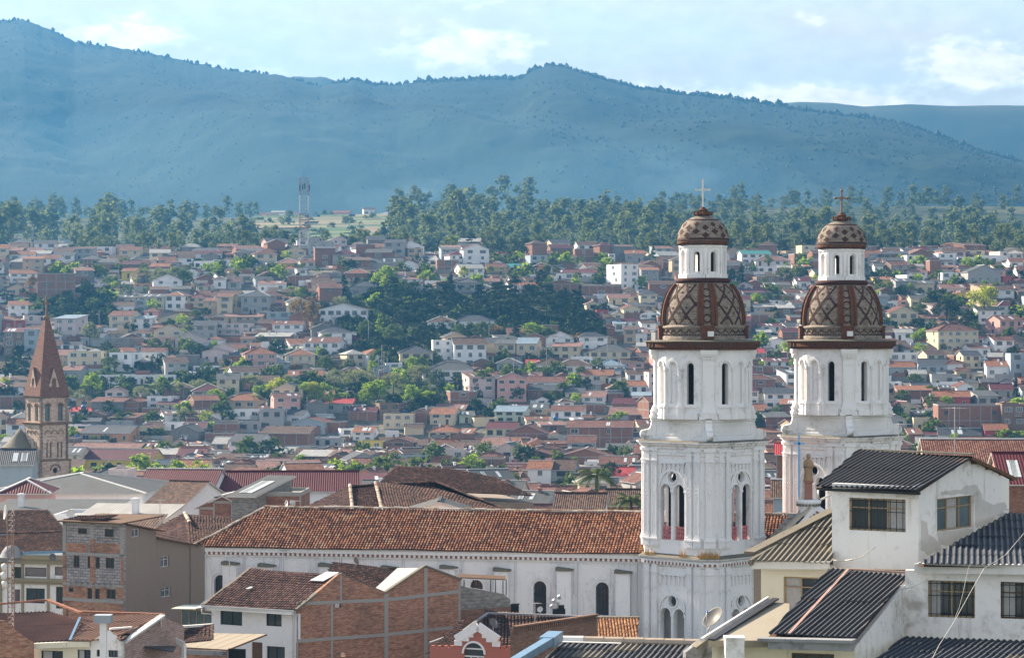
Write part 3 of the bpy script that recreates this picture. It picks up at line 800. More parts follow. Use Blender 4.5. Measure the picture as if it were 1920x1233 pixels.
    for i, (ph, kd) in enumerate(fac):
        dl = ((ph-fac[i-1][0]) % 360)/2; dr_ = ((fac[(i+1) % 16][0]-ph) % 360)/2
        x0 = -AR*math.tan(R(dl)); x1 = AR*math.tan(R(dr_)); Fm = frame(ph, AR); cx = (x0+x1)/2
        ops = [('a', cx, .56, zd0+1.15, zd0+4.35)] if kd == 'o' else [('a', cx, .62, zd0+1.2, zd0+4.35)] if kd == 'b' else []
        mb.panel(Fm, x0, x1, zd0, zd1, .55, ops, 0, seg=8, mb_=1)
        if kd != 'p':
            arc_mould(mo, Fm, cx, zd0+4.08, .40 if kd == 'o' else .38, .16, .10, 12)
            if kd == 'b':
                mo.box(cx-.4, cx+.4, .16, .2, zd0+1.1, zd0+4.45, 0, Fm); mo.box(cx-.2, cx+.2, .12, .16, zd0+1.35, zd0+3.9, 0, Fm)
            # slim half columns at the facet joints
            for xx in ((x0 if ph % 90 != 21 else None), (x1 if ph % 90 != 69 else None)):
                if xx is None: continue
                for (w_, za, zb, dp) in ((.13, 1.1, 3.75, .13), (.2, 3.75, 3.95, .2), (.2, .95, 1.12, .2)):
                    mo.box(xx-w_, xx+w_, -dp, .05, zd0+za, zd0+zb, 0, Fm)
                mo.box(xx-.24, xx+.24, -.26, .05, zd0, zd0+.95, 0, Fm); mo.box(xx-.28, xx+.28, -.30, .05, zd0+.87, zd0+.97, 0, Fm)
            mo.box(x0+.1, x1-.1, -.1, 0, zd0+.9, zd0+1.05, 0, Fm); mo.box(x0+.1, x1-.1, -.14, 0, zd0, zd0+.45, 0, Fm)
    mb.build('drum_wall', [Wm, M['inner']], T); mo.build('drum_arcade_moulding', [Wm], T, kind='stuff')
    # dark well so the drum reads hollow with floor
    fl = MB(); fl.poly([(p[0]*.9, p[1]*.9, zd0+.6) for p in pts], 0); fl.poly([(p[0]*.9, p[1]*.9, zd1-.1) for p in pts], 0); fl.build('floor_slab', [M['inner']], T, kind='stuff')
    pm = MB()
    for (w_, dp, za, zb) in ((.72, .5, 0, .25), (.62, .42, .25, .45), (.68, .46, .45, .6), (.55, .36, .6, .8), (.5, .3, .8, .95), (.44, .2, .95, 4.1), (.5, .26, 4.1, 4.22), (.44, .22, 4.22, 4.6), (.5, .3, 4.6, 4.8), (.58, .42, 4.8, 5.0), (.66, .52, 5.0, 5.33)):
        pm.box(-w_, w_, -dp, 0, za, zb)
    for dx in (-.25, 0, .25): pm.box(dx-.1, dx+.1, -.42, -.2, 4.62, 4.84)
    pme = pm.mesh('drum_pilaster', [Wm])
    for k in range(4): put(pme, 'drum_pilaster', T, M=frame(90*k, AR) @ Matrix.Translation((0, 0, zd0)))
    # --- brick cornice under the dome, bowed out over the pilasters
    out = []
    for i in range(64):
        a = 360*i/64; d = min(abs((a+45) % 90-45), 45); r_ = 4.02+.32*max(0, 1-d/13)**.5+.0; out.append((r_*math.sin(R(a)), -r_*math.cos(R(a))))
    mb = MB(); zc = zd1
    profile_ring(mb, [(-.5, zc), (-.12, zc), (-.1, zc+.18), (0, zc+.2), (.02, zc+.42), (.12, zc+.46), (.14, zc+.6)], out, 0)
    profile_ring(mb, [(.14, zc+.6), (.26, zc+.63), (.25, zc+.69), (-.3, zc+.74), (-1.0, zc+.78)], out, 1)
    mb.build('brick_cornice', [M['brickfringe'], M['moss']], T)
    bd = MB(); n = 140
    for i in range(n):
        a = 2*math.pi*i/n; q = out[int(i*64/n)]; rr = math.hypot(*q)-.02
        bd.box(-.055, .055, -.12, .05, zc+.2, zc+.58, 0, frame(math.degrees(a), rr), tint=random.random())
    bd.build('cornice_brick_course', [M['brickfringe']], T, kind='stuff')
    # --- big dome
    zb = rz_(-.68); sh = 0
    band = MB(); band.lathe([(3.30, zb-.3), (3.30, zb+.1), (3.22, zb+.14), (3.2, zb+.72), (3.34, zb+.8), (3.2, zb+.92), (3.08, zb+.98)], 64, m=0)
    band.build('dome_base_band', [M['dome_tile']], T)
    prof = [(3.04, zb+.95), (3.06, zb+1.5), (3.0, zb+2.1), (2.88, zb+2.7), (2.68, zb+3.25), (2.42, zb+3.75), (2.12, zb+4.15), (2.0, zb+4.28)]
    dome = MB(); dome.lathe(prof, 64, m=0); dome.build('dome_shell', [M['dome_tile']], T)
    def rad(z):
        for (r0, za), (r1, zb_) in zip(prof, prof[1:]):
            if z <= zb_: return r0+(r1-r0)*(z-za)/(zb_-za)
        return prof[-1][0]
    def strip(mb, path, w, off, m=0):
        """path of (angle deg, z) on the dome"""
        P = []
        for a, z in path:
            r_ = rad(z)+off; P.append(Vector((r_*math.sin(R(a)), -r_*math.cos(R(a)), z)))
        for i in range(len(P)-1):
            a, b = P[i], P[i+1]; d = (b-a).normalized(); nr = Vector((a.x, a.y, .8)).normalized(); s_ = d.cross(nr).normalized()*w/2; dn = nr*-(.08+off*.9)
            mb.poly([a+s_, b+s_, b-s_, a-s_], m); mb.poly([a+s_+dn, b+s_+dn, b+s_, a+s_], m); mb.poly([a-s_, b-s_, b-s_+dn, a-s_+dn], m)
    z_a, z_b = zb+1.0, zb+4.2
    for k in range(4):
        for s_ in (-1, 1):
            rb = MB(); strip(rb, [(90*k+s_*8.5, z_a+(z_b-z_a)*i/12) for i in range(13)], .36, .20)
            strip(rb, [(90*k+s_*12.5, z_a+(z_b-z_a)*i/12) for i in range(13)], .16, .30); rb.build('dome_rib', [M['dome_rib']], T)
        la = MB()
        for j in (-2, -1, 0, 1, 2):       # crossing diagonal bands of the lattice
            for s_ in (-1, 1):
                path = []
                for i in range(25):
                    f = i/24; z = z_a+.05+(z_b-z_a-.1)*f; a = 45+s_*(j*27+(f-.5)*50)
                    if 14 < a < 76: path.append((90*k+a, z))
                    else:
                        if len(path) > 1: strip(la, path, .15, .035)
                        path = []
                if len(path) > 1: strip(la, path, .15, .035)
        for aa in (31.5, 45, 58.5):
            for j in range(4):
                z = z_a+.5+j*.8+(.4 if aa == 45 else 0)
                if z < z_b-.3: strip(la, [(90*k+aa-1.8, z), (90*k+aa+1.8, z+.03)], .14, .03)
        la.build('dome_lattice', [M['dome_red']], T, kind='stuff')
        # medallions between the double ribs
        md = MB()
        for zz in (zb+1.5, zb+2.6, zb+3.5):
            rr_ = .3
            strip(md, [(90*k+math.degrees(rr_*math.cos(R(t))/rad(zz)), zz+rr_*math.sin(R(t))) for t in range(0, 361, 24)], .1, .06)
        md.build('dome_medallion', [M['dome_red']], T, kind='stuff')
    # garland on the base band
    ga = MB(); zz = zb+.45
    for i in range(28):
        a0 = 360*i/28
        P = []
        for j in range(6):
            a = a0+j*360/28/5; P.append(Vector((3.24*math.sin(R(a)), -3.24*math.cos(R(a)), zz+.18-.26*math.sin(math.pi*j/5))))
        for p, q in zip(P, P[1:]): ga.beam(p, q, .05, .09, up=(p.x, p.y, 0))
    for i in range(90):
        a = R(4*i); ga.box(-.05, .05, -.05, 0, zz-.26, zz-.17, 0, frame(4*i, 3.22))
    ga.build('garland_tilework', [M['dome_red']], T, kind='stuff')
    for k in range(4):
        pb = MB(); pb.box(-.5, .5, -.3, .1, zb-.1, zb+.9, 0, frame(90*k, 3.2)); pb.box(-.56, .56, -.36, .1, zb+.8, zb+.95, 0, frame(90*k, 3.2)); pb.build('rib_pedestal', [M['dome_rib']], T)
    lm = MB(); lm.box(-.23, .23, -.25, 0, zb+.1, zb+.5, 0, frame(extra.get('lamp', 3), 3.6)); lm.build('floodlight', [M['white2']], T)
    # --- lantern
    zl0 = rz_(3.95); zl1 = rz_(6.5); LA = 1.68
    ring = MB(); ring.lathe([(2.0, zl0-.38), (2.16, zl0-.3), (2.16, zl0-.1), (2.05, zl0), (1.6, zl0+.02)], 48); ring.build('lantern_base_ring', [M['dome_red']], T)
    mb = MB(); mo = MB(); hw = LA*math.tan(R(22.5))
    for k in range(8):
        Fm = frame(22.5+45*k, LA); blind = k % 2 == 1 and False
        mb.panel(Fm, -hw, hw, zl0, zl1, .4, [('a', 0, .46, zl0+.5, zl0+2.05)], 0, seg=8, mb_=1)
        arc_mould(mo, Fm, 0, zl0+1.84, .34, .13, .09, 12)
        for sx in (-1, 1): mo.box(sx*.40-.1, sx*.40+.1, -.09, 0, zl0+.3, zl0+1.84, 0, Fm)
        mo.box(-hw, hw, -.12, 0, zl0, zl0+.3, 0, Fm); mo.box(-hw, hw, -.1, 0, zl1-.16, zl1, 0, Fm)
        Fc = frame(45*k, LA/math.cos(R(22.5))-.02); mo.box(-.1, .1, -.06, .05, zl0+.3, zl1-.16, 0, Fc)
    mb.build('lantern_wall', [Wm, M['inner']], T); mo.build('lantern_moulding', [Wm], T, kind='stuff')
    cp = MB(); cp.lathe([(1.6, zl1), (1.9, zl1+.02), (2.02, zl1+.14), (2.04, zl1+.28), (1.98, zl1+.36)], 48); cp.build('cupola_cornice', [M['brickfringe']], T)
    zc = zl1+.34; prof2 = [(2.0*math.cos(t)+.02, zc+2.02*math.sin(t)**.92) for t in [i*math.pi/2/11 for i in range(11)]]+[(.42, zc+2.03)]
    prof2[-2] = (prof2[-2][0]+.1, prof2[-2][1])
    cu = MB(); cu.lathe(prof2, 48); cu.build('cupola_shell', [M['dome_tile']], T)
    prof[:] = prof2
    st = MB()
    for k in range(8):
        for (da, zz, ww) in ((0, zc+.42, .62), (0, zc+1.02, .55), (22.5, zc+.72, .62), (22.5, zc+1.28, .42)):
            r_ = rad(zz)+.035; a = 45*k+da; dz = .24
            p = lambda aa, z_: Vector(((rad(z_)+.035)*math.sin(R(aa)), -(rad(z_)+.035)*math.cos(R(aa)), z_))
            w_ = math.degrees(ww/2/r_)
            st.poly([p(a, zz-dz), p(a+w_, zz), p(a, zz+dz), p(a-w_, zz)])
    for zz in (zc+.14, zc+1.62):
        strip(st, [(i*10, zz+.01*(i % 2)) for i in range(37)], .16, .03)
    st.build('cupola_star_pattern', [M['dome_red']], T, kind='stuff')
    fi = MB(); zf = zc+1.98
    fi.lathe([(.5, zf-.05), (.52, zf+.05), (.7, zf+.12), (.66, zf+.24), (.35, zf+.3), (.42, zf+.45), (.22, zf+.6), (.14, zf+.7), (0, zf+.72)], 16, smooth=False)
    for k in range(8): fi.box(-.1, .1, -.1, .05, zf+.05, zf+.34, 0, frame(45*k, .66))
    fi.build('finial_base', [M['dome_rib']], T)
    cr = MB(); z0 = zf+.6; ht = extra['cross_h']
    cr.box(-.06, .06, -.06, .06, z0, z0+ht)
    cr.box(-.46, .46, -.05, .05, z0+ht*.66, z0+ht*.66+.11)
    for (x, z) in ((-.5, ht*.66+.055), (.5, ht*.66+.055), (0, ht+.04)):
        if extra['cross_kind'] == 'ball':
            cr.lathe([(0, -.13), (.1, -.08), (.13, 0), (.1, .08), (0, .13)], 8, M=Matrix.Translation((x, 0, z0+z)))
        else: cr.box(x-.09, x+.09, -.04, .04, z0+z-.09, z0+z+.09)
    for s_ in (-1, 1): cr.beam((s_*.2, 0, z0+ht*.66), (0, 0, z0+ht*.66+.25), .04, .04); cr.beam((s_*.2, 0, z0+ht*.66+.08), (0, 0, z0+ht*.66-.2), .04, .04)
    cr.beam((0, 0, z0+ht), (0, 0, z0+ht+.3), .03, .03)
    cr.build('cross', [extra['cross_mat']], T)
    return T
def at_base(px, Y, rz=0): 
    return ((px-960)/K*Y, Y, EYE+GZ)
T1 = build_tower('bell_tower', 'nearer white bell tower with tiled dome and thin plain cross, joined to the nave', at_base(1318, 200), R(2),
                 dict(cross_h=2.1, cross_kind='sq', cross_mat=M['galv'], lamp=3))
T2 = build_tower('bell_tower', 'farther white bell tower, right of the other, with a brown knobbed cross', at_base(1578, 209.5), R(1),
                 dict(cross_h=1.85, cross_kind='ball', cross_mat=M['rust'], lamp=2))
T1['group'] = T2['group'] = 'twin bell towers of the white church'

# ---------------------------------------------------------------- barrel tiles laid one by one
def clip_interval(poly, u):
    """v-range of a convex-ish polygon [(u,v)] along the line u=const"""
    vs = []
    n = len(poly)
    for i in range(n):
        (u0, v0), (u1, v1) = poly[i], poly[(i+1) % n]
        if (u0-u)*(u1-u) <= 0 and u0 != u1: vs.append(v0+(v1-v0)*(u-u0)/(u1-u0))
    return (min(vs), max(vs)) if len(vs) > 1 else None
SAG = .16
def roof_plane(P):
    """P: 3-D polygon, first edge is the eave left to right; returns origin, u, v, n and the 2-D outline"""
    O = Vector(P[0]); u = (Vector(P[1])-O); u.normalize()
    nn = Vector((0, 0, 0))
    for i in range(1, len(P)-1): nn += (Vector(P[i])-O).cross(Vector(P[i+1])-O)
    n = nn.normalized(); n = n if n.z > 0 else -n
    v = n.cross(u).normalized()
    if v.z < 0: v = -v
    return O, u, v, n, [((Vector(p)-O).dot(u), (Vector(p)-O).dot(v)) for p in P]
def tile_roof(name, P, mat, parent, pitch=.24, row=.36, rise=.075, seg=3, wob=.035, world=True, seed=1, base=True, thick=.12):
    O, u, v, n, q = roof_plane(P)
    rnd = random.Random(seed); mb = MB(); umin = min(a for a, b in q); umax = max(a for a, b in q)
    nc = int((umax-umin)/pitch)
    for c in range(nc+1):
        uc = umin+(c+.5)*pitch; r_ = clip_interval(q, uc)
        if not r_: continue
        v0, v1 = r_; k = max(1, int((v1-v0)/row+.5)); sag = noise.noise(Vector((uc*.15, seed, 1)))*SAG
        for j in range(k):
            va = v0+(v1-v0)*j/k-.05; vb = v0+(v1-v0)*(j+1)/k+.03
            lift = sag+noise.noise(Vector((uc*.3, va*.5, seed)))*.06; tl = rnd.random()*.8+.2*noise.noise(Vector((uc*.25, va*.25, seed+4)))+.1
            du = rnd.uniform(-wob, wob)*.5; w0 = pitch*.40; w1 = pitch*.34; dz = rnd.uniform(0, .02)
            A = []; B = []
            for i in range(seg+1):
                t = math.pi*i/seg; cc = -math.cos(t); ss = math.sin(t)
                A.append(O+u*(uc+du+cc*w0)+v*va+n*(lift+ss*rise+.045+dz)); B.append(O+u*(uc+cc*w1)+v*vb+n*(lift+ss*rise*.9+.01))
            for i in range(seg): mb.poly([A[i], A[i+1], B[i+1], B[i]], 0, min(1, max(0, tl)))
            mb.poly([A[i] for i in range(seg, -1, -1)], 0, .05)
    if base:
        for c in range(nc+1):
            ua = umin+c*pitch; ub = min(umax, ua+pitch); r0 = clip_interval(q, min(umax-1e-4, max(umin+1e-4, ua))); r1 = clip_interval(q, ub-1e-4)
            if r0 and r1:
                sg = noise.noise(Vector(((ua+pitch/2)*.15, seed, 1)))*SAG-.02
                f = lambda uu, vv: O+u*uu+v*vv+n*sg
                mb.poly([f(ua, r0[0]), f(ub, r1[0]), f(ub, r1[1]), f(ua, r0[1])], 0, .12+.1*rnd.random())
    return mb.build(name, [mat], parent, world=world, kind='stuff')
TILE_OR = m_tint('weathered_orange_clay_tile', [(0, (.06, .03, .025)), (.3, (.19, .08, .05)), (.6, (.34, .14, .07)), (.82, (.40, .22, .13)), (1, (.34, .27, .20))], dirt=.55, dcol=(.07, .045, .035))
TILE_DK = m_tint('dark_weathered_clay_tile', [(0, (.03, .022, .02)), (.4, (.075, .04, .032)), (.75, (.15, .065, .042)), (1, (.22, .14, .10))], dirt=.5, dcol=(.03, .025, .025))
TILE_BR = m_tint('bright_orange_clay_tile', [(0, (.20, .09, .05)), (.4, (.42, .20, .09)), (.8, (.52, .29, .14)), (1, (.42, .32, .2))], dirt=.2, dcol=(.12, .07, .05))

def ridge_caps(mb, a, b, r=.16, step=.42, m=0, seed=0):
    a = Vector(a); b = Vector(b); L = (b-a).length; n = max(1, int(L/step)); d = (b-a)/L; s_ = d.cross(Vector((0, 0, 1))).normalized()
    rnd = random.Random(seed)
    for i in range(n):
        p = a+d*(L*i/n-.03); q = a+d*(L*(i+1)/n+.03); k = 4; A = []; B = []; ra = r*rnd.uniform(.95, 1.15); h = rnd.uniform(0, .05)+.07*noise.noise(p*.35)
        for j in range(k+1):
            t = math.pi*j/k; off = s_*(-math.cos(t)); A.append(p+off*ra+Vector((0, 0, math.sin(t)*ra*.8+h))); B.append(q+off*ra*.88+Vector((0, 0, math.sin(t)*ra*.7+h)))
        tn = rnd.random()
        for j in range(k): mb.poly([A[j], A[j+1], B[j+1], B[j]], m, tn)
        mb.poly(A[::-1], m, .1)

# ---------------------------------------------------------------- nave
NV = thing('church_nave', 'long white nave with clay-tiled roof, buttresses and arched windows, left of the bell towers', 'church nave', (-8, 204, EYE+GZ))
EV = -17.55                                              # eave height relative to the eye
nA = Vector(((372-960)/K*207.2, 207.2, 0)); ang = R(-11.0); nd = Vector((math.cos(ang), math.sin(ang), 0)); nn_ = Vector((-nd.y, nd.x, 0))
NL = 48.2
NM = Matrix.Translation(nA) @ Matrix.Rotation(ang, 4, 'Z')       # nave frame: x along, y into the church
def npos(px): # distance along the nave wall of a photo column
    k = (px-960)/K; return (k*nA.y-nA.x)/(nd.x-k*nd.y)
HZ = EYE+EV
wins = [413, 540, 661, 778, 893, 1012, 1129]; butt = [437, 505, 618, 735, 845, 945, 1062, 1172]
ops = [('a', npos(p), 1.05, EYE-22.45+.0, EYE-19.85) for p in wins]
mb = MB(); mb.panel(NM, .35, NL, EYE+GZ, HZ-.35, .8, ops, 0, seg=10)
bx = NM @ Matrix.Translation((.35, 0, 0)) @ Matrix.Rotation(R(-90), 4, 'Z')
mb.panel(NM @ Matrix.Translation((.35, 11.4, 0)) @ Matrix.Rotation(R(-90), 4, 'Z'), 0, 11.4, EYE+GZ, HZ-.35, .8, (), 0)
mb.panel(NM @ Matrix.Translation((NL, 11.4, 0)) @ Matrix.Rotation(R(180), 4, 'Z'), 0, NL-.35, EYE+GZ, HZ-.35, .8, (), 0)
mb.build('nave_wall', [M['white']], NV, world=True)
for p in wins:
    x = npos(p); w = MB()
    w.box(x-.5, x+.5, .42, .44, EYE-22.45, EYE-19.9, 1, NM)
    for dx in (-.25, 0, .25): w.box(x+dx-.02, x+dx+.02, .38, .42, EYE-22.45, EYE-19.87, 0, NM)
    for i in range(5): w.box(x-.52, x+.52, .38, .42, EYE-22.4+i*.5, EYE-22.36+i*.5, 0, NM)
    w.build('arched_window', [M['iron'], M['glass']], NV, world=True)
    s_ = MB(); arc_mould(s_, NM, x, EYE-20.37, .72, .14, .08, 14)
    for sg in (-1, 1): s_.box(x+sg*.79-.07, x+sg*.79+.07, -.08, 0, EYE-22.5, EYE-20.37, 0, NM)
    s_.build('window_surround', [M['white']], NV, world=True)
for i, p in enumerate(butt):
    x = npos(p); b = MB(); top = EYE-18.95-.12*(i % 2)
    b.box(x-.62, x+.5, -.85, 0, EYE+GZ, top, 0, NM); b.prism([NM @ Vector(q) for q in ((x-.72, -.97, top), (x+.6, -.97, top), (x+.6, -.97, top+.12), (x-.72, -.97, top+.28))], nn_*.97, 1)
    b.build('buttress', [M['white'], M['moss']], NV, world=True)
    dp = MB(); dp.tube([NM @ Vector((x+.95, -.09, EYE+GZ)), NM @ Vector((x+.95, -.09, HZ-.75))], .055, 6)
    dp.build('drainpipe', [M['white2']], NV, world=True)
    st = MB(); st.box(x-.66, x-.54, -.1, 0, top+.2, HZ-.75, 0, NM); st.build('wall_strip', [M['white']], NV, world=True)
mb = MB()
for (y0, y1, z0, z1) in ((-.16, 0, -.75, -.66), (-.1, 0, -.66, -.42), (-.34, 0, -.40, -.12), (-.42, .1, -.12, .02)):
    mb.box(.1, NL, y0, y1, HZ+z0, HZ+z1, 0, NM)
    mb.box(.35+y0, .35, .02, 11.4, HZ+z0, HZ+z1, 0, NM)
mb.build('eaves_cornice', [M['white']], NV, world=True)
dm = MB(); dw = MB()
for i in range(int(NL/.2)): (dm if i % 2 else dw).box(.3+i*.2, .3+i*.2+.19, -.26, -.1, HZ-.62, HZ-.42, 0, NM)
dm.build('brick_dentil_course', [M['red_brick']], NV, world=True, kind='stuff'); dw.build('white_dentil_course', [M['white']], NV, world=True, kind='stuff')
RH = 2.75; y0 = -.55; ym = 5.7; y1 = 11.95
e0 = NM @ Vector((-.3, y0, HZ)); e1 = NM @ Vector((NL+.2, y0, HZ)); r0 = NM @ Vector((3.9, ym, HZ+RH)); r1 = NM @ Vector((NL+.2, ym, HZ+RH)); b0 = NM @ Vector((-.3, y1, HZ)); b1 = NM @ Vector((NL+.2, y1, HZ))
tile_roof('roof_tiles', [e0, e1, r1, r0], TILE_OR, NV, .245, .36, .085, seed=3)
tile_roof('roof_tiles', [b0, e0, r0], TILE_OR, NV, .245, .36, .085, seed=4)
bk = MB(); bk.poly([b1, b0, r0, r1]); bk.poly([e0+Vector((0, 0, -.05)), b0+Vector((0, 0, -.05)), b1+Vector((0, 0, -.05)), e1+Vector((0, 0, -.05))]); bk.build('roof_back_slope', [m_tile('nave_back_tiles', (.11, .05, .035), (.3, .12, .06), (.38, .2, .11))], NV, world=True)
M['ridgemortar'] = m_tint('mortared_ridge_cap', [(0, (.28, .16, .10)), (.5, (.45, .38, .30)), (1, (.55, .50, .44))], dirt=.5)
rc = MB(); ridge_caps(rc, r0+Vector((0, 0, .06)), r1+Vector((0, 0, .06)), .17, .42, 0, 2); ridge_caps(rc, e0+Vector((0, 0, .06)), r0+Vector((0, 0, .06)), .16, .42, 0, 3)
rc.build('ridge_caps', [M['ridgemortar']], NV, world=True, kind='stuff')

# facade gable with stepped coping, pedestal and statue, between the towers
FG = thing('facade_gable', 'white gable top with brick zigzag trim and round pedestal between the bell towers', 'church gable', W(1512, 1000, 196))
g = MB(); gy = 196.2
def gp(px, py, Y=gy): return W(px, py, Y)
g.prism([gp(1448, 1032), gp(1585, 1032), gp(1585, 985), gp(1531, 948), gp(1515, 962)], Vector((.3, 3.2, 0)), 0)
g.build('gable_wall', [M['white']], FG, world=True)
cp = MB(); cp.beam(gp(1447, 1022)+Vector((0, 1, .12)), gp(1519, 953)+Vector((0, 1, .12)), 2.2, .22); cp.build('coping', [m_plaster('beige_stone_coping', (.42, .37, .30), .5)], FG, world=True)
cp = MB(); cp.beam(gp(1519, 951)+Vector((0, .6, .1)), gp(1590, 990)+Vector((0, .6, .1)), 1.0, .16); cp.build('coping', [M['white']], FG, world=True)
zz = MB()
for i in range(9):
    t = i/8; p = gp(1490+t*42, 998-t*38, gy-.03); zz.box(p.x-.09, p.x+.07, p.y-.05, p.y, p.z-.06, p.z+.09)
for i in range(3):
    t = i/3; p = gp(1535+t*16, 962+t*14, gy-.03); zz.box(p.x-.09, p.x+.07, p.y-.05, p.y, p.z-.06, p.z+.09)
zz.build('brick_zigzag_course', [M['red_brick']], FG, world=True, kind='stuff')
for i in range(5):
    s_ = MB(); p = gp(1458+i*8, 1005-i*9.5, 197.6); s_.box(p.x-.5, p.x+.6, p.y, p.y+.8, p.z-.15, p.z+.14); s_.build('step_block', [M['concrete']], FG, world=True)
c0 = gp(1516, 960, 196.8); pd = MB()
pd.lathe([(.62, -.3), (.66, .5), (.95, .72), (1.0, .86), (.9, .95), (.4, 1.0)], 20, M=Matrix.Translation((c0.x, c0.y, c0.z)), smooth=False); pd.build('round_pedestal', [M['white']], FG, world=True)
dt = MB()
for i in range(20): dt.box(-.06, .06, -.1, 0, c0.z+.5, c0.z+.68, 0, Matrix.Translation((c0.x, c0.y, 0)) @ frame(18*i, .84))
dt.build('pedestal_dentils', [M['moss']], FG, world=True, kind='stuff')
cb = W(1498, 895, 196.6); cr = MB()
cr.box(cb.x-.07, cb.x+.07, cb.y-.05, cb.y+.05, cb.z-1.5, cb.z+3.3); cr.box(cb.x-.42, cb.x+.42, cb.y-.05, cb.y+.05, cb.z+2.55, cb.z+2.7)
cr = cr.build('tall_cross', [M['bluecross']], loc=cb); tag(cr, 'tall slim light blue cross standing left of the stone statue', 'cross')
SP = thing('statue', 'brown robed stone saint statue on a reddish pedestal between the bell towers', 'statue', (c0.x, c0.y, c0.z+1.0))
s_ = MB(); s_.lathe([(.45, 0), (.42, .1), (.40, 1.25), (.52, 1.3), (.52, 1.42), (.3, 1.44)], 4, smooth=False, M=Matrix.Rotation(R(40), 4, 'Z')); s_.build('statue_pedestal', [m_plaster('reddish_stone', (.30, .15, .11), .5)], SP)
stone = m_plaster('weathered_brown_statue_stone', (.36, .24, .14), .8, (.06, .04, .03), .03)
def robe(a, z):
    return .34-.10*(z/2.0)+.035*math.sin(a*7+z*1.5)+.03*math.sin(a*3+1)+(.08 if .9 < z < 1.45 and math.cos(a) > .3 else 0)
b = MB(); zs = [0, .15, .4, .7, 1.0, 1.2, 1.4, 1.55, 1.66, 1.72]; rs = [1.08, 1.0, .95, .95, 1.05, 1.1, 1.1, .95, .6, .42]; n = 20
rg = [[Vector((robe(2*math.pi*i/n, z)*k*math.sin(2*math.pi*i/n), -robe(2*math.pi*i/n, z)*k*.8*math.cos(2*math.pi*i/n), z+1.44)) for i in range(n)] for z, k in zip(zs, rs)]
for A, B in zip(rg, rg[1:]):
    for i in range(n): b.poly([A[i], A[(i+1) % n], B[(i+1) % n], B[i]], smooth=True)
b.poly(rg[-1], smooth=True)
b.lathe([(0, 1.68), (.11, 1.70), (.145, 1.8), (.15, 1.9), (.13, 2.0), (.07, 2.07), (0, 2.08)], 12, M=Matrix.Translation((0, -.02, 1.42)))
b.lathe([(.16, 1.78), (.18, 1.9), (.15, 2.04), (0, 2.12)], 12, M=Matrix.Translation((0, .03, 1.42)))
b.tube([(.24, -.05, 2.85), (.36, -.16, 2.5), (.12, -.34, 2.42)], .10, 8, r2=.06); b.tube([(-.24, -.05, 2.85), (-.36, -.16, 2.45), (-.1, -.34, 2.52)], .10, 8, r2=.06)
b.lathe([(0, 0), (.1, .03), (.12, .18), (.07, .3), (.09, .36), (.06, .45), (0, .47)], 10, M=Matrix.Translation((-.06, -.34, 2.5)))
b.build('robed_figure', [stone], SP)
# ---------------------------------------------------------------- the town on the slope
WALLC = {'w': ('white', (.80, .80, .80)), 'c': ('cream', (.62, .54, .38)), 'y': ('yellow', (.62, .50, .10)), 'p': ('pink', (.62, .36, .32)), 't': ('tan', (.48, .37, .25)),
         'g': ('grey', (.36, .36, .35)), 's': ('blue-grey', (.34, .40, .44)), 'r': ('red', (.42, .08, .07)), 'o': ('orange', (.58, .30, .15)), 'n': ('brown', (.22, .15, .11)),
         'e': ('pale green', (.50, .58, .46)), 'u': ('pale pink', (.62, .52, .50))}
for k, (nm, c) in WALLC.items(): M['w_'+k] = m_plaster(nm.replace(' ', '_').replace('-', '_')+'_house_plaster', c, .42, mul(c, .35), .02, 1.1)
M['w_b'] = m_brick('raw_red_brick_wall', (.36, .17, .11), (.29, .13, .085), (.27, .23, .20), .42, .13, .012, .3); WALLC['b'] = ('raw brick', 0)
M['w_k'] = m_brick('grey_block_wall', (.30, .29, .27), (.25, .24, .22), (.18, .17, .16), .5, .25, .015, .4); WALLC['k'] = ('grey block', 0)
ROOFC = {'r': ('red-brown tiled', m_tile('red_brown_roof_tile', (.09, .038, .03), (.16, .062, .045), (.21, .12, .085))),
         'o': ('orange tiled', m_tile('orange_roof_tile', (.16, .06, .035), (.25, .10, .055), (.31, .16, .09))),
         'd': ('dark tiled', m_tile('dark_roof_tile', (.05, .033, .03), (.10, .06, .045), (.15, .09, .06))),
         'p': ('pinkish tiled', m_tile('pinkish_roof_tile', (.17, .09, .075), (.24, .13, .105), (.30, .18, .145))),
         'm': ('maroon sheet', m_sheet('maroon_sheet', (.10, .017, .022))), 'R': ('bright red', m_sheet('bright_red_sheet', (.42, .05, .05))),
         'g': ('grey sheet', m_sheet('grey_fibre_cement_sheet', (.085, .09, .088))), 'k': ('dark grey', m_sheet('dark_slate_sheet', (.06, .065, .075))),
         'W': ('pale metal', m_sheet('pale_metal_sheet', (.34, .34, .32), rust=(.3, .24, .18))), 't': ('teal', m_sheet('teal_sheet', (.06, .26, .24))),
         'b': ('blue-grey metal', m_sheet('blue_grey_sheet', (.22, .30, .36)))}
for k in ROOFC: M['r_'+k] = ROOFC[k][1]
M['fascia'] = m_plain('pale_roof_edge', (.50, .48, .45), .8)
M['skylight'] = m_plain('translucent_skylight_sheet', (.50, .54, .54), .35)
M['winw'] = m_plain('white_window_frame', (.62, .62, .60), .6); M['wind'] = m_plain('dark_window_frame', (.07, .05, .04), .6)
M['plastic_blue'] = m_plain('blue_plastic', (.04, .16, .42), .4); M['plastic_black'] = m_plain('black_plastic', (.02, .02, .022), .4)

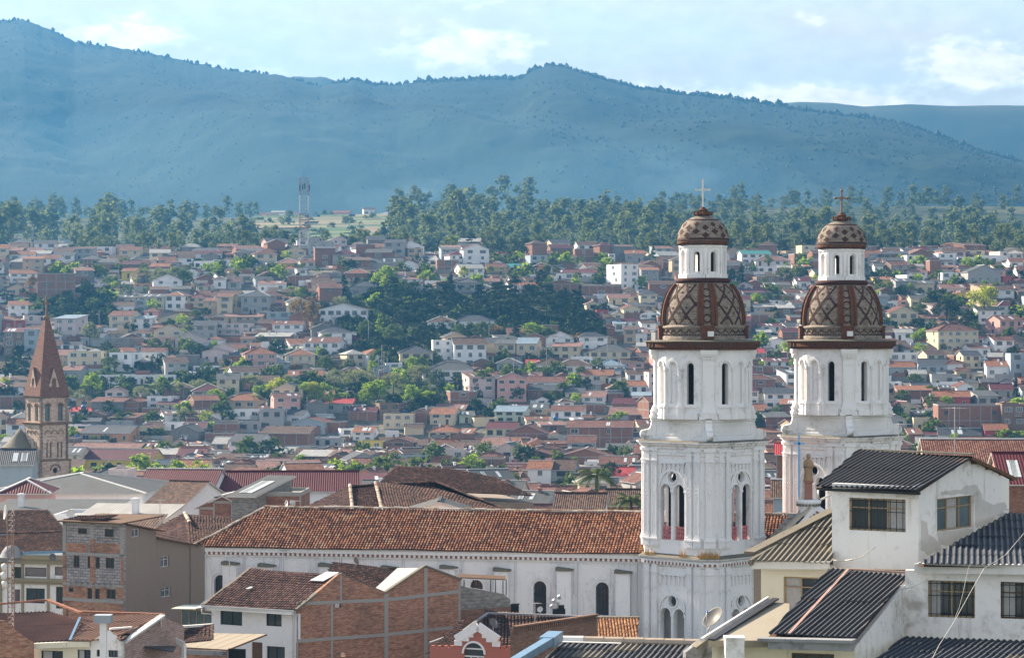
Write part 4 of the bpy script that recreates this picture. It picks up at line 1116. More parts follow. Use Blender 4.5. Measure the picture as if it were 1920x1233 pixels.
def win_mesh(fm, pm, split=1):
    mb = MB(); f = .06
    mb.box(-.5, .5, -.05, .0, 0, f, 0); mb.box(-.5, .5, -.05, 0, 1-f, 1, 0); mb.box(-.5, -.5+f, -.05, 0, f, 1-f, 0); mb.box(.5-f, .5, -.05, 0, f, 1-f, 0)
    for i in range(1, split+1): x = -.5+i/(split+1); mb.box(x-.02, x+.02, -.04, 0, f, 1-f, 0)
    mb.box(-.56, .56, -.10, 0, -.07, -.01, 2)
    me = mb.mesh('window', [fm, pm, M['concrete']])
    pb = MB(); pb.poly([(-.47, -.012, .03), (.47, -.012, .03), (.47, -.012, .97), (-.47, -.012, .97)], 0); return me, pb.mesh('pane', [pm])
WINS = [win_mesh(M['winw'], M['glass'], 1), win_mesh(M['wind'], M['glass'], 1), win_mesh(M['winw'], M['glass_blue'], 2), win_mesh(M['wind'], M['glass'], 2)]
dm_ = MB(); dm_.box(-.5, .5, -.05, 0, 0, 1, 0); dm_.box(-.57, -.5, -.07, 0, 0, 1.04, 1); dm_.box(.5, .57, -.07, 0, 0, 1.04, 1); dm_.box(-.5, .5, -.07, 0, 1, 1.04, 1)
DOOR = dm_.mesh('door', [M['wood'], M['winw']])
PLACED = []        # footprints: x, Y, r
VIEWB = []         # what shows where: (px0, px1, ytop, ybase, Y)
TOWN = []          # every house with what a label needs

def add_window(T, wall_mesh_idx, Mx, w, h):
    if isinstance(T, Mass):
        b = MB(); M2 = Mx @ Matrix.Diagonal((w, 1, h, 1))
        for q in ((-.5, .5, 0, .09), (-.5, .5, .91, 1), (-.5, -.44, .09, .91), (.44, .5, .09, .91)): b.box(q[0], q[1], -.05, 0, q[2], q[3], 0, M2)
        b.poly([M2 @ Vector(p) for p in ((-.47, -.012, .05), (.47, -.012, .05), (.47, -.012, .95), (-.47, -.012, .95))], 1)
        T.absorb(b, [M['winw'] if wall_mesh_idx % 2 == 0 else M['wind'], M['glass']]); return T
    fr, pn = WINS[wall_mesh_idx]
    o = put(fr, 'window', T, M=Mx @ Matrix.Diagonal((w, 1, h, 1)))
    c = put(pn, 'pane', o); return o

def slab(mb, P, th, m=0, me=1):
    """roof slope with thickness: P ordered, eave first"""
    P = [Vector(p) for p in P]; n = len(P); dn = Vector((0, 0, -th))
    mb.poly(P, m); mb.poly([p+dn for p in P[::-1]], me)
    for i in range(n): j = (i+1) % n; mb.poly([P[i]+dn, P[j]+dn, P[j], P[i]], me)

def house(x, Y, w, d, hv, rz, st, roof, rc, wc, rnd, zb=None, wins=None, far=False, opts='', nm='house', mass=None):
    """front face centred on (x, Y); hv visible wall height below the eave; storeys st"""
    g = ground(x, Y); zb = g if zb is None else zb
    T = thing(nm, '', 'house', (x, Y, zb), rz) if mass is None else Mass(mass[0], mass[1], (x, Y, zb), rz)
    base = min(0, min(ground(x, Y), ground(x, Y+d), ground(x-w/2, Y), ground(x+w/2, Y))-zb)-1.2
    hw = w/2; H = hv; wall = MB(); wm = M['w_'+wc]
    kr = 1 if Y < 860 else .85
    rise = {'gx': .21*d*kr, 'gy': .24*w*max(kr, .8), 'hip': .26*min(w, d)*kr, 'flat': 0, 'shed': .16*d*kr}[roof]
    if 'L' in opts: rise *= .6
    if 'F' in opts: rise *= .36
    # walls
    if roof == 'gy':
        wall.poly([(-hw, 0, base), (hw, 0, base), (hw, 0, H), (0, 0, H+rise), (-hw, 0, H)]); wall.poly([(hw, d, base), (-hw, d, base), (-hw, d, H), (0, d, H+rise), (hw, d, H)])
        wall.poly([(-hw, d, base), (-hw, 0, base), (-hw, 0, H), (-hw, d, H)]); wall.poly([(hw, 0, base), (hw, d, base), (hw, d, H), (hw, 0, H)])
    elif roof == 'gx':
        wall.poly([(-hw, 0, base), (hw, 0, base), (hw, 0, H), (-hw, 0, H)]); wall.poly([(hw, d, base), (-hw, d, base), (-hw, d, H), (hw, d, H)])
        wall.poly([(-hw, d, base), (-hw, 0, base), (-hw, 0, H), (-hw, d/2, H+rise), (-hw, d, H)]); wall.poly([(hw, 0, base), (hw, d, base), (hw, d, H), (hw, d/2, H+rise), (hw, 0, H)])
    elif roof == 'shed':
        wall.poly([(-hw, 0, base), (hw, 0, base), (hw, 0, H), (-hw, 0, H)]); wall.poly([(hw, d, base), (-hw, d, base), (-hw, d, H+rise), (hw, d, H+rise)])
        wall.poly([(-hw, d, base), (-hw, 0, base), (-hw, 0, H), (-hw, d, H+rise)]); wall.poly([(hw, 0, base), (hw, d, base), (hw, d, H+rise), (hw, 0, H)])
    else:
        wall.box(-hw, hw, 0, d, base, H, skip=('b',) if roof == 'hip' else ('b', 't'))
    wall.build('wall', [wm], T)
    rf = MB(); ov = .45; rm = M['r_'+rc]
    if roof == 'gx':
        k = rise/(d/2); e = ov*k; z = H+.06
        slab(rf, [(-hw-.35, -ov, z-e), (hw+.35, -ov, z-e), (hw+.35, d/2, z+rise), (-hw-.35, d/2, z+rise)], .12)
        slab(rf, [(hw+.35, d+ov, z-e), (-hw-.35, d+ov, z-e), (-hw-.35, d/2, z+rise), (hw+.35, d/2, z+rise)], .12)
        ridge = ((-hw-.35, d/2, z+rise), (hw+.35, d/2, z+rise)); hips = []
    elif roof == 'gy':
        k = rise/hw; e = ov*k; z = H+.06
        slab(rf, [(-hw-ov, d+.3, z-e), (-hw-ov, -.4, z-e), (0, -.4, z+rise), (0, d+.3, z+rise)], .12)
        slab(rf, [(hw+ov, -.4, z-e), (hw+ov, d+.3, z-e), (0, d+.3, z+rise), (0, -.4, z+rise)], .12)
        ridge = ((0, -.42, z+rise), (0, d+.3, z+rise)); hips = []
    elif roof == 'hip':
        z = H+.02; o_ = .5; r2 = min(hw, d/2)
        A, B, D_, E = (-hw-o_, -o_, z), (hw+o_, -o_, z), (hw+o_, d+o_, z), (-hw-o_, d+o_, z)
        if w >= d: P, Q = (-hw+d/2, d/2, z+rise), (hw-d/2+.01, d/2, z+rise)
        else: P, Q = (0, hw, z+rise), (0, d-hw, z+rise)
        if w >= d:
            slab(rf, [A, B, Q, P], .12); slab(rf, [B, D_, Q], .12); slab(rf, [D_, E, P, Q], .12); slab(rf, [E, A, P], .12)
            hips = [(A, P), (B, Q), (D_, Q), (E, P)]
        else:
            slab(rf, [A, B, P], .12); slab(rf, [B, D_, Q, P], .12); slab(rf, [D_, E, Q], .12); slab(rf, [E, A, P, Q], .12)
            hips = [(A, P), (B, P), (D_, Q), (E, Q)]
        ridge = (P, Q)
    elif roof == 'shed':
        z = H+.06; slab(rf, [(-hw-.4, -.7, z-.7*rise/d), (hw+.4, -.7, z-.7*rise/d), (hw+.4, d+.3, z+rise*1.03), (-hw-.4, d+.3, z+rise*1.03)], .14); ridge = None; hips = []
    else:
        slab(rf, [(-hw+.15, .15, H-.3), (hw-.15, .15, H-.3), (hw-.15, d-.15, H-.25), (-hw+.15, d-.15, H-.25)], .15)
        for (x0, x1, y0, y1) in ((-hw-.02, hw+.02, -.04, .16), (-hw-.02, hw+.02, d-.16, d+.02), (-hw-.02, -hw+.16, .16, d-.16), (hw-.16, hw+.02, .16, d-.16)):
            rf.box(x0, x1, y0, y1, H-.32, H+.10 if 'n' not in opts else H+.02, 1)
        ridge = None; hips = []
    rf.build('roof', [rm, M['fascia'] if roof != 'flat' else (wm if wc not in 'bk' else M['concrete'])], T)
    if (ridge or hips) and not far:
        rc_ = MB(); capm = M['winw'] if rnd.random() < .45 else rm
        for a, b in ([ridge] if ridge else [])+hips:
            if (Vector(a)-Vector(b)).length > .3: rc_.beam(Vector(a)+Vector((0, 0, .04)), Vector(b)+Vector((0, 0, .04)), .26, .14)
        rc_.build('ridge_cap', [capm], T)
    # raw-brick houses show their concrete frame
    if wc == 'b' and not far:
        fr = MB(); n = max(1, round(w/3.6)); nd_ = max(1, round(d/4)); shp = max(1, st)
        for i in range(n+1):
            xx = -hw+w*i/n; fr.box(max(-hw, xx-.14), min(hw, xx+.14), -.035, 0, base, H, 0)
        for i in range(nd_+1):
            yy = d*i/nd_; fr.box(-hw-.035, -hw, max(0, yy-.14), min(d, yy+.14), base, H, 0); fr.box(hw, hw+.035, max(0, yy-.14), min(d, yy+.14), base, H, 0)
        for s_ in range(shp+1):
            zz = H-s_*H/shp; fr.box(-hw-.03, hw+.03, -.045, 0, zz-.28, zz-.02, 0)
            for sg in (-1, 1): fr.box(sg*hw-.045*(sg < 0), sg*hw+.045*(sg > 0), 0, d, zz-.28, zz-.02, 0)
        fr.build('concrete_frame', [M['concrete']], T)
    # openings
    wk = rnd.randrange(4); sh = H/max(1, st)
    if wins is None: wins = (max(1, int(w/3.3)) if wc not in 'bk' else max(0, int(w/4)-1))
    if far: wins = min(wins, 2)
    ww0 = min(2.3, w/max(1, wins)*.58); hh = min(1.6, sh*.5)
    for s_ in range(st):
        z = H-(s_+1)*sh+sh*.33
        for i in range(wins):
            cx = -hw+w*(i+.5)/wins+rnd.uniform(-.25, .25); ww = ww0*rnd.choice((.55, .8, 1, 1, 1.15))
            if wc in 'bk' and rnd.random() < .4: continue
            if s_ == st-1 and rnd.random() < .22 and not far:
                put(DOOR, 'door', T, M=Matrix.Translation((cx, 0, H-st*sh)) @ Matrix.Diagonal((1.0, 1, 2.05, 1))); continue
            add_window(T, wk, Matrix.Translation((cx, 0, z)), ww, hh)
        if not far and d > 5 and wc not in 'bk':
            for sg in (-1, 1):
                if sg*rz > .04 and False: continue
                vis = (sg < 0 and rz > .05) or (sg > 0 and rz < -.05)
                if vis and rnd.random() < .9:
                    Mx = Matrix.Translation((sg*hw, d*rnd.uniform(.3, .6), z)) @ Matrix.Rotation(R(90*sg), 4, 'Z'); add_window(T, wk, Mx, ww0*.7, hh)
    # balcony or canopy, skylights, chimney
    if st >= 2 and not far and wc not in 'bk' and ('B' in opts or rnd.random() < .28):
        bw = w*rnd.uniform(.3, .6); bx_ = rnd.uniform(-hw+bw/2, hw-bw/2); z = H-sh-.1; b = MB()
        b.box(bx_-bw/2, bx_+bw/2, -1.1, 0, z-.14, z); 
        for i in range(int(bw/.35)+1): b.box(bx_-bw/2+i*.35, bx_-bw/2+i*.35+.05, -1.08, -1.03, z, z+.9)
        b.box(bx_-bw/2, bx_+bw/2, -1.1, -1.02, z+.85, z+.93); b.box(bx_-bw/2, bx_-bw/2+.06, -1.05, 0, z+.85, z+.93); b.box(bx_+bw/2-.06, bx_+bw/2, -1.05, 0, z+.85, z+.93)
        b.build('balcony', [M['fascia']], T)
    if not far and roof in ('gx', 'shed') and rc in 'rmopgk' and rnd.random() < .45:
        k = (rise/(d/2)) if roof == 'gx' else rise/d
        for i in range(rnd.randrange(1, 4)):
            xx = rnd.uniform(-hw+.8, hw-.8); ya = d*.08; yb = d*.36 if roof == 'gx' else d*.7; s_ = MB()
            s_.poly([(xx-.4, ya, H+.11+ya*k), (xx+.4, ya, H+.11+ya*k), (xx+.4, yb, H+.11+yb*k), (xx-.4, yb, H+.11+yb*k)])
            s_.build('skylight', [M['skylight']], T)
    if not far and roof != 'flat' and rnd.random() < .18:
        c = MB(); xx = rnd.uniform(-hw*.6, hw*.6); z = H+rise*.5; c.box(xx-.3, xx+.3, d*.4, d*.4+.6, z-.5, z+1.5); c.box(xx-.4, xx+.4, d*.4-.1, d*.4+.7, z+1.3, z+1.42); c.build('chimney', [M['w_w'] if rnd.random() < .6 else M['w_b']], T)
    PLACED.append((x+math.sin(-rz)*d/2, Y+d/2, .52*math.hypot(w, d)*.86))
    px = 960+x/Y*K
    yb = 616.5-(zb-EYE)/Y*K; yt = 616.5-(zb+H-EYE)/Y*K; yr = 616.5-(zb+H+rise-EYE)/Y*K
    VIEWB.append((px-w/2/Y*K, px+w/2/Y*K, yr, yb, Y))
    if mass is None: TOWN.append(dict(T=T, px=px, py=(yr+yb)/2, w=w, st=st, roof=roof, rc=rc, wc=wc, Y=Y))
    return T

CROPS = {'A': (0, 440, 4.571), 'B': (400, 440, 4.571), 'C': (800, 440, 4.571), 'D': (0, 680, 4.571), 'E': (400, 680, 4.252), 'F': (800, 680, 4.252), 'G': (1380, 420, 4.4), 'H': (1640, 420, 2.804)}
# crop, x0, x1, eave y, base y, storeys, roof, roof colour, wall colour, turn (degrees, + shows the left side), depth, options
TAB = """A 325 635 330 600 4 flat g b 8 10
A 90 320 330 410 2 gx o w 14 9
A 1415 1570 520 645 2 hip o w -12 9
A 1600 1690 310 390 1 gy d w -15 9
A 1660 1920 225 300 1 flat g w -10 9
A 940 1150 605 680 1 gx d w 0 8
A 1155 1250 560 670 2 flat g s 0 8
A 460 655 715 900 3 shed b u -18 9
A 575 870 1000 1140 2 flat r c -8 10
A 930 1130 690 815 2 gx r c -14 9 B
A 1110 1300 715 815 2 shed b w -8 7
A 1355 1650 715 790 1 gy r c -6 9 L
A 1210 1420 1000 1080 1 gx r w 0 8
A 930 1130 1010 1170 2 flat g w -20 8
A 940 1110 880 1000 2 flat g k -20 10
A 35 205 830 1040 3 shed m n 4 9
A 205 320 810 1040 3 flat k s 4 9
A 1285 1490 880 985 2 flat m p 0 8 B
A 1500 1740 880 1000 1 gy g u -6 10
A 1610 1760 540 625 2 hip m c -12 8 B
A 1740 1860 565 690 2 shed r t 0 8
A 1860 1990 530 700 3 shed r c 0 9
A 25 210 730 830 1 shed r r 4 9
A 0 90 500 580 1 gy r w 4 9
A 1730 1960 1000 1090 1 gy g u 0 9 L
A 1655 1900 1125 1190 1 flat g w 0 8
A 1000 1160 535 600 1 shed g g 0 8
A 1175 1410 530 640 2 shed g c -6 8
A 1050 1270 250 330 1 gx m n 4 9
A 790 940 245 335 2 flat g b 0 9
A 635 900 445 520 1 shed k r -6 8
A 715 860 545 600 1 flat g s -20 7
A 60 240 460 520 1 gy r c 6 8
A 1150 1290 420 480 1 flat p o 10 7
A 490 680 500 590 1 flat r b -4 7
A 30 110 880 980 3 flat m w 0 8
A 0 135 1090 1190 2 flat m t 6 8
A 1040 1160 310 370 1 gx o y -10 7
A 690 880 880 950 1 gx k s -12 8
A 380 620 270 330 1 gy r b 4 9
B 0 140 215 305 2 flat g w 4 9
B 315 520 262 320 1 gx k c 6 9
B 535 760 245 310 1 hip p y 6 10
B 1125 1350 215 345 2 shed d b 6 10
B 1355 1625 240 330 1 gx g g 4 12
B 1625 1730 240 345 1 gy d w -4 14
B 1700 1925 215 280 1 shed W w 6 16
B 380 620 420 490 1 gx p w -4 8
B 25 205 515 645 2 gx d c -12 9 B
B 235 480 525 680 2 hip k g -6 10
B 640 830 350 440 1 flat g b -4 8
B 900 1320 640 770 2 gy d w -4 12 L
B 505 765 765 880 2 gx r w -6 8
B 765 1080 920 1055 2 gx r w -8 9
B 275 540 1020 1190 3 hip o p 12 10
B 620 870 1030 1165 2 hip o c 6 9 B
B 1600 1880 1010 1145 2 hip k c 6 11
B 1650 1820 950 1010 1 hip d c 6 8
B 20 310 760 860 2 flat p u -6 9 B
B 30 410 700 760 1 shed p t -4 8
B 360 650 870 960 1 shed W b -6 8
B 1645 1880 470 540 1 gy b s 0 9 L
B 1605 1850 378 430 1 shed p w 0 8
B 1180 1400 440 540 1 hip k g 4 9
B 1480 1620 1100 1190 2 flat g w 10 8
B 0 170 960 1080 1 gy g u 6 9
B 80 280 970 1010 1 gx r w 6 8
B 980 1120 290 330 1 gx o o 8 8
B 100 260 245 300 1 hip m w 0 9
B 830 980 290 330 1 shed k w 0 8
B 565 730 300 335 1 hip o w 0 8
B 0 110 380 470 1 hip d w 0 9
B 120 230 400 470 1 gx d g 0 9
B 500 660 1090 1180 2 shed b s 0 8
B 1130 1340 330 420 1 hip o b 4 9
C 290 490 285 390 2 gx W w 16 9
C 515 680 275 350 2 gx r y 4 8 B
C 680 790 275 345 1 gx t c 4 8
C 790 905 275 335 1 gx W c 4 8
C 870 975 275 330 1 shed t w 4 8
C 90 275 215 330 2 flat r b 6 9
C 530 900 195 230 1 shed R r 4 10
C 610 770 150 205 1 flat r r 4 8
C 1110 1540 325 390 1 gx m w -6 12 L
C 1665 1815 255 470 4 flat g w 28 11
C 1010 1300 420 545 2 gy W b -6 11 L
C 1330 1660 435 545 1 flat W b 10 10
C 240 430 410 560 2 hip k g -10 9 B
C 430 560 455 560 1 hip k c -4 9
C 10 250 745 850 2 hip d w 0 9
C 250 580 735 830 1 hip k w 0 10
C 235 510 935 1130 3 gx d w 6 11
C 590 760 930 1090 2 shed g c -6 9 B
C 770 940 930 1095 2 gx b c -10 10
C 1070 1310 955 1075 2 shed p c -10 9
C 1390 1740 1000 1120 2 hip g c -6 12 B
C 1455 1555 645 720 1 flat r r 0 7
C 1690 1830 630 710 1 gy r c 14 8
C 1370 1475 590 650 1 gy p c 10 9
C 1830 1990 680 720 1 gy d w 14 9
C 1690 1790 810 930 2 shed d t 0 8
C 1790 1890 840 930 1 gx p w 0 8
C 1110 1420 1120 1200 1 hip d w 0 9
C 1235 1420 1045 1130 1 flat g w 0 5 
C 850 960 1100 1160 1 gx R r -4 7
C 1270 1430 120 245 2 flat g b 4 9
C 1430 1560 155 235 2 flat g b 4 9
C 1560 1615 165 240 2 flat g w 0 7
C 1145 1360 235 275 1 shed d u 4 9
C 920 1070 270 345 1 hip r o 4 8
C 1560 1750 540 600 1 gx p c 6 9
C 890 1020 1110 1190 2 hip o b -6 7
C 600 810 1100 1190 1 hip k s -4 8
C 20 370 1130 1190 1 hip g w -4 10
C 1460 1700 1120 1190 1 hip b w 4 9
C 240 340 380 430 1 hip k t 0 6
C 960 1120 360 420 1 flat g w 0 8
C 1840 1990 300 420 2 shed o g 0 8
C 1700 1860 160 235 1 gx o g 0 8
C 0 130 170 210 1 shed W w 0 9
C 1600 1700 760 830 1 shed b w 0 7
D 840 1510 105 185 1 flat W w -2 12
D 60 215 525 655 2 gx o w 14 9
D 585 775 415 450 1 shed R w -6 8
D 780 1060 330 440 2 shed r k -6 9
D 1060 1185 330 440 2 gy o b -10 9
D 1255 1465 290 400 2 flat g w -12 8 B
D 940 1165 465 525 1 shed r b -16 8
D 1150 1300 560 655 1 gy p c -10 9
D 1280 1400 550 600 1 gx d o 6 8
D 1400 1560 510 580 1 flat p w -4 8
D 1460 1700 580 695 1 gy g k -10 9
D 615 1205 725 800 1 gx p y -8 9 L
D 625 1310 825 940 1 gx m y -8 11
D 680 1120 600 690 1 gx k o -14 11
D 1440 1750 920 980 1 gx o c -8 10
D 1315 1500 840 950 1 flat g s -4 8
D 1300 1500 780 840 1 shed W g -6 8
D 690 870 55 130 1 flat g s -4 8
D 530 690 60 230 2 gx p g -10 8
D 0 60 470 640 2 gx d c 6 8
D 0 210 285 400 1 flat m b 0 8
D 1000 1130 880 950 1 flat g u -6 6
D 1460 1620 690 740 1 gy m u -6 9
D 1340 1660 350 430 1 shed m c -8 9
D 1220 1360 385 460 1 flat g b 0 8
D 1560 1740 560 640 1 gx m w -10 9
D 1880 1990 500 600 2 flat g b -6 9
D 1755 1990 600 700 2 flat g b -6 9
D 0 130 1020 1080 1 gx k s 4 9
D 1820 1960 690 760 1 gx W t -10 9
D 330 620 -70 20 2 gx p t 0 9
E 370 560 370 545 2 flat g g -4 10
E 80 380 375 450 1 flat g w 0 9
E 65 430 300 370 1 hip o t 0 10
E 120 370 620 745 2 gx k w -24 9 B
E 375 760 560 740 2 shed d b -6 9
E 470 650 715 770 1 gx W e -10 8
E 310 600 855 930 1 gx p c -10 9
E 620 890 470 560 1 gy r s -14 9 L
E 900 1010 470 555 1 flat p b -14 8
E 1080 1300 385 460 1 gx m b -6 8
E 890 1110 320 400 1 gx R g -8 8
E 1355 1590 410 525 2 flat W c -4 9
E 1590 1700 390 480 1 gy r b -10 9
E 785 1025 600 680 1 flat W g -8 9
E 1110 1270 550 620 2 gx o w -10 9
E 1155 1350 625 695 1 flat o y -8 8
E 1350 1600 630 690 1 gy r b -8 10 L
E 0 200 480 600 2 flat r b 0 9
E 200 380 470 555 1 flat g g 0 8
E 670 900 740 800 1 shed W b -10 8
E 880 1080 770 830 1 gy d b -14 9
E 1060 1300 830 870 1 gx r b -16 9
E 1420 1750 740 800 1 flat g s -10 8
E 1470 1786 815 870 1 flat r u -10 8
E 600 870 100 190 1 gx o s 0 8
E 935 1250 95 160 1 hip m c 0 10
E 0 60 780 860 1 gy o b -6 9
E 580 720 410 510 1 gx k w -12 8
E 1280 1400 20 110 2 flat g s 0 7
E 1620 1790 650 700 1 shed d t 0 8
F 30 370 50 135 1 hip g w 0 10
F 790 1190 150 225 1 gx r w -4 9
F 1235 1480 95 165 1 gx o c -6 9
F 1550 1770 180 255 1 gx o w -4 9
F 810 1080 215 285 1 gx k b -10 9
F 1105 1250 235 295 1 gx g c -8 8
F 1235 1420 270 320 1 gx p w -10 9
F 1480 1740 320 360 1 gx m b -10 9
F 1455 1786 410 470 1 gx p b -8 10
F 25 215 405 495 2 gx o c -14 9
F 260 380 415 480 1 shed g e 0 8
F 540 780 385 475 2 gx b e -14 9
F 470 700 520 600 1 gx m c -14 10
F 1120 1640 510 670 2 gx r b -6 12 L
F 15 250 550 610 1 hip o c -10 9
F 250 350 560 610 1 shed o b -10 9
F 820 960 365 410 1 gx g t -8 8
F 990 1250 380 445 1 gx r w -8 9
F 510 760 700 770 1 gy g u -16 9
F 310 420 700 740 1 gx r t -10 9
F 700 1050 745 825 1 gy r b -6 10 L
F 1050 1480 745 825 1 gy r b -6 10 L
F 805 990 840 1010 2 gx o w -8 8
F 985 1170 850 1010 2 gx d g -8 9
F 200 620 760 835 1 flat o b -2 8
F 380 750 1020 1150 1 gx g c -10 9
F 870 1100 10 100 1 hip d w 0 10
F 1370 1600 60 95 1 gx b w 4 9
F 1600 1780 90 150 1 gx d w 0 9
F 630 960 560 620 1 gy r b -10 9
F 1310 1480 690 800 1 flat W b -6 9
F 1430 1640 690 740 1 shed g c -4 8
F 1380 1670 800 870 1 gx r b -6 8
F 1475 1650 900 960 1 gx R w -6 8
F 0 300 690 780 1 flat g u -4 9
F 430 620 650 740 1 gx p w -14 9
F 400 500 320 400 1 gx k w -6 8
F 60 300 370 420 1 gx p b -14 9
F 1250 1420 330 400 1 flat g b 0 9
F 1260 1390 170 230 1 shed k g 0 8
F 880 1010 800 840 1 shed r r 0 8
F 1640 1786 260 340 1 shed b w 0 7
G 45 290 245 330 2 gx t w 8 9
G 160 450 300 345 1 hip p w 4 9
G 100 390 355 405 1 flat g w 10 9
G 170 410 435 485 1 flat g n 10 9
G 60 370 560 620 1 shed m g 4 9
G 285 475 630 675 1 flat W w 4 8
G 120 265 745 850 1 flat r b 10 9
G 210 390 840 905 1 shed m w 0 8
G 480 616 245 335 2 flat g b 10 9
G 290 400 960 1060 1 gy W w 6 9
G 240 470 1130 1180 1 shed m w 0 8
G 350 480 690 760 1 shed W n 0 8
G 150 350 680 740 1 shed W g 0 8
G 240 450 500 560 1 shed g t 0 8
G 490 616 350 420 1 shed o c 6 8
G 500 616 470 540 1 gx m w 6 8
G 180 290 890 960 1 shed W s 0 8
G 130 240 1060 1120 1 gx R t 0 8
G 0 120 620 720 1 gx m c 4 8
G 130 400 1170 1230 1 flat r b 4 8
G 270 420 780 830 1 flat g s 0 8
H 85 185 215 280 2 gx r n 20 9
H 445 555 175 215 1 flat R w 4 9
H 555 700 165 215 1 flat k w 4 9
H 490 665 250 320 1 gy g g 4 12
H 355 440 255 320 2 flat p w 4 8
H 75 230 465 545 2 gy r c 10 9
H 330 550 560 670 3 hip r c 14 11
H 655 785 505 590 2 gx r p 20 10
H 625 735 610 685 2 gx r w 14 9
H 645 785 430 490 2 hip m w 16 9
H 80 230 675 725 1 flat g w -6 9
H 232 380 735 795 1 gx k s -6 9
H 370 465 735 795 1 hip r w 6 8
H 345 480 335 385 1 gx p u 10 8
H 100 235 960 1000 1 gy m c 10 10
H 335 668 950 1110 2 flat r b -2 12
H 670 790 945 1130 3 flat g n -2 12
H 205 335 1020 1085 1 flat r c 0 8
H 590 712 745 810 1 gx o w 0 9
H 310 500 905 960 1 gx o r -6 10
H 615 790 870 910 1 gx m g -4 10
H 80 215 750 800 1 gx o s 0 9
H 672 737 275 315 1 flat m r 4 6
H 495 610 650 700 1 gx r w 10 8
H 0 108 290 340 1 shed o y 0 8
H 0 45 220 280 1 gx g w 0 8
H 110 210 300 380 1 shed k g 4 8
H 210 315 310 375 1 shed g c 4 8
H 415 490 370 415 1 gy o y 8 8
H 50 120 405 450 1 flat k w 0 7
H 190 275 390 450 1 gx g c 4 8
H 265 325 515 560 1 flat W w 4 7
H 110 200 570 610 1 gx W w 0 8
H 150 220 550 590 1 shed r t 0 8
H 0 70 380 450 1 shed k s 0 8
H 250 340 175 230 1 flat g b 0 8
H 290 350 190 270 1 flat g b 4 8
H 465 560 690 760 2 gx k c 8 8
H 550 600 720 760 1 shed b c 0 7
H 715 790 680 820 3 flat g s 0 9
H 0 60 490 540 1 shed k w 0 8
H 430 500 770 830 1 hip r t 0 8
H 300 430 790 850 1 flat k g 0 8
H 540 650 900 960 1 shed g g 0 9
H 120 300 870 930 1 shed o b 0 8
H 100 180 760 800 1 flat r b 0 8
H 180 250 1100 1150 1 shed r b 0 9
H 340 560 1110 1160 1 gx k w 0 9
H 450 640 1150 1200 1 gx r t -6 9
H 225 380 1160 1210 1 gx W w -6 9
H 520 790 1180 1230 1 gx o b -4 10
H 580 700 1080 1160 1 gx o r 0 9
H 730 790 1190 1233 1 shed R w 0 8"""
random.seed(21)
EXTRA = []
def crop_px(c, x, y): a, b, s_ = CROPS[c]; return a+x/s_, b+y/s_
rows = []
for ln in TAB.split('\n'):
    f = ln.split()
    x0, ye = crop_px(f[0], float(f[1]), float(f[3])); x1, yb = crop_px(f[0], float(f[2]), float(f[4]))
    rows.append((x0, x1, ye, yb, int(f[5]), f[6], f[7], f[8], float(f[9]), float(f[10]), f[11] if len(f) > 11 else ''))
for (x0, x1, ye, yb, st, roof, rc, wc, turn, d, op) in rows:
    Y = depth_at(yb)
    zb = EYE+(616.5-yb)/K*Y; hm = (yb-ye)/K*Y
    x = ((x0+x1)/2-960)/K*Y; th = turn if turn else random.uniform(-5, 5)
    w = (x1-x0)/K*Y/math.cos(R(turn))
    rr = random.Random(int(x0*7+yb*13))
    house(x, Y, w, d*rr.uniform(1.0, 1.25), hm, R(th), st, roof, rc, wc, rr, zb=zb, opts=op)
NMAN = len(TOWN)
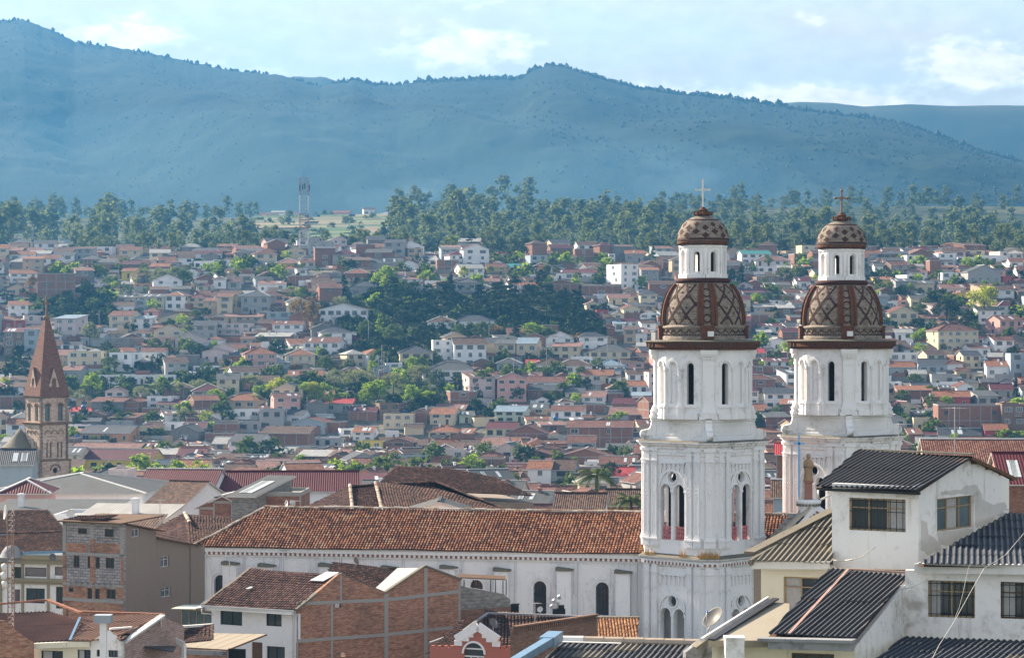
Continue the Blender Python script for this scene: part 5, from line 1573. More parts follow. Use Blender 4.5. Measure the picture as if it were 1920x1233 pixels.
# plain houses filling the streets between those told apart above
rnd = random.Random(77); nfill = 0
wpool = 'wwwccbbbggtupsbbo'; rpool = 'rrrroodddgggkmpWr'
MASSMB = MB(); MASSM = []; COV = [0]*NMAN
Yr_ = 425
while Yr_ < 1235:
    half = .235*Yr_+8; xx = -half+rnd.uniform(0, 10)
    while xx < half:
        Y = Yr_+rnd.uniform(-3, 3); hill = Y > 862; w = rnd.uniform(7, 12.5); d = rnd.uniform(7, 11); st = rnd.choice((1, 1, 2)) if not hill else rnd.choice((1, 2, 2, 2, 3))
        for tries in range(3):
            px = 960+xx/Y*K; py = 616.5-(ground(xx, Y)-EYE)/Y*K; step = w+rnd.uniform(.0, 1.5)
            ok = not any(in_poly(px, py, g) for g in GREEN) and not any((a-xx)**2+(b-(Y+d/2))**2 < (r_*.74+.34*math.hypot(w, d))**2 for a, b, r_ in PLACED)
            hgt = (2.8 if hill else 2.7)*st; top = py-(hgt+1.6)*K/Y; wpx = w*K/Y
            if ok:
                add = []
                for vi, (a, b, t, bs, Yv) in enumerate(VIEWB[:NMAN]):
                    if Yv > Y:
                        ox = min(b, px+wpx/2)-max(a, px-wpx/2); oy = min(bs, py)-max(t, top)
                        if ox > 0 and oy > 0:
                            fr_ = ox*oy/max(1, (b-a)*(bs-t)); add.append((vi, fr_))
                            if COV[vi]+fr_ > (.13 if Yv > 860 else .2): ok = False; break
            if ok and (14 < px < 160) and Y < 470: ok = False
            if ok and hill and rnd.random() < .16: ok = False; break
            if ok: break
            st = 1; w *= .7; d *= .75
        if ok:
            for vi, fr_ in add: COV[vi] += fr_
            rt = rnd.choice(('gx', 'gx', 'gx', 'gy', 'hip', 'flat', 'shed'))
            house(xx, Y, w, d, hgt, R(rnd.choice((22, 16, 12, 6, 0, -8) if hill else (-16, -12, -6, 4, 14, 20))+rnd.uniform(-3, 3)), st, rt, rnd.choice('rrddgkkmpWoddg' if hill else rpool), rnd.choice('wwccbbbgkstupbnww' if hill else wpool), rnd, far=Y > 950, mass=(MASSMB, MASSM)); nfill += 1
        else:   # a yard wall instead
            if not any(in_poly(px, py, g) for g in GREEN) and rnd.random() < .22:
                yw = Mass(MASSMB, MASSM, (xx, Y, ground(xx, Y)), R(rnd.uniform(-15, 15))); b = MB(); L = rnd.uniform(3, 8)
                b.box(-L/2, L/2, 0, .2, -1, rnd.uniform(1.6, 2.6)); b.box(L/2, L/2+.2, 0, L, -1, 1.9); b.build('w', [M['w_'+rnd.choice('bbkgwt')]], yw)
        xx += step*(1.0 if ok else .45)
    Yr_ += 9.5
MASS_O = MASSMB.build('house_rows', MASSM, kind='stuff', loc=(0, 600, EYE)); tag(MASS_O, 'closely packed small houses filling the streets between the larger ones', 'houses')
print('manual', NMAN, 'fill', nfill)
# ---------------------------------------------------------------- near buildings: wall and roof tools
class VW:
    """vertical wall line from A (left, photo column pxA at depth YA) to B"""
    def __init__(s, pxA, YA, pxB, YB):
        s.A = Vector(((pxA-960)/K*YA, YA, 0)); s.B = Vector(((pxB-960)/K*YB, YB, 0)); s.d = (s.B-s.A); s.L = s.d.length; s.d.normalize()
        s.M = Matrix.Translation(s.A) @ Matrix.Rotation(math.atan2(s.d.y, s.d.x), 4, 'Z')
    def s_(s, px):
        k = (px-960)/K; return (k*s.A.y-s.A.x)/(s.d.x-k*s.d.y)
    def Y(s, px): return s.A.y+s.d.y*s.s_(px)
    def z(s, px, py): return EYE+(616.5-py)/K*s.Y(px)
    def P(s, px, py, off=0): return s.M @ Vector((s.s_(px), off, s.z(px, py)))
    def op(s, px0, px1, py0, py1, kind='r'):
        a, b = s.s_(px0), s.s_(px1); m = (px0+px1)/2; return (kind, (a+b)/2, abs(b-a), s.z(m, py1), s.z(m, py0))
def near_window(T, vw, o, fm, pm=None, nx=2, ny=0, bars=0, sill=True, dep=.14, curtain=None):
    k, cx, w, z0, z1 = o; f = .05; mb = MB()
    for q in ((cx-w/2, cx+w/2, z0, z0+f), (cx-w/2, cx+w/2, z1-f, z1), (cx-w/2, cx-w/2+f, z0+f, z1-f), (cx+w/2-f, cx+w/2, z0+f, z1-f)): mb.box(q[0], q[1], dep-.04, dep+.02, q[2], q[3], 0, vw.M)
    for i in range(1, nx): x = cx-w/2+w*i/nx; mb.box(x-.02, x+.02, dep-.035, dep+.015, z0+f, z1-f, 0, vw.M)
    for i in range(1, ny+1): z = z1-(z1-z0)*.30*i; mb.box(cx-w/2+f, cx+w/2-f, dep-.03, dep+.01, z-.018, z+.018, 0, vw.M)
    wn_ = mb.build('window', [fm], T, world=True)
    pb = MB(); pb.box(cx-w/2+f, cx+w/2-f, dep+.02, dep+.03, z0+f, z1-f, 0, vw.M); p = pb.build('pane', [pm or M['glass']], None, loc=T.location); p.location = (0, 0, 0); p.parent = wn_
    if bars:
        b = MB()
        for i in range(bars): x = cx-w/2+w*(i+.5)/bars; b.box(x-.009, x+.009, .03, .05, z0, z1, 0, vw.M)
        for zz in (z0+.1, z1-.1, (z0+z1)/2+.1): b.box(cx-w/2, cx+w/2, .035, .05, zz-.012, zz+.012, 0, vw.M)
        q = b.build('window_bars', [M['iron']], None, loc=T.location); q.location = (0, 0, 0); q.parent = wn_; q['kind'] = 'stuff'
    if curtain:
        cb = MB(); a, b_ = curtain
        n = 12
        for i in range(n):
            xa = cx-w/2+w*(a+(b_-a)*i/n); xb = cx-w/2+w*(a+(b_-a)*(i+1)/n)
            ya, yb = (dep+.012, dep+.018) if i % 2 else (dep+.018, dep+.012)
            cb.poly([vw.M @ Vector(v) for v in ((xa, ya, z0+f), (xb, yb, z0+f), (xb, yb, z1-f), (xa, ya, z1-f))])
        c = cb.build('curtain', [M['curtain']], None, loc=T.location); c.location = (0, 0, 0); c.parent = wn_
    return wn_
M['curtain'] = m_plain('grey_curtain_cloth', (.38, .38, .37), .9, sc_=9)
def wall_obj(T, name, vw, top, z0, mat, ops=(), t=.25, mr=None, back=True):
    """top: [(px, py)] along the wall"""
    tp = [(vw.s_(px), vw.z(px, py)) for px, py in top]; mb = MB()
    mb.panel(vw.M, tp[0][0], tp[-1][0], z0, max(z for x, z in tp), t, list(ops), 0, 1 if mr else 0, top=tp, back=back)
    return mb.build(name, [mat]+([mr] if mr else []), T, world=True)
def corr_roof(T, P, mat, pitch=.18, amp=.028, sw=5, sl=1.75, name='roof_sheet', seed=0, lap=.12, mats=None):
    O, u, v, n, q = roof_plane(P); umin = min(a for a, b in q); umax = max(a for a, b in q); vmin = min(b for a, b in q); vmax = max(b for a, b in q)
    W_ = pitch*sw; rn = random.Random(seed); nc = int(math.ceil((umax-umin)/W_)); nr = max(1, int(round((vmax-vmin)/sl))); sl = (vmax-vmin)/nr
    for j in range(nr):
        for c in range(nc):
            mb = MB(); va = vmin+j*sl-lap; vb = vmin+(j+1)*sl; dz = rn.uniform(0, .012)+.006*((c+j) % 2)+.012*(nr-j)/nr; sk = rn.uniform(-.02, .02); tn = rn.random()
            seg = 6; prev = None; cnt = 0
            for i in range(sw*seg+1):
                uu = umin+c*W_+i*pitch/seg
                if uu > umax-1e-3: break
                r_ = clip_interval(q, max(umin+1e-4, uu))
                if not r_: prev = None; continue
                a = max(va+sk, r_[0]-(lap if j == 0 else 0)); b = min(vb, r_[1])
                if b-a < .02: prev = None; continue
                zz = amp*math.cos(2*math.pi*uu/pitch)+dz; lift = .02*(1-(b-a)/sl)
                A = O+u*uu+v*a+n*(zz+.022); B = O+u*uu+v*b+n*zz
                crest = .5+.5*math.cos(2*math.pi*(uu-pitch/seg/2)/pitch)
                if prev: mb.poly([prev[0], A, B, prev[1]], 0, tn*.45+(.5 if crest > .8 else 0), smooth=True); cnt += 1  # crest strips tinted lighter, painting the sun's highlight along each rib
                prev = (A, B)
            if cnt > 2: mb.build(name, [(rn.choice(mats) if mats else mat)], T, world=True)
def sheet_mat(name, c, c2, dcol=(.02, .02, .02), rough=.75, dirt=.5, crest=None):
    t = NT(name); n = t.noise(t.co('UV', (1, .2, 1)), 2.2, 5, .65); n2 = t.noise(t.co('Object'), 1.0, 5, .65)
    a_ = t.attr(); col = t.mix(t.math('MULTIPLY', a_, 1.2, True), c, c2); col = t.mix(t.math('MULTIPLY', t.sm(a_, .47, .5), t.math('ADD', .25, t.math('MULTIPLY', t.noise(t.co('UV', (1, .5, 1)), 3, 4), .8)), True), col, crest or tuple(.12+.6*x for x in c2)); col = t.mix(t.math('MULTIPLY', t.sm(n, .45, .75), dirt), col, dcol); col = t.mix(t.math('MULTIPLY', t.sm(n2, .5, .75), dirt*.6), col, mul(c2, 1.4))  # upper tint range mixes in the painted rib highlight colour
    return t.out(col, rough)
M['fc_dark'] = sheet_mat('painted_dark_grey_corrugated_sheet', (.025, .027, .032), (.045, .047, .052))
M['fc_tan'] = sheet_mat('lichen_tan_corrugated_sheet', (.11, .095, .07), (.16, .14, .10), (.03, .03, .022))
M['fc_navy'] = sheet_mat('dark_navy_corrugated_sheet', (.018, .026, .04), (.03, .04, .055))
M['edge_white'] = m_plaster('painted_gutter_board', (.66, .65, .62), .45, (.2, .17, .13), .006)
M['wall_right'] = m_plaster('weathered_cream_white_render', (.78, .77, .75), .85, (.34, .31, .27), .01, 1.2)
M['wall_cream'] = m_plaster('pale_cream_render', (.70, .66, .53), .4, (.33, .29, .22), .01, 1.2)
M['patch'] = m_plaster('bare_grey_mortar_patch', (.56, .54, .51), .5)
M['gutter'] = m_plaster('stained_concrete_gutter', (.26, .27, .28), .9, (.03, .035, .035), .03, 1.6)
M['alu'] = m_plain('tan_aluminium_frame', (.34, .25, .15), .5)
M['cable'] = m_plain('pale_sagging_cable', (.55, .52, .47), .6)
M['beige'] = m_plaster('beige_plastic_awning', (.30, .26, .20), .5, (.35, .28, .18), .004)
M['brickN'] = m_brick('near_orange_brick', (.50, .24, .14), (.32, .14, .08), (.38, .33, .28), .36, .13, .018, .5)
M['brickD'] = m_brick('near_dark_thin_brick', (.34, .18, .115), (.23, .12, .08), (.20, .16, .13), .34, .09, .018, .4)
M['blockN'] = m_brick('lilac_grey_block', (.42, .38, .37), (.33, .30, .30), (.16, .15, .15), .44, .21, .02, .5)
M['pinkblock'] = m_brick('whitewashed_pink_brick', (.55, .40, .34), (.46, .32, .27), (.30, .22, .19), .34, .12, .016, .3)
M['render_grey'] = m_plaster('dark_grey_brown_render', (.24, .205, .17), .35, (.11, .09, .075), .02)
M['skydim'] = m_plain('dirty_translucent_sheet', (.30, .33, .32), .5)
M['terracotta'] = m_plaster('terracotta_painted_wall', (.42, .16, .12), .3)
M['ochre'] = m_plaster('ochre_grey_cornice_paint', (.30, .26, .17), .5)
M['bluemetal'] = m_plain('light_blue_metal_flashing', (.16, .27, .38), .35, .3)
M['brn'] = m_plain('brown_curtained_panel', (.20, .17, .16), .7)
for k_ in ('TILE_DK',): pass
TILE_ROSE = m_tint('brown_rose_clay_tile', [(0, (.05, .03, .027)), (.5, (.12, .065, .052)), (1, (.24, .13, .10))], dirt=.5, dcol=(.04, .03, .03))
GBOT = EYE-31

# ---------------------------------------------------------------- white house with corrugated roofs, bottom right
RH_ = thing('corrugated_roof_house', 'large cream-white house with dark corrugated roofs in the bottom right corner', 'house', W(1722, 1200, 86)+Vector((0, 3, -10)))
zE = EYE-5.24
vF = VW(1560, 86.6, 1722, 85.0)             # upper volume, front
vG = VW(1722, 85.0, 1892, 90.6)             # upper volume, gable side
o1 = vF.op(1592, 1698, 934, 995); o2 = vG.op(1757, 1826, 931, 992)
wall_obj(RH_, 'upper_front_wall', vF, [(1560, 905), (1722, 912)], EYE-8.6, M['wall_right'], [o1])
wall_obj(RH_, 'gable_wall', vG, [(1722, 912), (1815, 859), (1892, 898)], EYE-8.6, M['wall_right'], [o2])
near_window(RH_, vF, o1, M['alu'], nx=3, ny=1, bars=9, curtain=(.64, .98)); near_window(RH_, vG, o2, M['alu'], M['glass_blue'], nx=3, ny=1, curtain=(.35, .62))
# patches of bare mortar on the gable
def patch(T, vw, pts, off=-.006, mat=None, name='mortar_patch'):
    mb = MB(); P = [vw.P(px, py, off) for px, py in pts]; c = sum(P, Vector())/len(P); q = []
    for i, p in enumerate(P):
        n = P[(i+1) % len(P)]
        for k in range(4):
            r = p.lerp(n, k/4); q.append(r+(c-r)*.22*noise.noise(r*9))
    from mathutils.geometry import tessellate_polygon
    Mi = vw.M.inverted(); fl_ = [Vector(((Mi @ v).x, (Mi @ v).z, 0)) for v in q]
    for tri in tessellate_polygon([fl_]): mb.poly([q[i] for i in tri])
    return mb.build(name, [mat or M['patch']], T, world=True)
patch(RH_, vG, [(1828, 985), (1828, 945), (1826, 925), (1790, 926), (1757, 928), (1757, 921), (1800, 916), (1830, 908), (1838, 918), (1842, 935), (1860, 945), (1885, 940), (1889, 955), (1868, 968), (1840, 990)])
patch(RH_, vG, [(1727, 975), (1738, 978), (1740, 1000), (1757, 1012), (1765, 1030), (1740, 1040), (1726, 1030)])
patch(RH_, vG, [(1757, 994), (1826, 990), (1822, 1008), (1790, 1024), (1758, 1020)])
# upper roof: front slope, dark underside slope falling right
e0 = W(1532, 911, 87.0); e1 = W(1724, 914, 84.6); r1 = W(1822, 853, 87.6); r0 = W(1612, 854, 91.0)
e0.z = e1.z = zE-.1; r0.z = r1.z = EYE-4.35
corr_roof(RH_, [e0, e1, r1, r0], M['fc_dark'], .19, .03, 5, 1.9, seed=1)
b1_ = W(1908, 898, 91.2); b1_.z = EYE-5.3; b0_ = b1_+(r0-r1); us = MB()
us.poly([r1, b1_, b0_, r0]); us.poly([r0+Vector((0, 0, -.08)), b0_+Vector((0, 0, -.08)), b1_+Vector((0, 0, -.08)), r1+Vector((0, 0, -.08))]); us.poly([r1, r1+Vector((0, 0, -.12)), b1_+Vector((0, 0, -.12)), b1_]); us.poly([e0+Vector((0, 0, -.05)), e1+Vector((0, 0, -.05)), r1+Vector((0, 0, -.05)), r0+Vector((0, 0, -.05))])
us.build('rear_roof_slope', [M['wood']], RH_, world=True)
for i in range(4):
    p = r1.lerp(b1_, .12+.26*i); rb_ = MB(); rb_.beam(p+Vector((0, 0, -.13)), p+(r0-r1).normalized()*.9+Vector((0, 0, -.13)), .07, .1); rb_.build('rafter', [M['wood']], RH_, world=True)
rc = MB(); n = 9
for i in range(n):
    a = r0.lerp(r1, i/n); b = r0.lerp(r1, (i+1)/n+.012); rc.beam(a+Vector((0, 0, .07)), b+Vector((0, 0, .075)), .26, .06)
rc.build('ridge_capping', [M['fc_tan']], RH_, world=True, kind='stuff')
gt = MB(); gt.beam(e0+Vector((0, -.05, -.09)), e1+Vector((0, -.05, -.09)), .12, .09); gt.build('gutter', [M['iron']], RH_, world=True)
fs = MB(); fs.beam(e0+Vector((.5, .32, -.2)), e1+Vector((-.05, .3, -.2)), .1, .16); fs.build('fascia_board', [M['edge_white']], RH_, world=True)
dp = MB(); q0 = W(1534, 918, 86.6); dp.tube([q0, q0+Vector((.02, 0, -.28)), q0+Vector((.1, .05, -.33)), W(1558, 927, 86.4)], .035, 8); dp.build('downpipe', [M['edge_white']], RH_, world=True)
# right wing: lower roof and front wall
vC = VW(1697, 81.5, 1990, 80.0)
w1 = vC.op(1740, 1828, 1088, 1157); w2 = vC.op(1876, 1965, 1091, 1160)
wall_obj(RH_, 'wing_wall', vC, [(1697, 1068), (1990, 1070)], GBOT, M['wall_right'], [w1, w2])
near_window(RH_, vC, w1, M['alu'], nx=2, ny=1, bars=8, curtain=(.02, .25)); near_window(RH_, vC, w2, M['wood'], nx=2, ny=1, bars=8, curtain=(.02, .3))
f = MB(); f.beam(vC.P(1718, 1063, -.35), vC.P(1990, 1066, -.35), .12, .30); f.beam(vC.P(1722, 1055, -.2), vC.P(1990, 1058, -.2), .5, .05); f.build('fascia_board', [M['edge_white']], RH_, world=True)
zB = vC.z(1722, 1053); e0 = W(1720, 1052, 80.6); e1 = W(1995, 1057, 79.8); r1 = W(2040, 968, 88.2); r0 = W(1892, 964, 90.4)
e0.z = e1.z = zB; r0.z = r1.z = EYE-6.5
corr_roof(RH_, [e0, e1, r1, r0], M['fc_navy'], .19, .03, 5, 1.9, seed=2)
us = MB(); us.poly([p+Vector((0, 0, -.07)) for p in (e0, e1, r1, r0)]); us.build('roof_underside', [M['wood']], RH_, world=True)
# steep centre roof with the pink strip, its gutter beam and walls
e0 = W(1441, 1189, 76.5); e1 = W(1603, 1197, 75.4); r1 = W(1703, 1074, 82.6); r0 = W(1556, 1070, 84.2)
e0.z = e1.z = (e0.z+e1.z)/2; r0.z = r1.z = (r0.z+r1.z)/2
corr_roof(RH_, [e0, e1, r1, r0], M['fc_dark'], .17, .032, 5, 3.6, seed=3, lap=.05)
zl = (r0.z, e0.z)
us = MB(); us.poly([p+Vector((0, 0, -.06)) for p in (e0, e1, r1, r0)]); us.build('roof_underside', [M['wood']], RH_, world=True)
st = MB(); a = e0.lerp(e1, .24); b = r0.lerp(r1, .24); st.beam(a+Vector((0, 0, .055)), b+Vector((0, 0, .055)), .085, .05); st.beam(b+Vector((0, 0, .05)), r1+Vector((0, 0, .06)), .1, .07); st.build('joint_capping', [m_plain('faded_pink_capping', (.36, .24, .20), .8)], RH_, world=True)
gb = MB(); gb.beam(W(1425, 1197, 76.2), W(1602, 1201, 75.0), .5, .09); gb.beam(W(1442, 1207, 76.0), W(1600, 1211, 75.0), .22, .26); gb.build('concrete_gutter', [M['gutter']], RH_, world=True)
fl = MB(); fl.beam(W(1556, 1066, 84.9), W(1700, 1068, 83.4), .35, .05); fl.build('roof_flashing', [M['fc_tan']], RH_, world=True)
vS = VW(1600, 76.4, 1697, 81.5)
wall_obj(RH_, 'side_wall', vS, [(1600, 1216), (1697, 1096)], GBOT, M['wall_right'])
vD = VW(1470, 76.8, 1602, 76.2); wd = vD.op(1484, 1564, 1224, 1290)
wall_obj(RH_, 'lower_front_wall', vD, [(1470, 1214), (1602, 1214)], GBOT, M['wall_cream'], [wd]); near_window(RH_, vD, wd, M['wood'], nx=3, bars=0)
e0 = W(1628, 1240, 74.5); e1 = W(2020, 1262, 72.5); r1 = W(2020, 1202, 79.6); r0 = W(1697, 1195, 81.2); e0.z = e1.z = min(e0.z, e1.z); r0.z = r1.z = (r0.z+r1.z)/2
corr_roof(RH_, [e0, e1, r1, r0], M['fc_navy'], .19, .03, 5, 1.9, seed=4, mats=[M['fc_navy']]*6+[M['fc_dark'], M['fc_tan']])
# left wing: tan roof, cream wall
vL = VW(1427, 86.5, 1562, 85.6); wl_ = vL.op(1469, 1534, 1081, 1146)
wall_obj(RH_, 'left_wing_wall', vL, [(1427, 1060), (1562, 1060)], GBOT, M['wall_cream'], [wl_]); near_window(RH_, vL, wl_, M['alu'], M['glass'], nx=2, ny=1, bars=0, curtain=(.03, .5))
f = MB(); f.beam(vL.P(1414, 1057, -.3), vL.P(1560, 1058, -.3), .12, .26); f.build('fascia_board', [M['edge_white']], RH_, world=True)
zB = vL.z(1430, 1049); e0 = W(1412, 1048, 86.2); e1 = W(1562, 1050, 85.3); r1 = W(1562, 962, 91.8); r0 = W(1424, 1038, 88.5)
pl = Vector((0, 0, 0)); e0.z = e1.z = zB; r1.z = EYE-6.55; r0 = e0+(r1-e1)*.12
corr_roof(RH_, [e0, e1, r1, r0], M['fc_tan'], .19, .03, 5, 1.9, seed=5)
cp = MB(); cp.beam(r0+Vector((-.15, 0, .04)), r1+Vector((0, 0, .06)), .42, .10); cp.beam(e0+Vector((-.1, -.1, -.06)), r1+Vector((0, .1, -.08)), .1, .2); cp.build('verge_capping', [M['moss']], RH_, world=True)
us = MB(); us.poly([e0+Vector((0, 0, -.05)), e1+Vector((0, 0, -.05)), r1+Vector((0, 0, -.05)), r0+Vector((0, 0, -.05))]); us.build('roof_underside', [M['wood']], RH_, world=True)
lw = VW(1426, 86.5, 1440, 93); wall_obj(RH_, 'wing_end_wall', VW(1427, 86.5, 1432, 92), [(1427, 1060), (1432, 1030)], GBOT, M['render_grey'])
# flat terrace roof with gutter
tr = MB(); P = [W(1335, 1192, 79), W(1475, 1205, 77), W(1478, 1150, 83.5), W(1440, 1146, 86)]
zt = EYE-9.2; P = [Vector((p.x, p.y, zt+.06*(p.y-78))) for p in (AZ(1328, 1194, zt), AZ(1480, 1194, zt), AZ(1480, 1148, zt), AZ(1440, 1146, zt))]
slab(tr, P, .2) if 'slab' in globals() else tr.prism(P, (0, 0, -.2)); tr.build('terrace_roof', [m_plaster('buff_terrace_screed', (.30, .27, .21), .4)], RH_, world=True)
gg = MB(); gg.beam(P[0]+Vector((-.2, 0, .02)), P[3]+Vector((0, 0, .12)), .08, .1); gg.build('roof_gutter', [M['edge_white']], RH_, world=True)
gg = MB(); gg.beam(P[0]+Vector((.1, 0, .02)), P[3]+Vector((.25, 0, .10)), .22, .05); gg.build('gutter_channel', [M['iron']], RH_, world=True)
tw = VW(1335, 76.9, 1475, 76.7); wall_obj(RH_, 'terrace_wall', tw, [(1335, 1199), (1475, 1201)], GBOT, M['wall_cream'])
for (a, b, t) in ((1359, 1394, 1194),):
    c = MB(); p = W((a+b)/2, t, 76.0); w_ = (b-a)/K*76/2
    for q in ((-w_, w_, -.3, -.24), (-w_, w_, .24, .3), (-w_, -w_+.06, -.24, .24)): c.box(p.x+q[0], p.x+q[1], p.y+q[2], p.y+q[3], p.z-.8, p.z)
    c.box(p.x+w_-.06, p.x+w_, p.y-.24, p.y-.08, p.z-.8, p.z); c.box(p.x-w_-.02, p.x+w_+.02, p.y-.33, p.y+.33, p.z-.02, p.z+.03)
    c.build('vent_box', [M['wall_right']], RH_, world=True)
cb = MB(); cb.tube([W(1585, 1050, 84.6), W(1600, 1048, 84.4), W(1618, 1042, 84.3), W(1632, 1031, 84.2), W(1641, 1025, 84.2)], .018, 5); cb.tube([W(1563, 1049, 84.9), W(1575, 1052, 84.8), W(1600, 1049, 84.4)], .018, 5)
o = cb.build('cable', M['cable'], loc=W(1600, 1048, 84.4)); tag(o, 'short stiff cable sticking out from the upper white wall under the wide window', 'cable')
for (nm, pp) in (('pale cable sagging in front of the barred window to the bottom edge', [(1932, 985, 70), (1885, 1040, 69), (1845, 1065, 68), (1825, 1100, 67), (1790, 1163, 66), (1760, 1210, 65), (1740, 1250, 64)]),
               ('thin pale cable hanging from the wing eaves down the barred window', [(1818, 1058, 79), (1812, 1080, 79), (1806, 1110, 79), (1798, 1140, 79), (1790, 1158, 79)]),
               ('thin dark wire crossing from the centre roof edge to the wing window', [(1672, 1115, 79), (1690, 1104, 79.5), (1712, 1100, 80), (1738, 1086, 80.5)])):
    cb = MB(); cb.tube([W(*p) for p in pp], .007 if 'dark' not in nm else .006, 5, cap=False); o = cb.build('cable', M['cable'] if 'dark' not in nm else M['iron'], loc=W(*pp[0])); tag(o, nm, 'cable')

# ---------------------------------------------------------------- workshop roof at the bottom edge, dish
BR = thing('corrugated_roof_shed', 'dark corrugated roof with blue metal flashing and beige ridge tiles at the bottom edge', 'shed', W(1180, 1290, 84))
e0 = W(985, 1262, 80); e1 = W(1270, 1268, 79); r1 = W(1318, 1212, 84.5); r0 = W(1055, 1199, 85.5); e0.z = e1.z = (e0.z+e1.z)/2; r0.z = r1.z = (r0.z+r1.z)/2
corr_roof(BR, [e0, e1, r1, r0], M['fc_dark'], .19, .03, 5, 1.6, seed=8, mats=[M['fc_dark']]*5+[M['fc_tan']])
us = MB(); us.poly([p+Vector((0, 0, -.06)) for p in (e0, e1, r1, r0)]); us.poly([r0+Vector((0, 0, -.06)), r1+Vector((0, 0, -.06)), r1+Vector((0, 6, -1.6)), r0+Vector((0, 6, -1.6))]); us.build('roof_underside', [M['wood']], BR, world=True)
for i in range(7):
    c = MB(); a = r0.lerp(r1, i/7); b = r0.lerp(r1, (i+1)/7+.01); c.lathe([(.14, 0), (.155, (b-a).length)], 8, a0=R(0), a1=R(360), smooth=False, M=Matrix.Translation(a+Vector((0, 0, .06))) @ (b-a).to_track_quat('Z', 'Y').to_matrix().to_4x4()); c.build('ridge_tile', [M['edge_white'] if i == 0 else m_plain('beige_ridge_tile', (.40, .33, .26), .8)], BR, world=True)
fl = MB(); A = W(965, 1240, 79); B = W(1036, 1197, 83.5); B2 = W(1058, 1196, 83.5)
fl.beam(A, B, .30, .24, up=(0, 0, 1)); fl.beam(W(1025, 1203, 83), W(1042, 1191, 84.5), .5, .32); fl.build('metal_flashing', [M['bluemetal']], BR, world=True)
wf = MB(); wf.beam(r0+Vector((0, -.22, .03)), r0.lerp(r1, .42)+Vector((0, -.22, .03)), .3, .03); wf.build('white_flashing_strip', [M['edge_white']], BR, world=True)
PG = VW(1286, 82.0, 1420, 82.6)
wall_obj(BR, 'parapet_gable', PG, [(1286, 1222), (1312, 1202), (1328, 1192), (1345, 1208), (1370, 1216), (1420, 1240)], GBOT, M['gutter'], t=.3)
c = MB(); c.beam(PG.P(1300, 1212, -.1), PG.P(1328, 1190, -.1), .5, .06); c.beam(PG.P(1328, 1190, -.1), PG.P(1346, 1207, -.1), .5, .06); c.build('parapet_coping', [M['moss']], BR, world=True)

def dish(px, py, Y, r, face, mat, label, foot=None, arm=True, name='satellite_dish'):
    """shallow bowl facing direction `face`, on a bent mast"""
    c = W(px, py, Y); T = thing(name, label, 'satellite dish', c+Vector((0, 0, -r*1.6)))
    d = Vector(face).normalized(); Q = d.to_track_quat('Z', 'Y').to_matrix().to_4x4(); b = MB()
    pf = [(r*k/6, .32*r*(k/6)**2) for k in range(7)]
    b.lathe(pf, 24, M=Matrix.Translation(c-d*.1*r) @ Q); b.lathe([(r, .32*r), (r*1.03, .34*r), (r*.98, .28*r)]+[(r*k/6, .32*r*(k/6)**2-.02) for k in range(5, -1, -1)], 24, M=Matrix.Translation(c-d*.1*r) @ Q)
    b.build('bowl', [mat], T, world=True)
    m = MB(); f = foot or (c+Vector((0, .1, -r*1.6))); m.tube([f, f+Vector((0, 0, r*.6)), c-d*.14*r], .028*max(1, r*1.6), 6); m.build('mast', [M['galv']], T, world=True)
    if arm:
        a = MB(); lo = c+d*r*1.0+Vector((0, 0, .0)); a.tube([c+Q.to_3x3() @ Vector((0, -r*.95, .25*r)), lo], .015*max(1, r), 5); a.build('feed_arm', [M['galv']], T, world=True)
        h = MB(); h.lathe([(0, 0), (.06*r*1.6, .0), (.05*r*1.6, .16*r), (0, .18*r)], 8, M=Matrix.Translation(lo) @ (-d).to_track_quat('Z', 'Y').to_matrix().to_4x4()); h.build('receiver_head', [M['plastic_blue']], T, world=True)
    return T
M['plastic_blue'] = m_plain('blue_plastic', (.04, .16, .42), .4); M['plastic_black'] = m_plain('black_plastic', (.02, .02, .022), .4)
M['dishgrey'] = m_plain('grey_dish_paint', (.14, .14, .135), .5)
dish(1339, 1159, 81.6, .38, (-.75, -.45, .75), M['dishgrey'], 'grey satellite dish tilted up on the dark parapet in front of the nearer tower', foot=W(1328, 1192, 81.9))

# ---------------------------------------------------------------- brick house with two gables, bottom centre-left
BH = thing('brick_gable_house', 'white-fronted house with long raw brick side wall of two gables at bottom left of centre', 'house', W(555, 1500, 176))
vW_ = VW(397, 178.2, 555, 175.0); vB = VW(555, 175.0, 864, 184.5)
a1 = vW_.op(413, 454, 1143, 1171); a2 = vW_.op(499, 528, 1144, 1173); a3 = vW_.op(500, 534, 1211, 1245); a4 = vW_.op(472, 492, 1203, 1260)
wall_obj(BH, 'front_wall', vW_, [(397, 1136), (555, 1137)], GBOT, M['white2'], [a1, a2, a3, a4])
for a_ in (a1, a2, a3): near_window(BH, vW_, a_, M['iron'], nx=2, ny=0)
dr = MB(); dr.box(a4[1]-a4[2]/2, a4[1]+a4[2]/2, .1, .14, a4[3], a4[4], 0, vW_.M); dr.build('door', [M['wood']], BH, world=True)
h1 = vB.op(628, 640, 1130, 1139); h2 = vB.op(639, 648, 1222, 1230)
wall_obj(BH, 'brick_side_wall', vB, [(555, 1143), (636, 1075), (721, 1110), (722, 1112), (797, 1062), (862, 1086), (864, 1086)], GBOT, M['brickN'], [h1, h2])
cf = MB()
def cbar(pa, pb, w_=.14, vert=False):
    A = vB.P(*pa, -.012); B = vB.P(*pb, -.012); cf.beam(A, B, .05, w_, up=(0, 0, 1)) if not vert else cf.beam(A, B, .05 if False else w_, .05, up=(vB.d.x, vB.d.y, 0))
for (pa, pb) in (((556, 1131), (721, 1124)), ((721, 1124), (862, 1108)), ((556, 1201), (721, 1189)), ((721, 1189), (862, 1174))): cbar(pa, pb, .24)
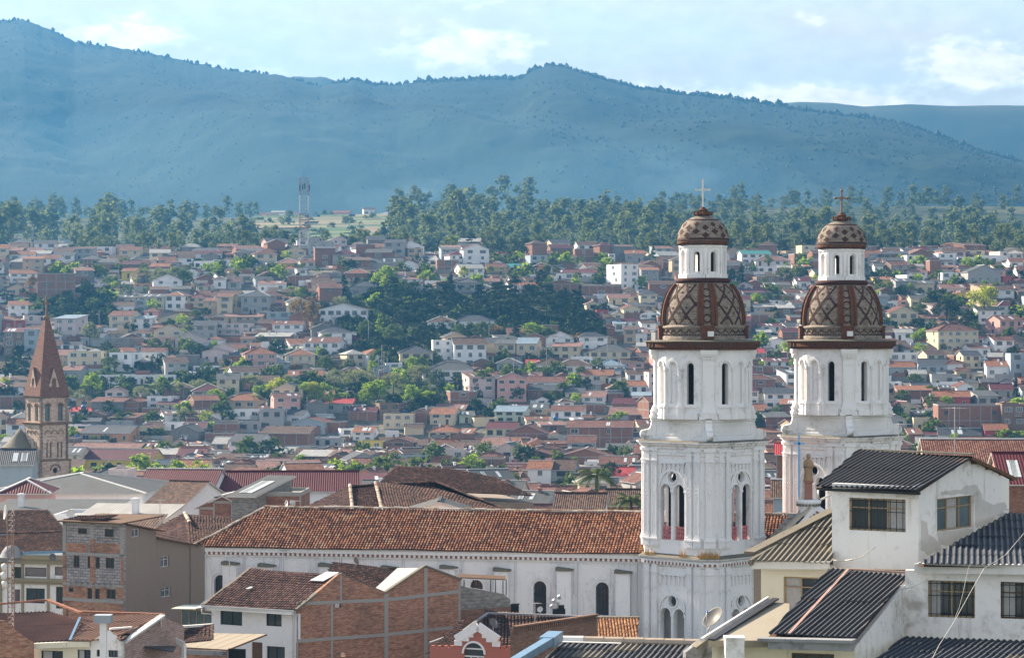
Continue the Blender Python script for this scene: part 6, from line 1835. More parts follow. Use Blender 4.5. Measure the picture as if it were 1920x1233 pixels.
for x_, y0_, y1_, w_ in ((639, 1078, 1124, .16), (622, 1128, 1260, .2), (724, 1112, 1260, .34), (798, 1064, 1260, .3), (861, 1090, 1260, .2), (557, 1150, 1260, .12)):
    A = vB.P(x_, y0_, -.02); B = vB.P(x_, y1_, -.02); cf.box(vB.s_(x_)-w_/2, vB.s_(x_)+w_/2, -.03, .0, B.z, A.z, 0, vB.M)
cf.build('concrete_frame', [M['concrete']], BH, world=True)
ww = MB(); ww.box(-.02, .35, -.03, 0, vB.z(556, 1203), vB.z(556, 1150), 0, vB.M); ww.build('white_wall_return', [M['white2']], BH, world=True)
e0 = W(384, 1137, 177.6); e1 = W(551, 1139, 174.4); r1 = W(636, 1072, 178.6); r0 = W(472, 1071, 182.6); e0.z = e1.z = (e0.z+e1.z)/2; r0.z = r1.z = (r0.z+r1.z)/2
tile_roof('roof_tiles', [e0, e1, r1, r0], TILE_ROSE, BH, .22, .34, .07, seed=11)
bk = MB(); b1_ = W(722, 1111, 182.0); b0_ = b1_+(r0-r1); bk.poly([b1_, b0_, r0, r1]); bk.build('rear_roof_slope', [M['r_d']] if 'r_d' in M else [TILE_DK], BH, world=True)
vg = MB(); vg.beam(e1+Vector((.1, 0, .02)), r1+Vector((.1, 0, .06)), .3, .14); vg.beam(e0+Vector((-.1, 0, .0)), r0+Vector((-.1, 0, .05)), .25, .12); vg.beam(r1+Vector((0, 0, .02)), b1_+Vector((0, 0, .02)), .3, .1); vg.build('verge_coping', [M['moss']], BH, world=True)
gt = MB(); gt.beam(e0+Vector((-.2, -.15, -.06)), e1+Vector((0, -.15, -.06)), .16, .12); gt.build('gutter', [M['galv']], BH, world=True)
ft = MB(); ft.beam(e0+Vector((.3, 0, -.22)), e1+Vector((-.1, 0, -.22)), .3, .2); ft.build('eaves_board', [M['white2']], BH, world=True)
dpp = MB(); A = vW_.P(548, 1143, -.25); dpp.tube([A, vW_.P(551, 1150, -.08), vW_.P(551, 1240, -.08)], .045, 6); A = vW_.P(383, 1140, -.3); dpp.tube([A, A+Vector((0, 0, -.3)), vW_.P(400, 1150, -.1)], .045, 6); dpp.build('downpipe', [M['white2']], BH, world=True)
sk = MB(); q = lambda a, b: r0.lerp(r1, a).lerp(e0.lerp(e1, a), b)+Vector((0, 0, .14)); sk.prism([q(.86, .0), q(.8, .26), q(.95, .26), q(1.0, .0)], (0, 0, .03)); sk.build('roof_light', [M['skylight']], BH, world=True)
sk = MB(); sk.prism([q(.26, .52), q(.24, .58), q(.275, .58), q(.295, .52)], (0, 0, .03)); sk.build('roof_light', [M['skylight']], BH, world=True)
# second roof behind: red tiles and translucent sheets between the gables
e0 = b1_.copy(); P2 = [W(697, 1108, 183.5), W(724, 1112, 181.5), W(797, 1064, 184.5), W(745, 1064, 188)]
sh_ = MB(); sh_.poly(P2); sh_.poly([p+Vector((0, 0, -.05)) for p in P2[::-1]]); sh_.build('translucent_roof_sheet', [M['skydim']], BH, world=True)
tile_roof('roof_tiles', [W(600, 1096, 188), W(700, 1108, 186), W(760, 1064, 191), W(625, 1061, 194)], TILE_DK, BH, .23, .34, .07, seed=12)
bk = MB(); bk.poly([P2[2]+Vector((.1, 0, 0)), vB.P(864, 1084, .1), vB.P(864, 1084, .1)+(P2[3]-P2[2])*1.4, P2[3]+(P2[3]-P2[2])*.4]); bk.build('rear_roof_slope', [TILE_DK], BH, world=True)
vg = MB(); vg.beam(vB.P(722, 1110, .05), vB.P(797, 1060, .05), .3, .12); vg.beam(vB.P(797, 1060, .05), vB.P(864, 1085, .05), .3, .12); vg.build('verge_coping', [M['moss']], BH, world=True)
# awning and lean-to in front of the white wall
AW = thing('beige_awning_shed', 'lean-to with a beige sheet awning and brick base in front of the white house wall', 'lean-to', W(400, 1300, 168))
P = [W(326, 1212, 166), W(427, 1218, 164.5), W(500, 1189, 173.2), W(397, 1187, 174.5)]
for i in range(5):
    a, b = i/5, (i+1)/5; m_ = MB(); q = [P[0].lerp(P[1], a), P[0].lerp(P[1], b-.01), P[3].lerp(P[2], b-.01), P[3].lerp(P[2], a)]; m_.prism(q, (0, 0, .04)); m_.build('awning_sheet', [M['beige']], AW, world=True)
vA = VW(324, 165.6, 424, 164.4); wall_obj(AW, 'brick_base', vA, [(324, 1217), (424, 1220)], GBOT, M['brickN']); bd = MB(); bd.box(0, vA.L, -.05, 0, vA.z(330, 1225), vA.z(330, 1216), 0, vA.M); bd.build('concrete_band', [M['gutter']], AW, world=True)
ed = MB(); ed.beam(P[0], P[1], .06, .06); ed.beam(P[1], P[2], .06, .1); ed.build('edge_beam', [M['wood']], AW, world=True)
dk = MB(); dk.box(vA.L, vA.L+1.2, .3, .4, GBOT, vA.z(430, 1216), 0, vA.M); dk.build('opening_shade_board', [M['dark']], AW, world=True)  # near-black board painting the shade inside the opening beside the brick base
# small glazed conservatory
CV = thing('glazed_conservatory', 'small glass conservatory with pale flat roof beside the white house', 'conservatory', W(360, 1200, 184))
vc1 = VW(341, 183.5, 397, 182); cvz0 = vc1.z(350, 1172); cvz1 = vc1.z(350, 1141)
g_ = MB(); g_.box(0, vc1.L, .02, .04, cvz0, cvz1, 0, vc1.M); g_.build('glass_wall', [M['glass_blue']], CV, world=True)
fr = MB()
for i in range(5): fr.box(vc1.L*i/4-.03, vc1.L*i/4+.03, -.03, .03, cvz0, cvz1, 0, vc1.M)
fr.box(0, vc1.L, -.03, .03, cvz1-.06, cvz1, 0, vc1.M); fr.box(0, vc1.L, -.03, .03, cvz0, cvz0+.08, 0, vc1.M); fr.build('frame', [M['alu']], CV, world=True)
rf = MB(); rf.prism([W(321, 1141, 181.5), W(366, 1142, 180.5), W(384, 1134, 185), W(345, 1134, 186)], (0, 0, .05)); rf.build('flat_roof', [m_plain('pale_green_roof_sheet', (.50, .52, .42), .6)], CV, world=True)
rf = MB(); rf.prism([W(366, 1141, 181.5), W(380, 1139, 181.5), W(400, 1124, 186), W(386, 1124, 188)], (0, 0, .05)); rf.build('sloping_roof', [M['skylight']], CV, world=True)
bs_ = MB(); bs_.box(0, vc1.L, 0, 1.5, GBOT, cvz0, 0, vc1.M); bs_.build('base_wall', [M['pinkblock']], CV, world=True)

# ---------------------------------------------------------------- unfinished tall house of blocks and grey render
UH = thing('unfinished_tower_house', 'tall unfinished house with grey block front framed in brick and dark rendered side', 'house', W(232, 1400, 190))
v1 = VW(118, 191.5, 232, 189.0); v2 = VW(232, 189.0, 300, 193.5); v3 = VW(293, 193.2, 362, 198)
wn1 = [(146, 163, 990, 1000), (196, 213, 991, 1006), (138, 149, 1041, 1063), (164, 172, 1042, 1064), (179, 187, 1044, 1065), (198, 214, 1045, 1065), (129, 138, 1101, 1109), (164, 173, 1102, 1122), (178, 187, 1103, 1122), (200, 217, 1104, 1122)]
ops1 = [v1.op(*w_) for w_ in wn1]
wall_obj(UH, 'block_wall', v1, [(118, 978), (232, 983)], GBOT, M['blockN'], ops1)
for o_ in ops1: near_window(UH, v1, o_, M['wood'], nx=2 if o_[2] > .5 else 1, dep=.1)
bb = MB()
def bpatch(px0, px1, py0, py1, off=.03): a, b = v1.s_(px0), v1.s_(px1); m_ = (px0+px1)/2; bb.box(a, b, -off, 0, v1.z(m_, py1), v1.z(m_, py0), 0, v1.M)
for q in ((118, 124, 1040, 1102), (169, 178, 1010, 1098), (227, 232, 1045, 1098), (118, 129, 1102, 1260), (129, 164, 1110, 1124), (129, 164, 1098, 1101), (138, 164, 1101, 1110), (173, 178, 1098, 1125), (187, 200, 1100, 1122), (217, 232, 1100, 1122), (124, 232, 1128, 1260), (124, 164, 1018, 1036), (180, 226, 1018, 1036), (118, 232, 1124, 1126)): bpatch(*q)
bb.build('brick_infill', [M['brickN']], UH, world=True)
cc = MB()
for (px0, px1, py0, py1) in ((118, 124, 978, 1040), (170, 176, 980, 1010), (225, 232, 984, 1045), (118, 232, 1036, 1041), (118, 232, 978, 984), (118, 232, 1094, 1098), (118, 232, 1122, 1128)):
    a, b = v1.s_(px0), v1.s_(px1); m_ = (px0+px1)/2; cc.box(a, b, -.045, 0, v1.z(m_, py1), v1.z(m_, py0), 0, v1.M)
for i in range(8): x_ = .7+i*.52; cc.box(x_, x_+.09, -.28, 0, v1.z(170, 1095), v1.z(170, 1092), 0, v1.M)
cc.build('concrete_frame', [M['concrete']], UH, world=True)
q1 = v2.op(247, 262, 991, 1006)
wall_obj(UH, 'rendered_wall', v2, [(232, 983), (293, 996)], GBOT, M['render_grey'], [q1]); near_window(UH, v2, q1, M['winw'] if 'winw' in M else M['edge_white'], M['glass_blue'], nx=2, ny=0)
q2 = v3.op(301, 317, 1042, 1062); q3 = v3.op(302, 320, 1100, 1118)
wall_obj(UH, 'rendered_wall', v3, [(293, 1010), (358, 1022)], GBOT, M['render_grey'], [q2, q3])
for q in (q2, q3): near_window(UH, v3, q, M['edge_white'], M['glass_blue'], nx=2, ny=1)
v4 = VW(358, 197.5, 384, 199.5); wall_obj(UH, 'rendered_wall', v4, [(358, 1020), (384, 1022)], GBOT, M['render_grey'])
rf = MB(); rf.prism([v1.P(114, 977, -.4), v1.P(234, 982, -.5), v1.P(234, 976, 5), v1.P(116, 972, 5)], (0, 0, .1)); rf.build('flat_roof', [M['wood']], UH, world=True)
rf = MB(); rf.prism([v2.P(232, 982, -.3), v2.P(300, 996, -.5), v2.P(298, 990, 4), v2.P(232, 976, 4)], (0, 0, .08)); rf.prism([v3.P(292, 1009, -.3), v3.P(372, 1023, -.4), v3.P(372, 1017, 4), v3.P(292, 1003, 4)], (0, 0, .08)); rf.build('sheet_roof', [M['wood']], UH, world=True)
tile_roof('roof_tiles', [v1.P(116, 975, .2), v1.P(190, 976, .2), v1.P(190, 971, 2.2), v1.P(116, 970, 2.2)], TILE_DK, UH, .24, .36, .07, seed=15)

# ---------------------------------------------------------------- cream mansion and its dark tiled roof, left edge
CM = thing('cream_mansion', 'cream mansion with ochre bands below a dark tiled roof at the left edge', 'mansion', W(60, 1300, 214))
vm = VW(-60, 214.5, 121, 212.0)
wm_ = [(23, 40, 1062, 1086), (47, 87, 1063, 1080), (103, 130, 1062, 1078), (28, 38, 1104, 1128), (49, 84, 1102, 1130), (105, 122, 1099, 1140), (-12, 4, 1066, 1084), (-12, 3, 1105, 1130)]
ops_ = [vm.op(*w_) for w_ in wm_[:2]+[(103, 119, 1062, 1078)]+wm_[3:5]+[(105, 119, 1099, 1140)]+wm_[6:]]
wall_obj(CM, 'front_wall', vm, [(-60, 1046), (121, 1040)], GBOT, M['wall_right'], ops_)
for i, o_ in enumerate(ops_): near_window(CM, vm, o_, M['wood'], M['brn'] if i in (1, 2, 3) else M['glass'], nx=1 if i in (1, 2) else 2, dep=.08)
for (a, b, c_) in ((1040, 1047, .5), (1047, 1056, .3), (1083, 1089, .3), (1089, 1094, .16)):
    bd = MB(); z1_ = vm.z(60, a); z0_ = vm.z(60, b); bd.box(0, vm.L, -c_, 0, z0_, z1_, 0, vm.M); bd.build('cornice_band', [M['ochre']], CM, world=True)
for x_ in (91, 43, 2):
    pl_ = MB(); s0 = vm.s_(x_); pl_.box(s0-.1, s0+.1, -.12, 0, GBOT, vm.z(60, 1054), 0, vm.M); pl_.build('pilaster', [M['ochre']], CM, world=True)
orn = MB(); c_ = vm.P(24, 1043, -.2); orn.lathe([(0, 1.0), (.5, .85), (.8, .45), (.95, .1), (1.1, 0)], 16, a0=R(-90), a1=R(90), M=Matrix.Translation(c_)); orn.box(c_.x-1.3, c_.x+1.3, c_.y-.3, c_.y+.3, c_.z-.4, c_.z+.02); orn.build('parapet_ornament', [M['gutter']], CM, world=True)
bl = MB(); bl.beam(vm.P(44, 1036, -.1), vm.P(121, 1033, -.1), .3, .2); bl.build('blue_gutter', [M['bluemetal']], CM, world=True)
tile_roof('roof_tiles', [vm.P(-60, 1040, -.1), vm.P(121, 1033, -.1), W(121, 1000, 218), W(-60, 1003, 220)], TILE_DK, CM, .26, .38, .08, seed=21)
tile_roof('roof_tiles', [W(-60, 1001, 220.5), W(121, 998, 218.5), W(118, 984, 220), W(90, 956, 226), W(-60, 961, 228)], TILE_DK, CM, .26, .38, .08, seed=22)
rc = MB(); ridge_caps(rc, W(-60, 1001, 220), W(121, 998, 218), .15, .42, 0, 5); rc.build('ridge_caps', [TILE_DK], CM, world=True, kind='stuff')

# ---------------------------------------------------------------- bottom-left roofs
BL = thing('sheet_roof_house', 'house with broad rusty dark corrugated roof in the bottom left corner', 'house', W(80, 1350, 152))
sheet_r = sheet_mat('rusty_shaded_corrugated_sheet', (.06, .045, .045), (.15, .07, .05), (.03, .03, .035), .7, .6, crest=(.20, .10, .07)); sheet_b = sheet_mat('sunlit_brown_corrugated_sheet', (.20, .11, .075), (.26, .15, .10), (.06, .045, .04), .7, .5, crest=(.30, .18, .12))  # rust browns; left roof's shade and right roof's sunlight put into the colours
e0 = W(62, 1204, 150); e1 = W(134, 1200, 149); rr1 = W(154, 1150, 153.5); rr2 = W(88, 1125, 158); rr3 = W(-20, 1136, 160); rr4 = W(-20, 1150, 154)
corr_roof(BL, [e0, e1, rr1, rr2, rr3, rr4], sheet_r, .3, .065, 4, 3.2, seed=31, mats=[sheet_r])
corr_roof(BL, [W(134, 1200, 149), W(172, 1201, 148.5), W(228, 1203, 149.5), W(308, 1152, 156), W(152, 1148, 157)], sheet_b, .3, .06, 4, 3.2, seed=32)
rg = MB(); rg.beam(W(-20, 1133, 160), W(88, 1124, 158), .3, .12); rg.beam(W(88, 1124, 158), W(152, 1148, 155), .25, .12); rg.beam(W(152, 1146, 157), W(308, 1151, 156), .3, .12); rg.build('ridge_capping', [M['red_brick']], BL, world=True)
vl = MB(); vl.beam(W(131, 1199, 148.8), W(150, 1156, 153.2), .14, .04); vl.build('valley_flashing', [M['bluemetal']], BL, world=True)
vv = VW(64, 149.8, 232, 148.4); o1_ = vv.op(77, 118, 1219, 1262); o2_ = vv.op(145, 170, 1217, 1262)
wall_obj(BL, 'front_wall', vv, [(64, 1206), (170, 1206)], GBOT, M['wall_cream'], [o1_, o2_])
for o_ in (o1_, o2_): near_window(BL, vv, o_, M['iron'], M['glass'], nx=2, curtain=(.05, .5))
eb = MB(); eb.beam(vv.P(66, 1209, -.3), vv.P(131, 1206, -.3), .3, .32); eb.beam(vv.P(131, 1206, -.3), vv.P(170, 1206, -.1), .3, .32); eb.build('eaves_beam', [M['wall_cream']], BL, world=True)
o3_ = vv.op(181, 190, 1217, 1230); o4_ = vv.op(203, 221, 1218, 1231)
wall_obj(BL, 'gable_wall', vv, [(170, 1202), (202, 1182), (228, 1203)], GBOT, M['wall_right'], [o3_, o4_])
for o_ in (o3_, o4_): near_window(BL, vv, o_, M['iron'], M['glass_blue'], nx=3)
tile_roof('dormer_tiles', [W(224, 1200, 147.8), W(230, 1200, 148), W(246, 1176, 151.5), W(207, 1178, 151)], TILE_DK, BL, .22, .34, .06, seed=33)
dc = MB(); dc.beam(W(206, 1178, 151), W(247, 1175, 151.5), .2, .1); dc.build('dormer_coping', [M['wall_right']], BL, world=True)
wb = VW(-30, 147, 66, 149); wall_obj(BL, 'brick_boundary_wall', wb, [(-30, 1160), (10, 1163), (34, 1184), (64, 1204)], GBOT, M['brickN'])
CH_ = thing('chimney_column', 'square white chimney column with blue and beige cap before the brown roof', 'chimney', W(194, 1260, 146))
ch = MB(); p = W(194, 1166, 146); ch.box(p.x-.18, p.x+.18, p.y-.2, p.y+.2, GBOT, p.z, 0); ch.build('shaft', [M['wall_right']], CH_, world=True)
cp = MB(); cp.box(p.x-.48, p.x+.48, p.y-.4, p.y+.4, p.z, p.z+.44, 0, Matrix.Identity(4)); cp.build('cap', [m_plaster('blue_grey_cap_paint', (.32, .36, .40), .3)], CH_, world=True)
PB = thing('pink_brick_house', 'whitewashed pinkish brick gable house with dark tiled side roof at bottom left', 'house', W(300, 1400, 152))
v5 = VW(228, 149.2, 345, 158); wall_obj(PB, 'gable_wall', v5, [(228, 1204), (302, 1154), (345, 1173)], GBOT, M['pinkblock'])
vg = MB(); vg.beam(v5.P(228, 1204, -.1), v5.P(302, 1153, -.1), .35, .12); vg.build('verge_capping', [M['edge_white']], PB, world=True)
dp = MB(); dp.tube([v5.P(228, 1206, -.12), v5.P(228, 1260, -.12)], .05, 6); dp.tube([v5.P(299, 1157, -.1), v5.P(299, 1175, -.1)], .04, 6); dp.build('downpipe', [M['edge_white']], PB, world=True)
tile_roof('roof_tiles', [W(344, 1205, 158), W(398, 1200, 160), W(398, 1172, 164), W(294, 1179, 160)], TILE_DK, PB, .24, .36, .07, seed=35)
wd_ = MB(); wd_.beam(W(294, 1182, 157.5), W(345, 1208, 156.5), .12, .34); wd_.beam(W(290, 1178, 158), W(398, 1170, 164), .3, .14); wd_.build('white_barge_board', [M['edge_white']], PB, world=True)
v6 = VW(294, 158.5, 345, 157.5); wall_obj(PB, 'side_wall', v6, [(294, 1184), (345, 1208)], GBOT, M['wall_right'])
cn = MB(); cn.prism([W(270, 1213, 152), W(325, 1222, 152), W(330, 1213, 156), W(290, 1205, 157)], (0, 0, .06)); cn.build('small_canopy', [M['iron']], PB, world=True)

# ---------------------------------------------------------------- terracotta arch facade, brick block, wall with canopy
TF = thing('terracotta_arch_house', 'dark terracotta facade with white stepped gable over an arched window at the bottom edge', 'house', W(890, 1330, 166))
vt = VW(806, 167, 972, 164.5)
ar = vt.op(870, 908, 1204, 1275, 'a')
wall_obj(TF, 'front_wall', vt, [(806, 1214), (852, 1214), (856, 1196), (897, 1172), (935, 1198), (938, 1216), (972, 1217)], GBOT, M['terracotta'], [ar])
wg = MB(); A = vt
for seg in (((856, 1197), (897, 1173)), ((897, 1173), (935, 1199))):
    wg.beam(A.P(*seg[0], -.05), A.P(*seg[1], -.05), .2, .55)
for (px, py, s_) in ((860, 1204, .35), (872, 1195, .4), (882, 1189, .3), (912, 1190, .35), (921, 1197, .4), (931, 1206, .35)): wg.box(vt.s_(px)-s_/1.3, vt.s_(px)+s_/1.3, -.12, 0, vt.z(px, py)-s_/2, vt.z(px, py)+s_/2, 0, vt.M)
wg.build('white_gable_trim', [M['white']], TF, world=True)
aw = MB(); arc_mould(aw, vt.M, ar[1], ar[4]-ar[2]/2, ar[2]/2, .12, .1, 14); aw.build('arch_moulding', [M['white']], TF, world=True)
gw = MB(); x0_, x1_ = ar[1]-ar[2]/2, ar[1]+ar[2]/2; gw.box(x0_, x1_, .12, .14, ar[3], ar[4], 1, vt.M)
for z_ in (ar[4]-ar[2]*.28, ar[4]-ar[2]*.62): gw.box(x0_, x1_, .06, .12, z_-.04, z_+.04, 0, vt.M)
for t_ in (.33, .66): gw.box(x0_+(x1_-x0_)*t_-.03, x0_+(x1_-x0_)*t_+.03, .06, .12, ar[3], ar[4]-ar[2]*.62, 0, vt.M)
gw.build('arched_window', [M['white'], M['glass']], TF, world=True)
for i in range(14):
    px = 808+i*12
    if 850 < px < 940: continue
    m_ = MB(); m_.box(vt.s_(px), vt.s_(px)+.22, -.02, .2, vt.z(px, 1216), vt.z(px, 1209), 0, vt.M); m_.build('merlon', [M['terracotta']], TF, world=True)
tile_roof('roof_tiles', [W(800, 1226, 168), W(860, 1212, 167), W(870, 1163, 175), W(862, 1168, 175)], TILE_DK, TF, .24, .36, .07, seed=41)
tile_roof('roof_tiles', [AZ(900, 1206, EYE-21.6), AZ(1119, 1206, EYE-21.6), AZ(1119, 1154, EYE-20.25), AZ(906, 1148, EYE-20.25)], TILE_DK, TF, .24, .36, .07, seed=42)
fs = MB(); fs.beam(W(806, 1204, 172), W(868, 1182, 175), .2, .1); fs.beam(W(868, 1182, 175), W(915, 1148, 181), .2, .1); fs.beam(W(915, 1148, 181), W(1120, 1156, 181), .25, .12); fs.build('ridge_capping', [M['gutter']], TF, world=True)
BW = thing('brick_block_building', 'windowless dark thin-brick block with a slanting top right of the terracotta facade', 'building', W(1040, 1330, 163))
vb = VW(963, 160, 1118, 168); wall_obj(BW, 'brick_wall', vb, [(963, 1176), (1118, 1153)], GBOT, M['brickD'])
cpg = MB(); cpg.beam(vb.P(963, 1174, -.05), vb.P(1118, 1151, -.05), .35, .10)
n = 42
for i in range(n): a = vb.L*i/n; px = 963+155*i/n; cpg.box(a+.03, a+vb.L/n-.06, -.05, 0, vb.z(px, 1186-(i/n)*23+.0)-.0, vb.z(px, 1177-(i/n)*23), 0, vb.M)
cpg.build('soldier_course', [M['brickD']], BW, world=True, kind='stuff')
ve = VW(1118, 168, 1121, 176); wall_obj(BW, 'end_wall', ve, [(1118, 1153), (1121, 1152)], GBOT, M['brickD'])
OT = thing('orange_tile_lean_to', 'small bright orange clay-tiled roof at the foot of the nearer bell tower', 'roof', W(1158, 1260, 188))
tile_roof('roof_tiles', [W(1117, 1212, 186), W(1196, 1214, 186), W(1196, 1160, 194), W(1117, 1157, 194)], TILE_BR, OT, .23, .34, .08, seed=43)
bs = MB(); q = [W(1117, 1216, 186), W(1196, 1218, 186), W(1196, 1164, 194), W(1117, 1161, 194)]; bs.prism([Vector((p.x, p.y, GBOT)) for p in q], (0, 0, q[0].z-GBOT-.1)); bs.build('lean_to_wall', [M['white']], OT, world=True)
bs = MB(); bs.beam(W(1112, 1158, 194), W(1198, 1158, 194.2), .7, .25); bs.build('wall_ledge', [M['moss']], OT, world=True)
GWt = thing('concrete_wall', 'grey concrete wall with curved top and brick base, under the metal canopy frame', 'wall', W(910, 1330, 186))
vg_ = VW(862, 184.6, 957, 187); wall_obj(GWt, 'curved_wall', vg_, [(862, 1097), (885, 1102), (920, 1108), (945, 1113), (957, 1124)], GBOT, M['w_k'] if 'w_k' in M else M['concrete'])
bb = MB(); bb.box(0, vg_.L, -.06, 0, GBOT, vg_.z(905, 1140), 0, vg_.M); bb.build('brick_base', [M['brickD']], GWt, world=True)
CF = thing('metal_canopy', 'dark metal canopy frame with thin posts in front of the nave wall', 'canopy', W(905, 1108, 187))
c = MB(); A0, A1 = W(858, 1083, 186), W(948, 1087, 188); c.prism([A0, A1, A1+Vector((0, 2.2, .05)), A0+Vector((0, 2.2, .05))], (0, 0, .07)); c.build('canopy_roof', [M['wood']], CF, world=True)
for px, yb in ((870, 1099), (887, 1102), (920, 1107), (929, 1109), (943, 1112), (949, 1113)):
    p = MB(); q = W(px, 1086, 187); p.tube([q, W(px, yb+2, 187)], .04, 5); p.build('post', [M['iron']], CF, world=True)
ra = MB(); ra.beam(W(872, 1100, 187), W(950, 1113, 187.6), .06, .09); ra.build('rail', [M['white']], CF, world=True)
dish(925, 1168, 172, .36, (.55, -.6, .5), M['dishgrey'], 'pale satellite dish on dark tiles above the terracotta facade')
dish(667, 1051, 190, .28, (.7, -.5, .4), m_plain('brown_dish', (.22, .16, .12), .6), 'small brown satellite dish beside the nave wall above the brick house roof')
dish(12, 960, 150, .42, (-.9, -.3, .1), M['edge_white'], 'white drum dish at the top of the rusty radio mast', arm=False)
dish(1013, 1142, 190, .22, (-.3, -.8, .5), M['edge_white'], 'tiny white dish before the arched nave window, left one', arm=False)
dish(132, 962, 206, .32, (.2, -1, .1), M['edge_white'], 'square-looking pale dish on the roof of the unfinished tower house', arm=False)
dish(98, 1044, 206, .3, (.5, -.8, .0), M['dishgrey'], 'grey dish fixed to the cream mansion cornice', arm=False)
dish(538, 943, 222, .28, (-.8, -.5, .1), M['edge_white'], 'white dish seen side on above the nave ridge, left of two', arm=True)
dish(548, 941, 224, .22, (0, -1, .1), M['galv'], 'round grey dish facing forward above the nave ridge, right of two', arm=False)
# cluster of lamps and boxes on the ledge by the arched window
FLm = thing('floodlight_cluster', 'cluster of silver floodlights on black boxes below the nave windows', 'floodlights', W(1048, 1150, 190))
for (px, py, r_) in ((1048, 1119, .20), (1038, 1126, .17), (1034, 1136, .15), (1046, 1131, .15)):
    b = MB(); b.lathe([(0, -.12), (r_*.7, -.1), (r_, .1), (r_, .16), (0, .1)], 12, M=Matrix.Translation(W(px, py, 189.5)) @ Matrix.Rotation(R(70), 4, 'Y')); b.build('lamp_head', [M['galv']], FLm, world=True)
b = MB(); p = W(1048, 1150, 190); b.tube([p, W(1044, 1130, 189.7)], .05, 6); b.build('lamp_stand', [M['galv']], FLm, world=True)
for (a0, a1, y0_, y1_) in ((1036, 1060, 1141, 1151), (1044, 1058, 1134, 1142)):
    b = MB(); A = W(a0, y1_, 189.8); B = W(a1, y0_, 189.8); b.box(A.x, B.x, A.y, A.y+.5, A.z, B.z); b.build('black_box', [M['plastic_black']], FLm, world=True)
b = MB(); A = W(956, 1148, 188); B = W(973, 1133, 188); b.box(A.x, B.x, A.y, A.y+.6, A.z, B.z); b.box(A.x+.1, B.x+.05, A.y+.1, A.y+.5, B.z, B.z+.06); o = b.build('black_tank', M['plastic_black'], loc=A); tag(o, 'black box tank at the right end of the curved concrete wall', 'tank')

# radio mast on the left edge
RM = thing('radio_mast', 'rusty red and white lattice radio mast at the left edge', 'mast', W(22, 1330, 150))
for s_, (dx, dy) in enumerate(((-.18, 0), (.18, 0), (0, .3))):
    lg = MB(); b0 = W(22, 1330, 150)+Vector((dx, dy, 0)); lg.tube([b0, Vector((b0.x-.08, b0.y, W(22, 962, 150).z))], .035, 5); lg.build('leg', [M['rust']], RM, world=True)
z = W(22, 1330, 150).z; i = 0; zt_ = W(22, 965, 150).z; br = MB(); bx = W(22, 1330, 150)
while z < zt_:
    m_ = (i//5) % 2; br.beam((bx.x-.18-.02, bx.y, z), (bx.x+.18-.03, bx.y, z+.3), .02, .02, m_); br.beam((bx.x+.18-.02, bx.y, z), (bx.x-.03, bx.y+.3, z+.3), .02, .02, m_); br.beam((bx.x-.2, bx.y, z), (bx.x+.16, bx.y, z), .02, .02, m_); z += .3; i += 1
br.build('lattice_bracing', [M['rust'], M['edge_white']], RM, world=True, kind='stuff')
for (px, py) in ((13, 1062), (12, 1078), (14, 1094)): 
    b = MB(); b.lathe([(0, 0), (.2, .04), (.24, .12), (.2, .3), (0, .34)], 12, M=Matrix.Translation(W(px, py, 149.6)) @ Matrix.Rotation(R(-100), 4, 'Y')); b.build('antenna_drum', [M['edge_white']], RM, world=True)
# ---------------------------------------------------------------- larger roofs just beyond the nave, brick church, mast
def near_house(px0, px1, pye, Y, d, roof, rc, wc, rise=None, turn=0, st=1, label='', nm='house', wins=None, seed=1, opts=''):
    w = (px1-px0)/K*Y/max(.5, math.cos(R(turn))); x = ((px0+px1)/2-960)/K*Y; zb = ground(x, Y); hv = EYE+(616.5-pye)/K*Y-zb
    T = house(x, Y, w, d, hv, R(turn), st, roof, rc, wc, random.Random(seed), zb=zb, wins=wins, opts=opts, nm=nm); T['label'] = label; return T
near_house(-30, 268, 924, 316, 22, 'hip', 'g', 'w', turn=-2, st=2, wins=7, label='broad white building with big grey hipped roof under the brown church', seed=3, opts='F')
near_house(-30, 196, 962, 280, 12, 'shed', 'g', 's', turn=-3, label='long low shed with olive grey roof at the left edge beyond the cream mansion', wins=0, seed=4, opts='F')
near_house(100, 272, 966, 262, 8, 'flat', 'W', 'w', turn=-3, label='low white flat building with pale roof edge above the unfinished tower house', wins=0, seed=5)
near_house(140, 300, 976, 250, 7, 'shed', 'W', 'w', turn=-10, label='pale metal canopy roofs right behind the unfinished tower house', wins=0, seed=6)
near_house(0, 88, 925, 296, 9, 'hip', 'm', 'p', turn=4, label='small dull red hip roof with pink edge in front of the grey roof at left', wins=0, seed=7)
near_house(262, 400, 912, 345, 10, 'gx', 'm', 'w', turn=-6, label='maroon sheet-roofed hall with pale skylight strips right of the brown church', wins=5, seed=8)
near_house(382, 668, 919, 348, 11, 'gx', 'm', 'w', turn=3, label='very long maroon roof with blue-grey skylights over a white strip of small windows', wins=9, seed=9)
near_house(274, 345, 944, 300, 11, 'gx', 'd', 'w', turn=-24, label='brown tiled roof house with skylights and white front left of the grey block wall', wins=1, seed=10)
near_house(372, 440, 950, 282, 10, 'gy', 'd', 'b', turn=-16, label='small raw brick gable house at the left end of the maroon roof', wins=0, seed=11)
near_house(434, 479, 928, 262, 9, 'shed', 'g', 'k', turn=-20, label='tall grey block wall building under the maroon roof', wins=0, seed=12)
near_house(479, 564, 924, 264, 8, 'flat', 'W', 'b', turn=-2, label='brick wall divided by thin concrete columns right of the grey block wall', wins=0, seed=13)
near_house(400, 436, 938, 266, 8, 'gy', 'o', 'b', turn=-8, label='little brick gable touching the left end of the nave ridge', wins=0, seed=14)
near_house(150, 275, 1000, 224, 7, 'shed', 'd', 'k', turn=-4, label='low dark shed roof hidden behind the unfinished tower house', wins=0, seed=16)
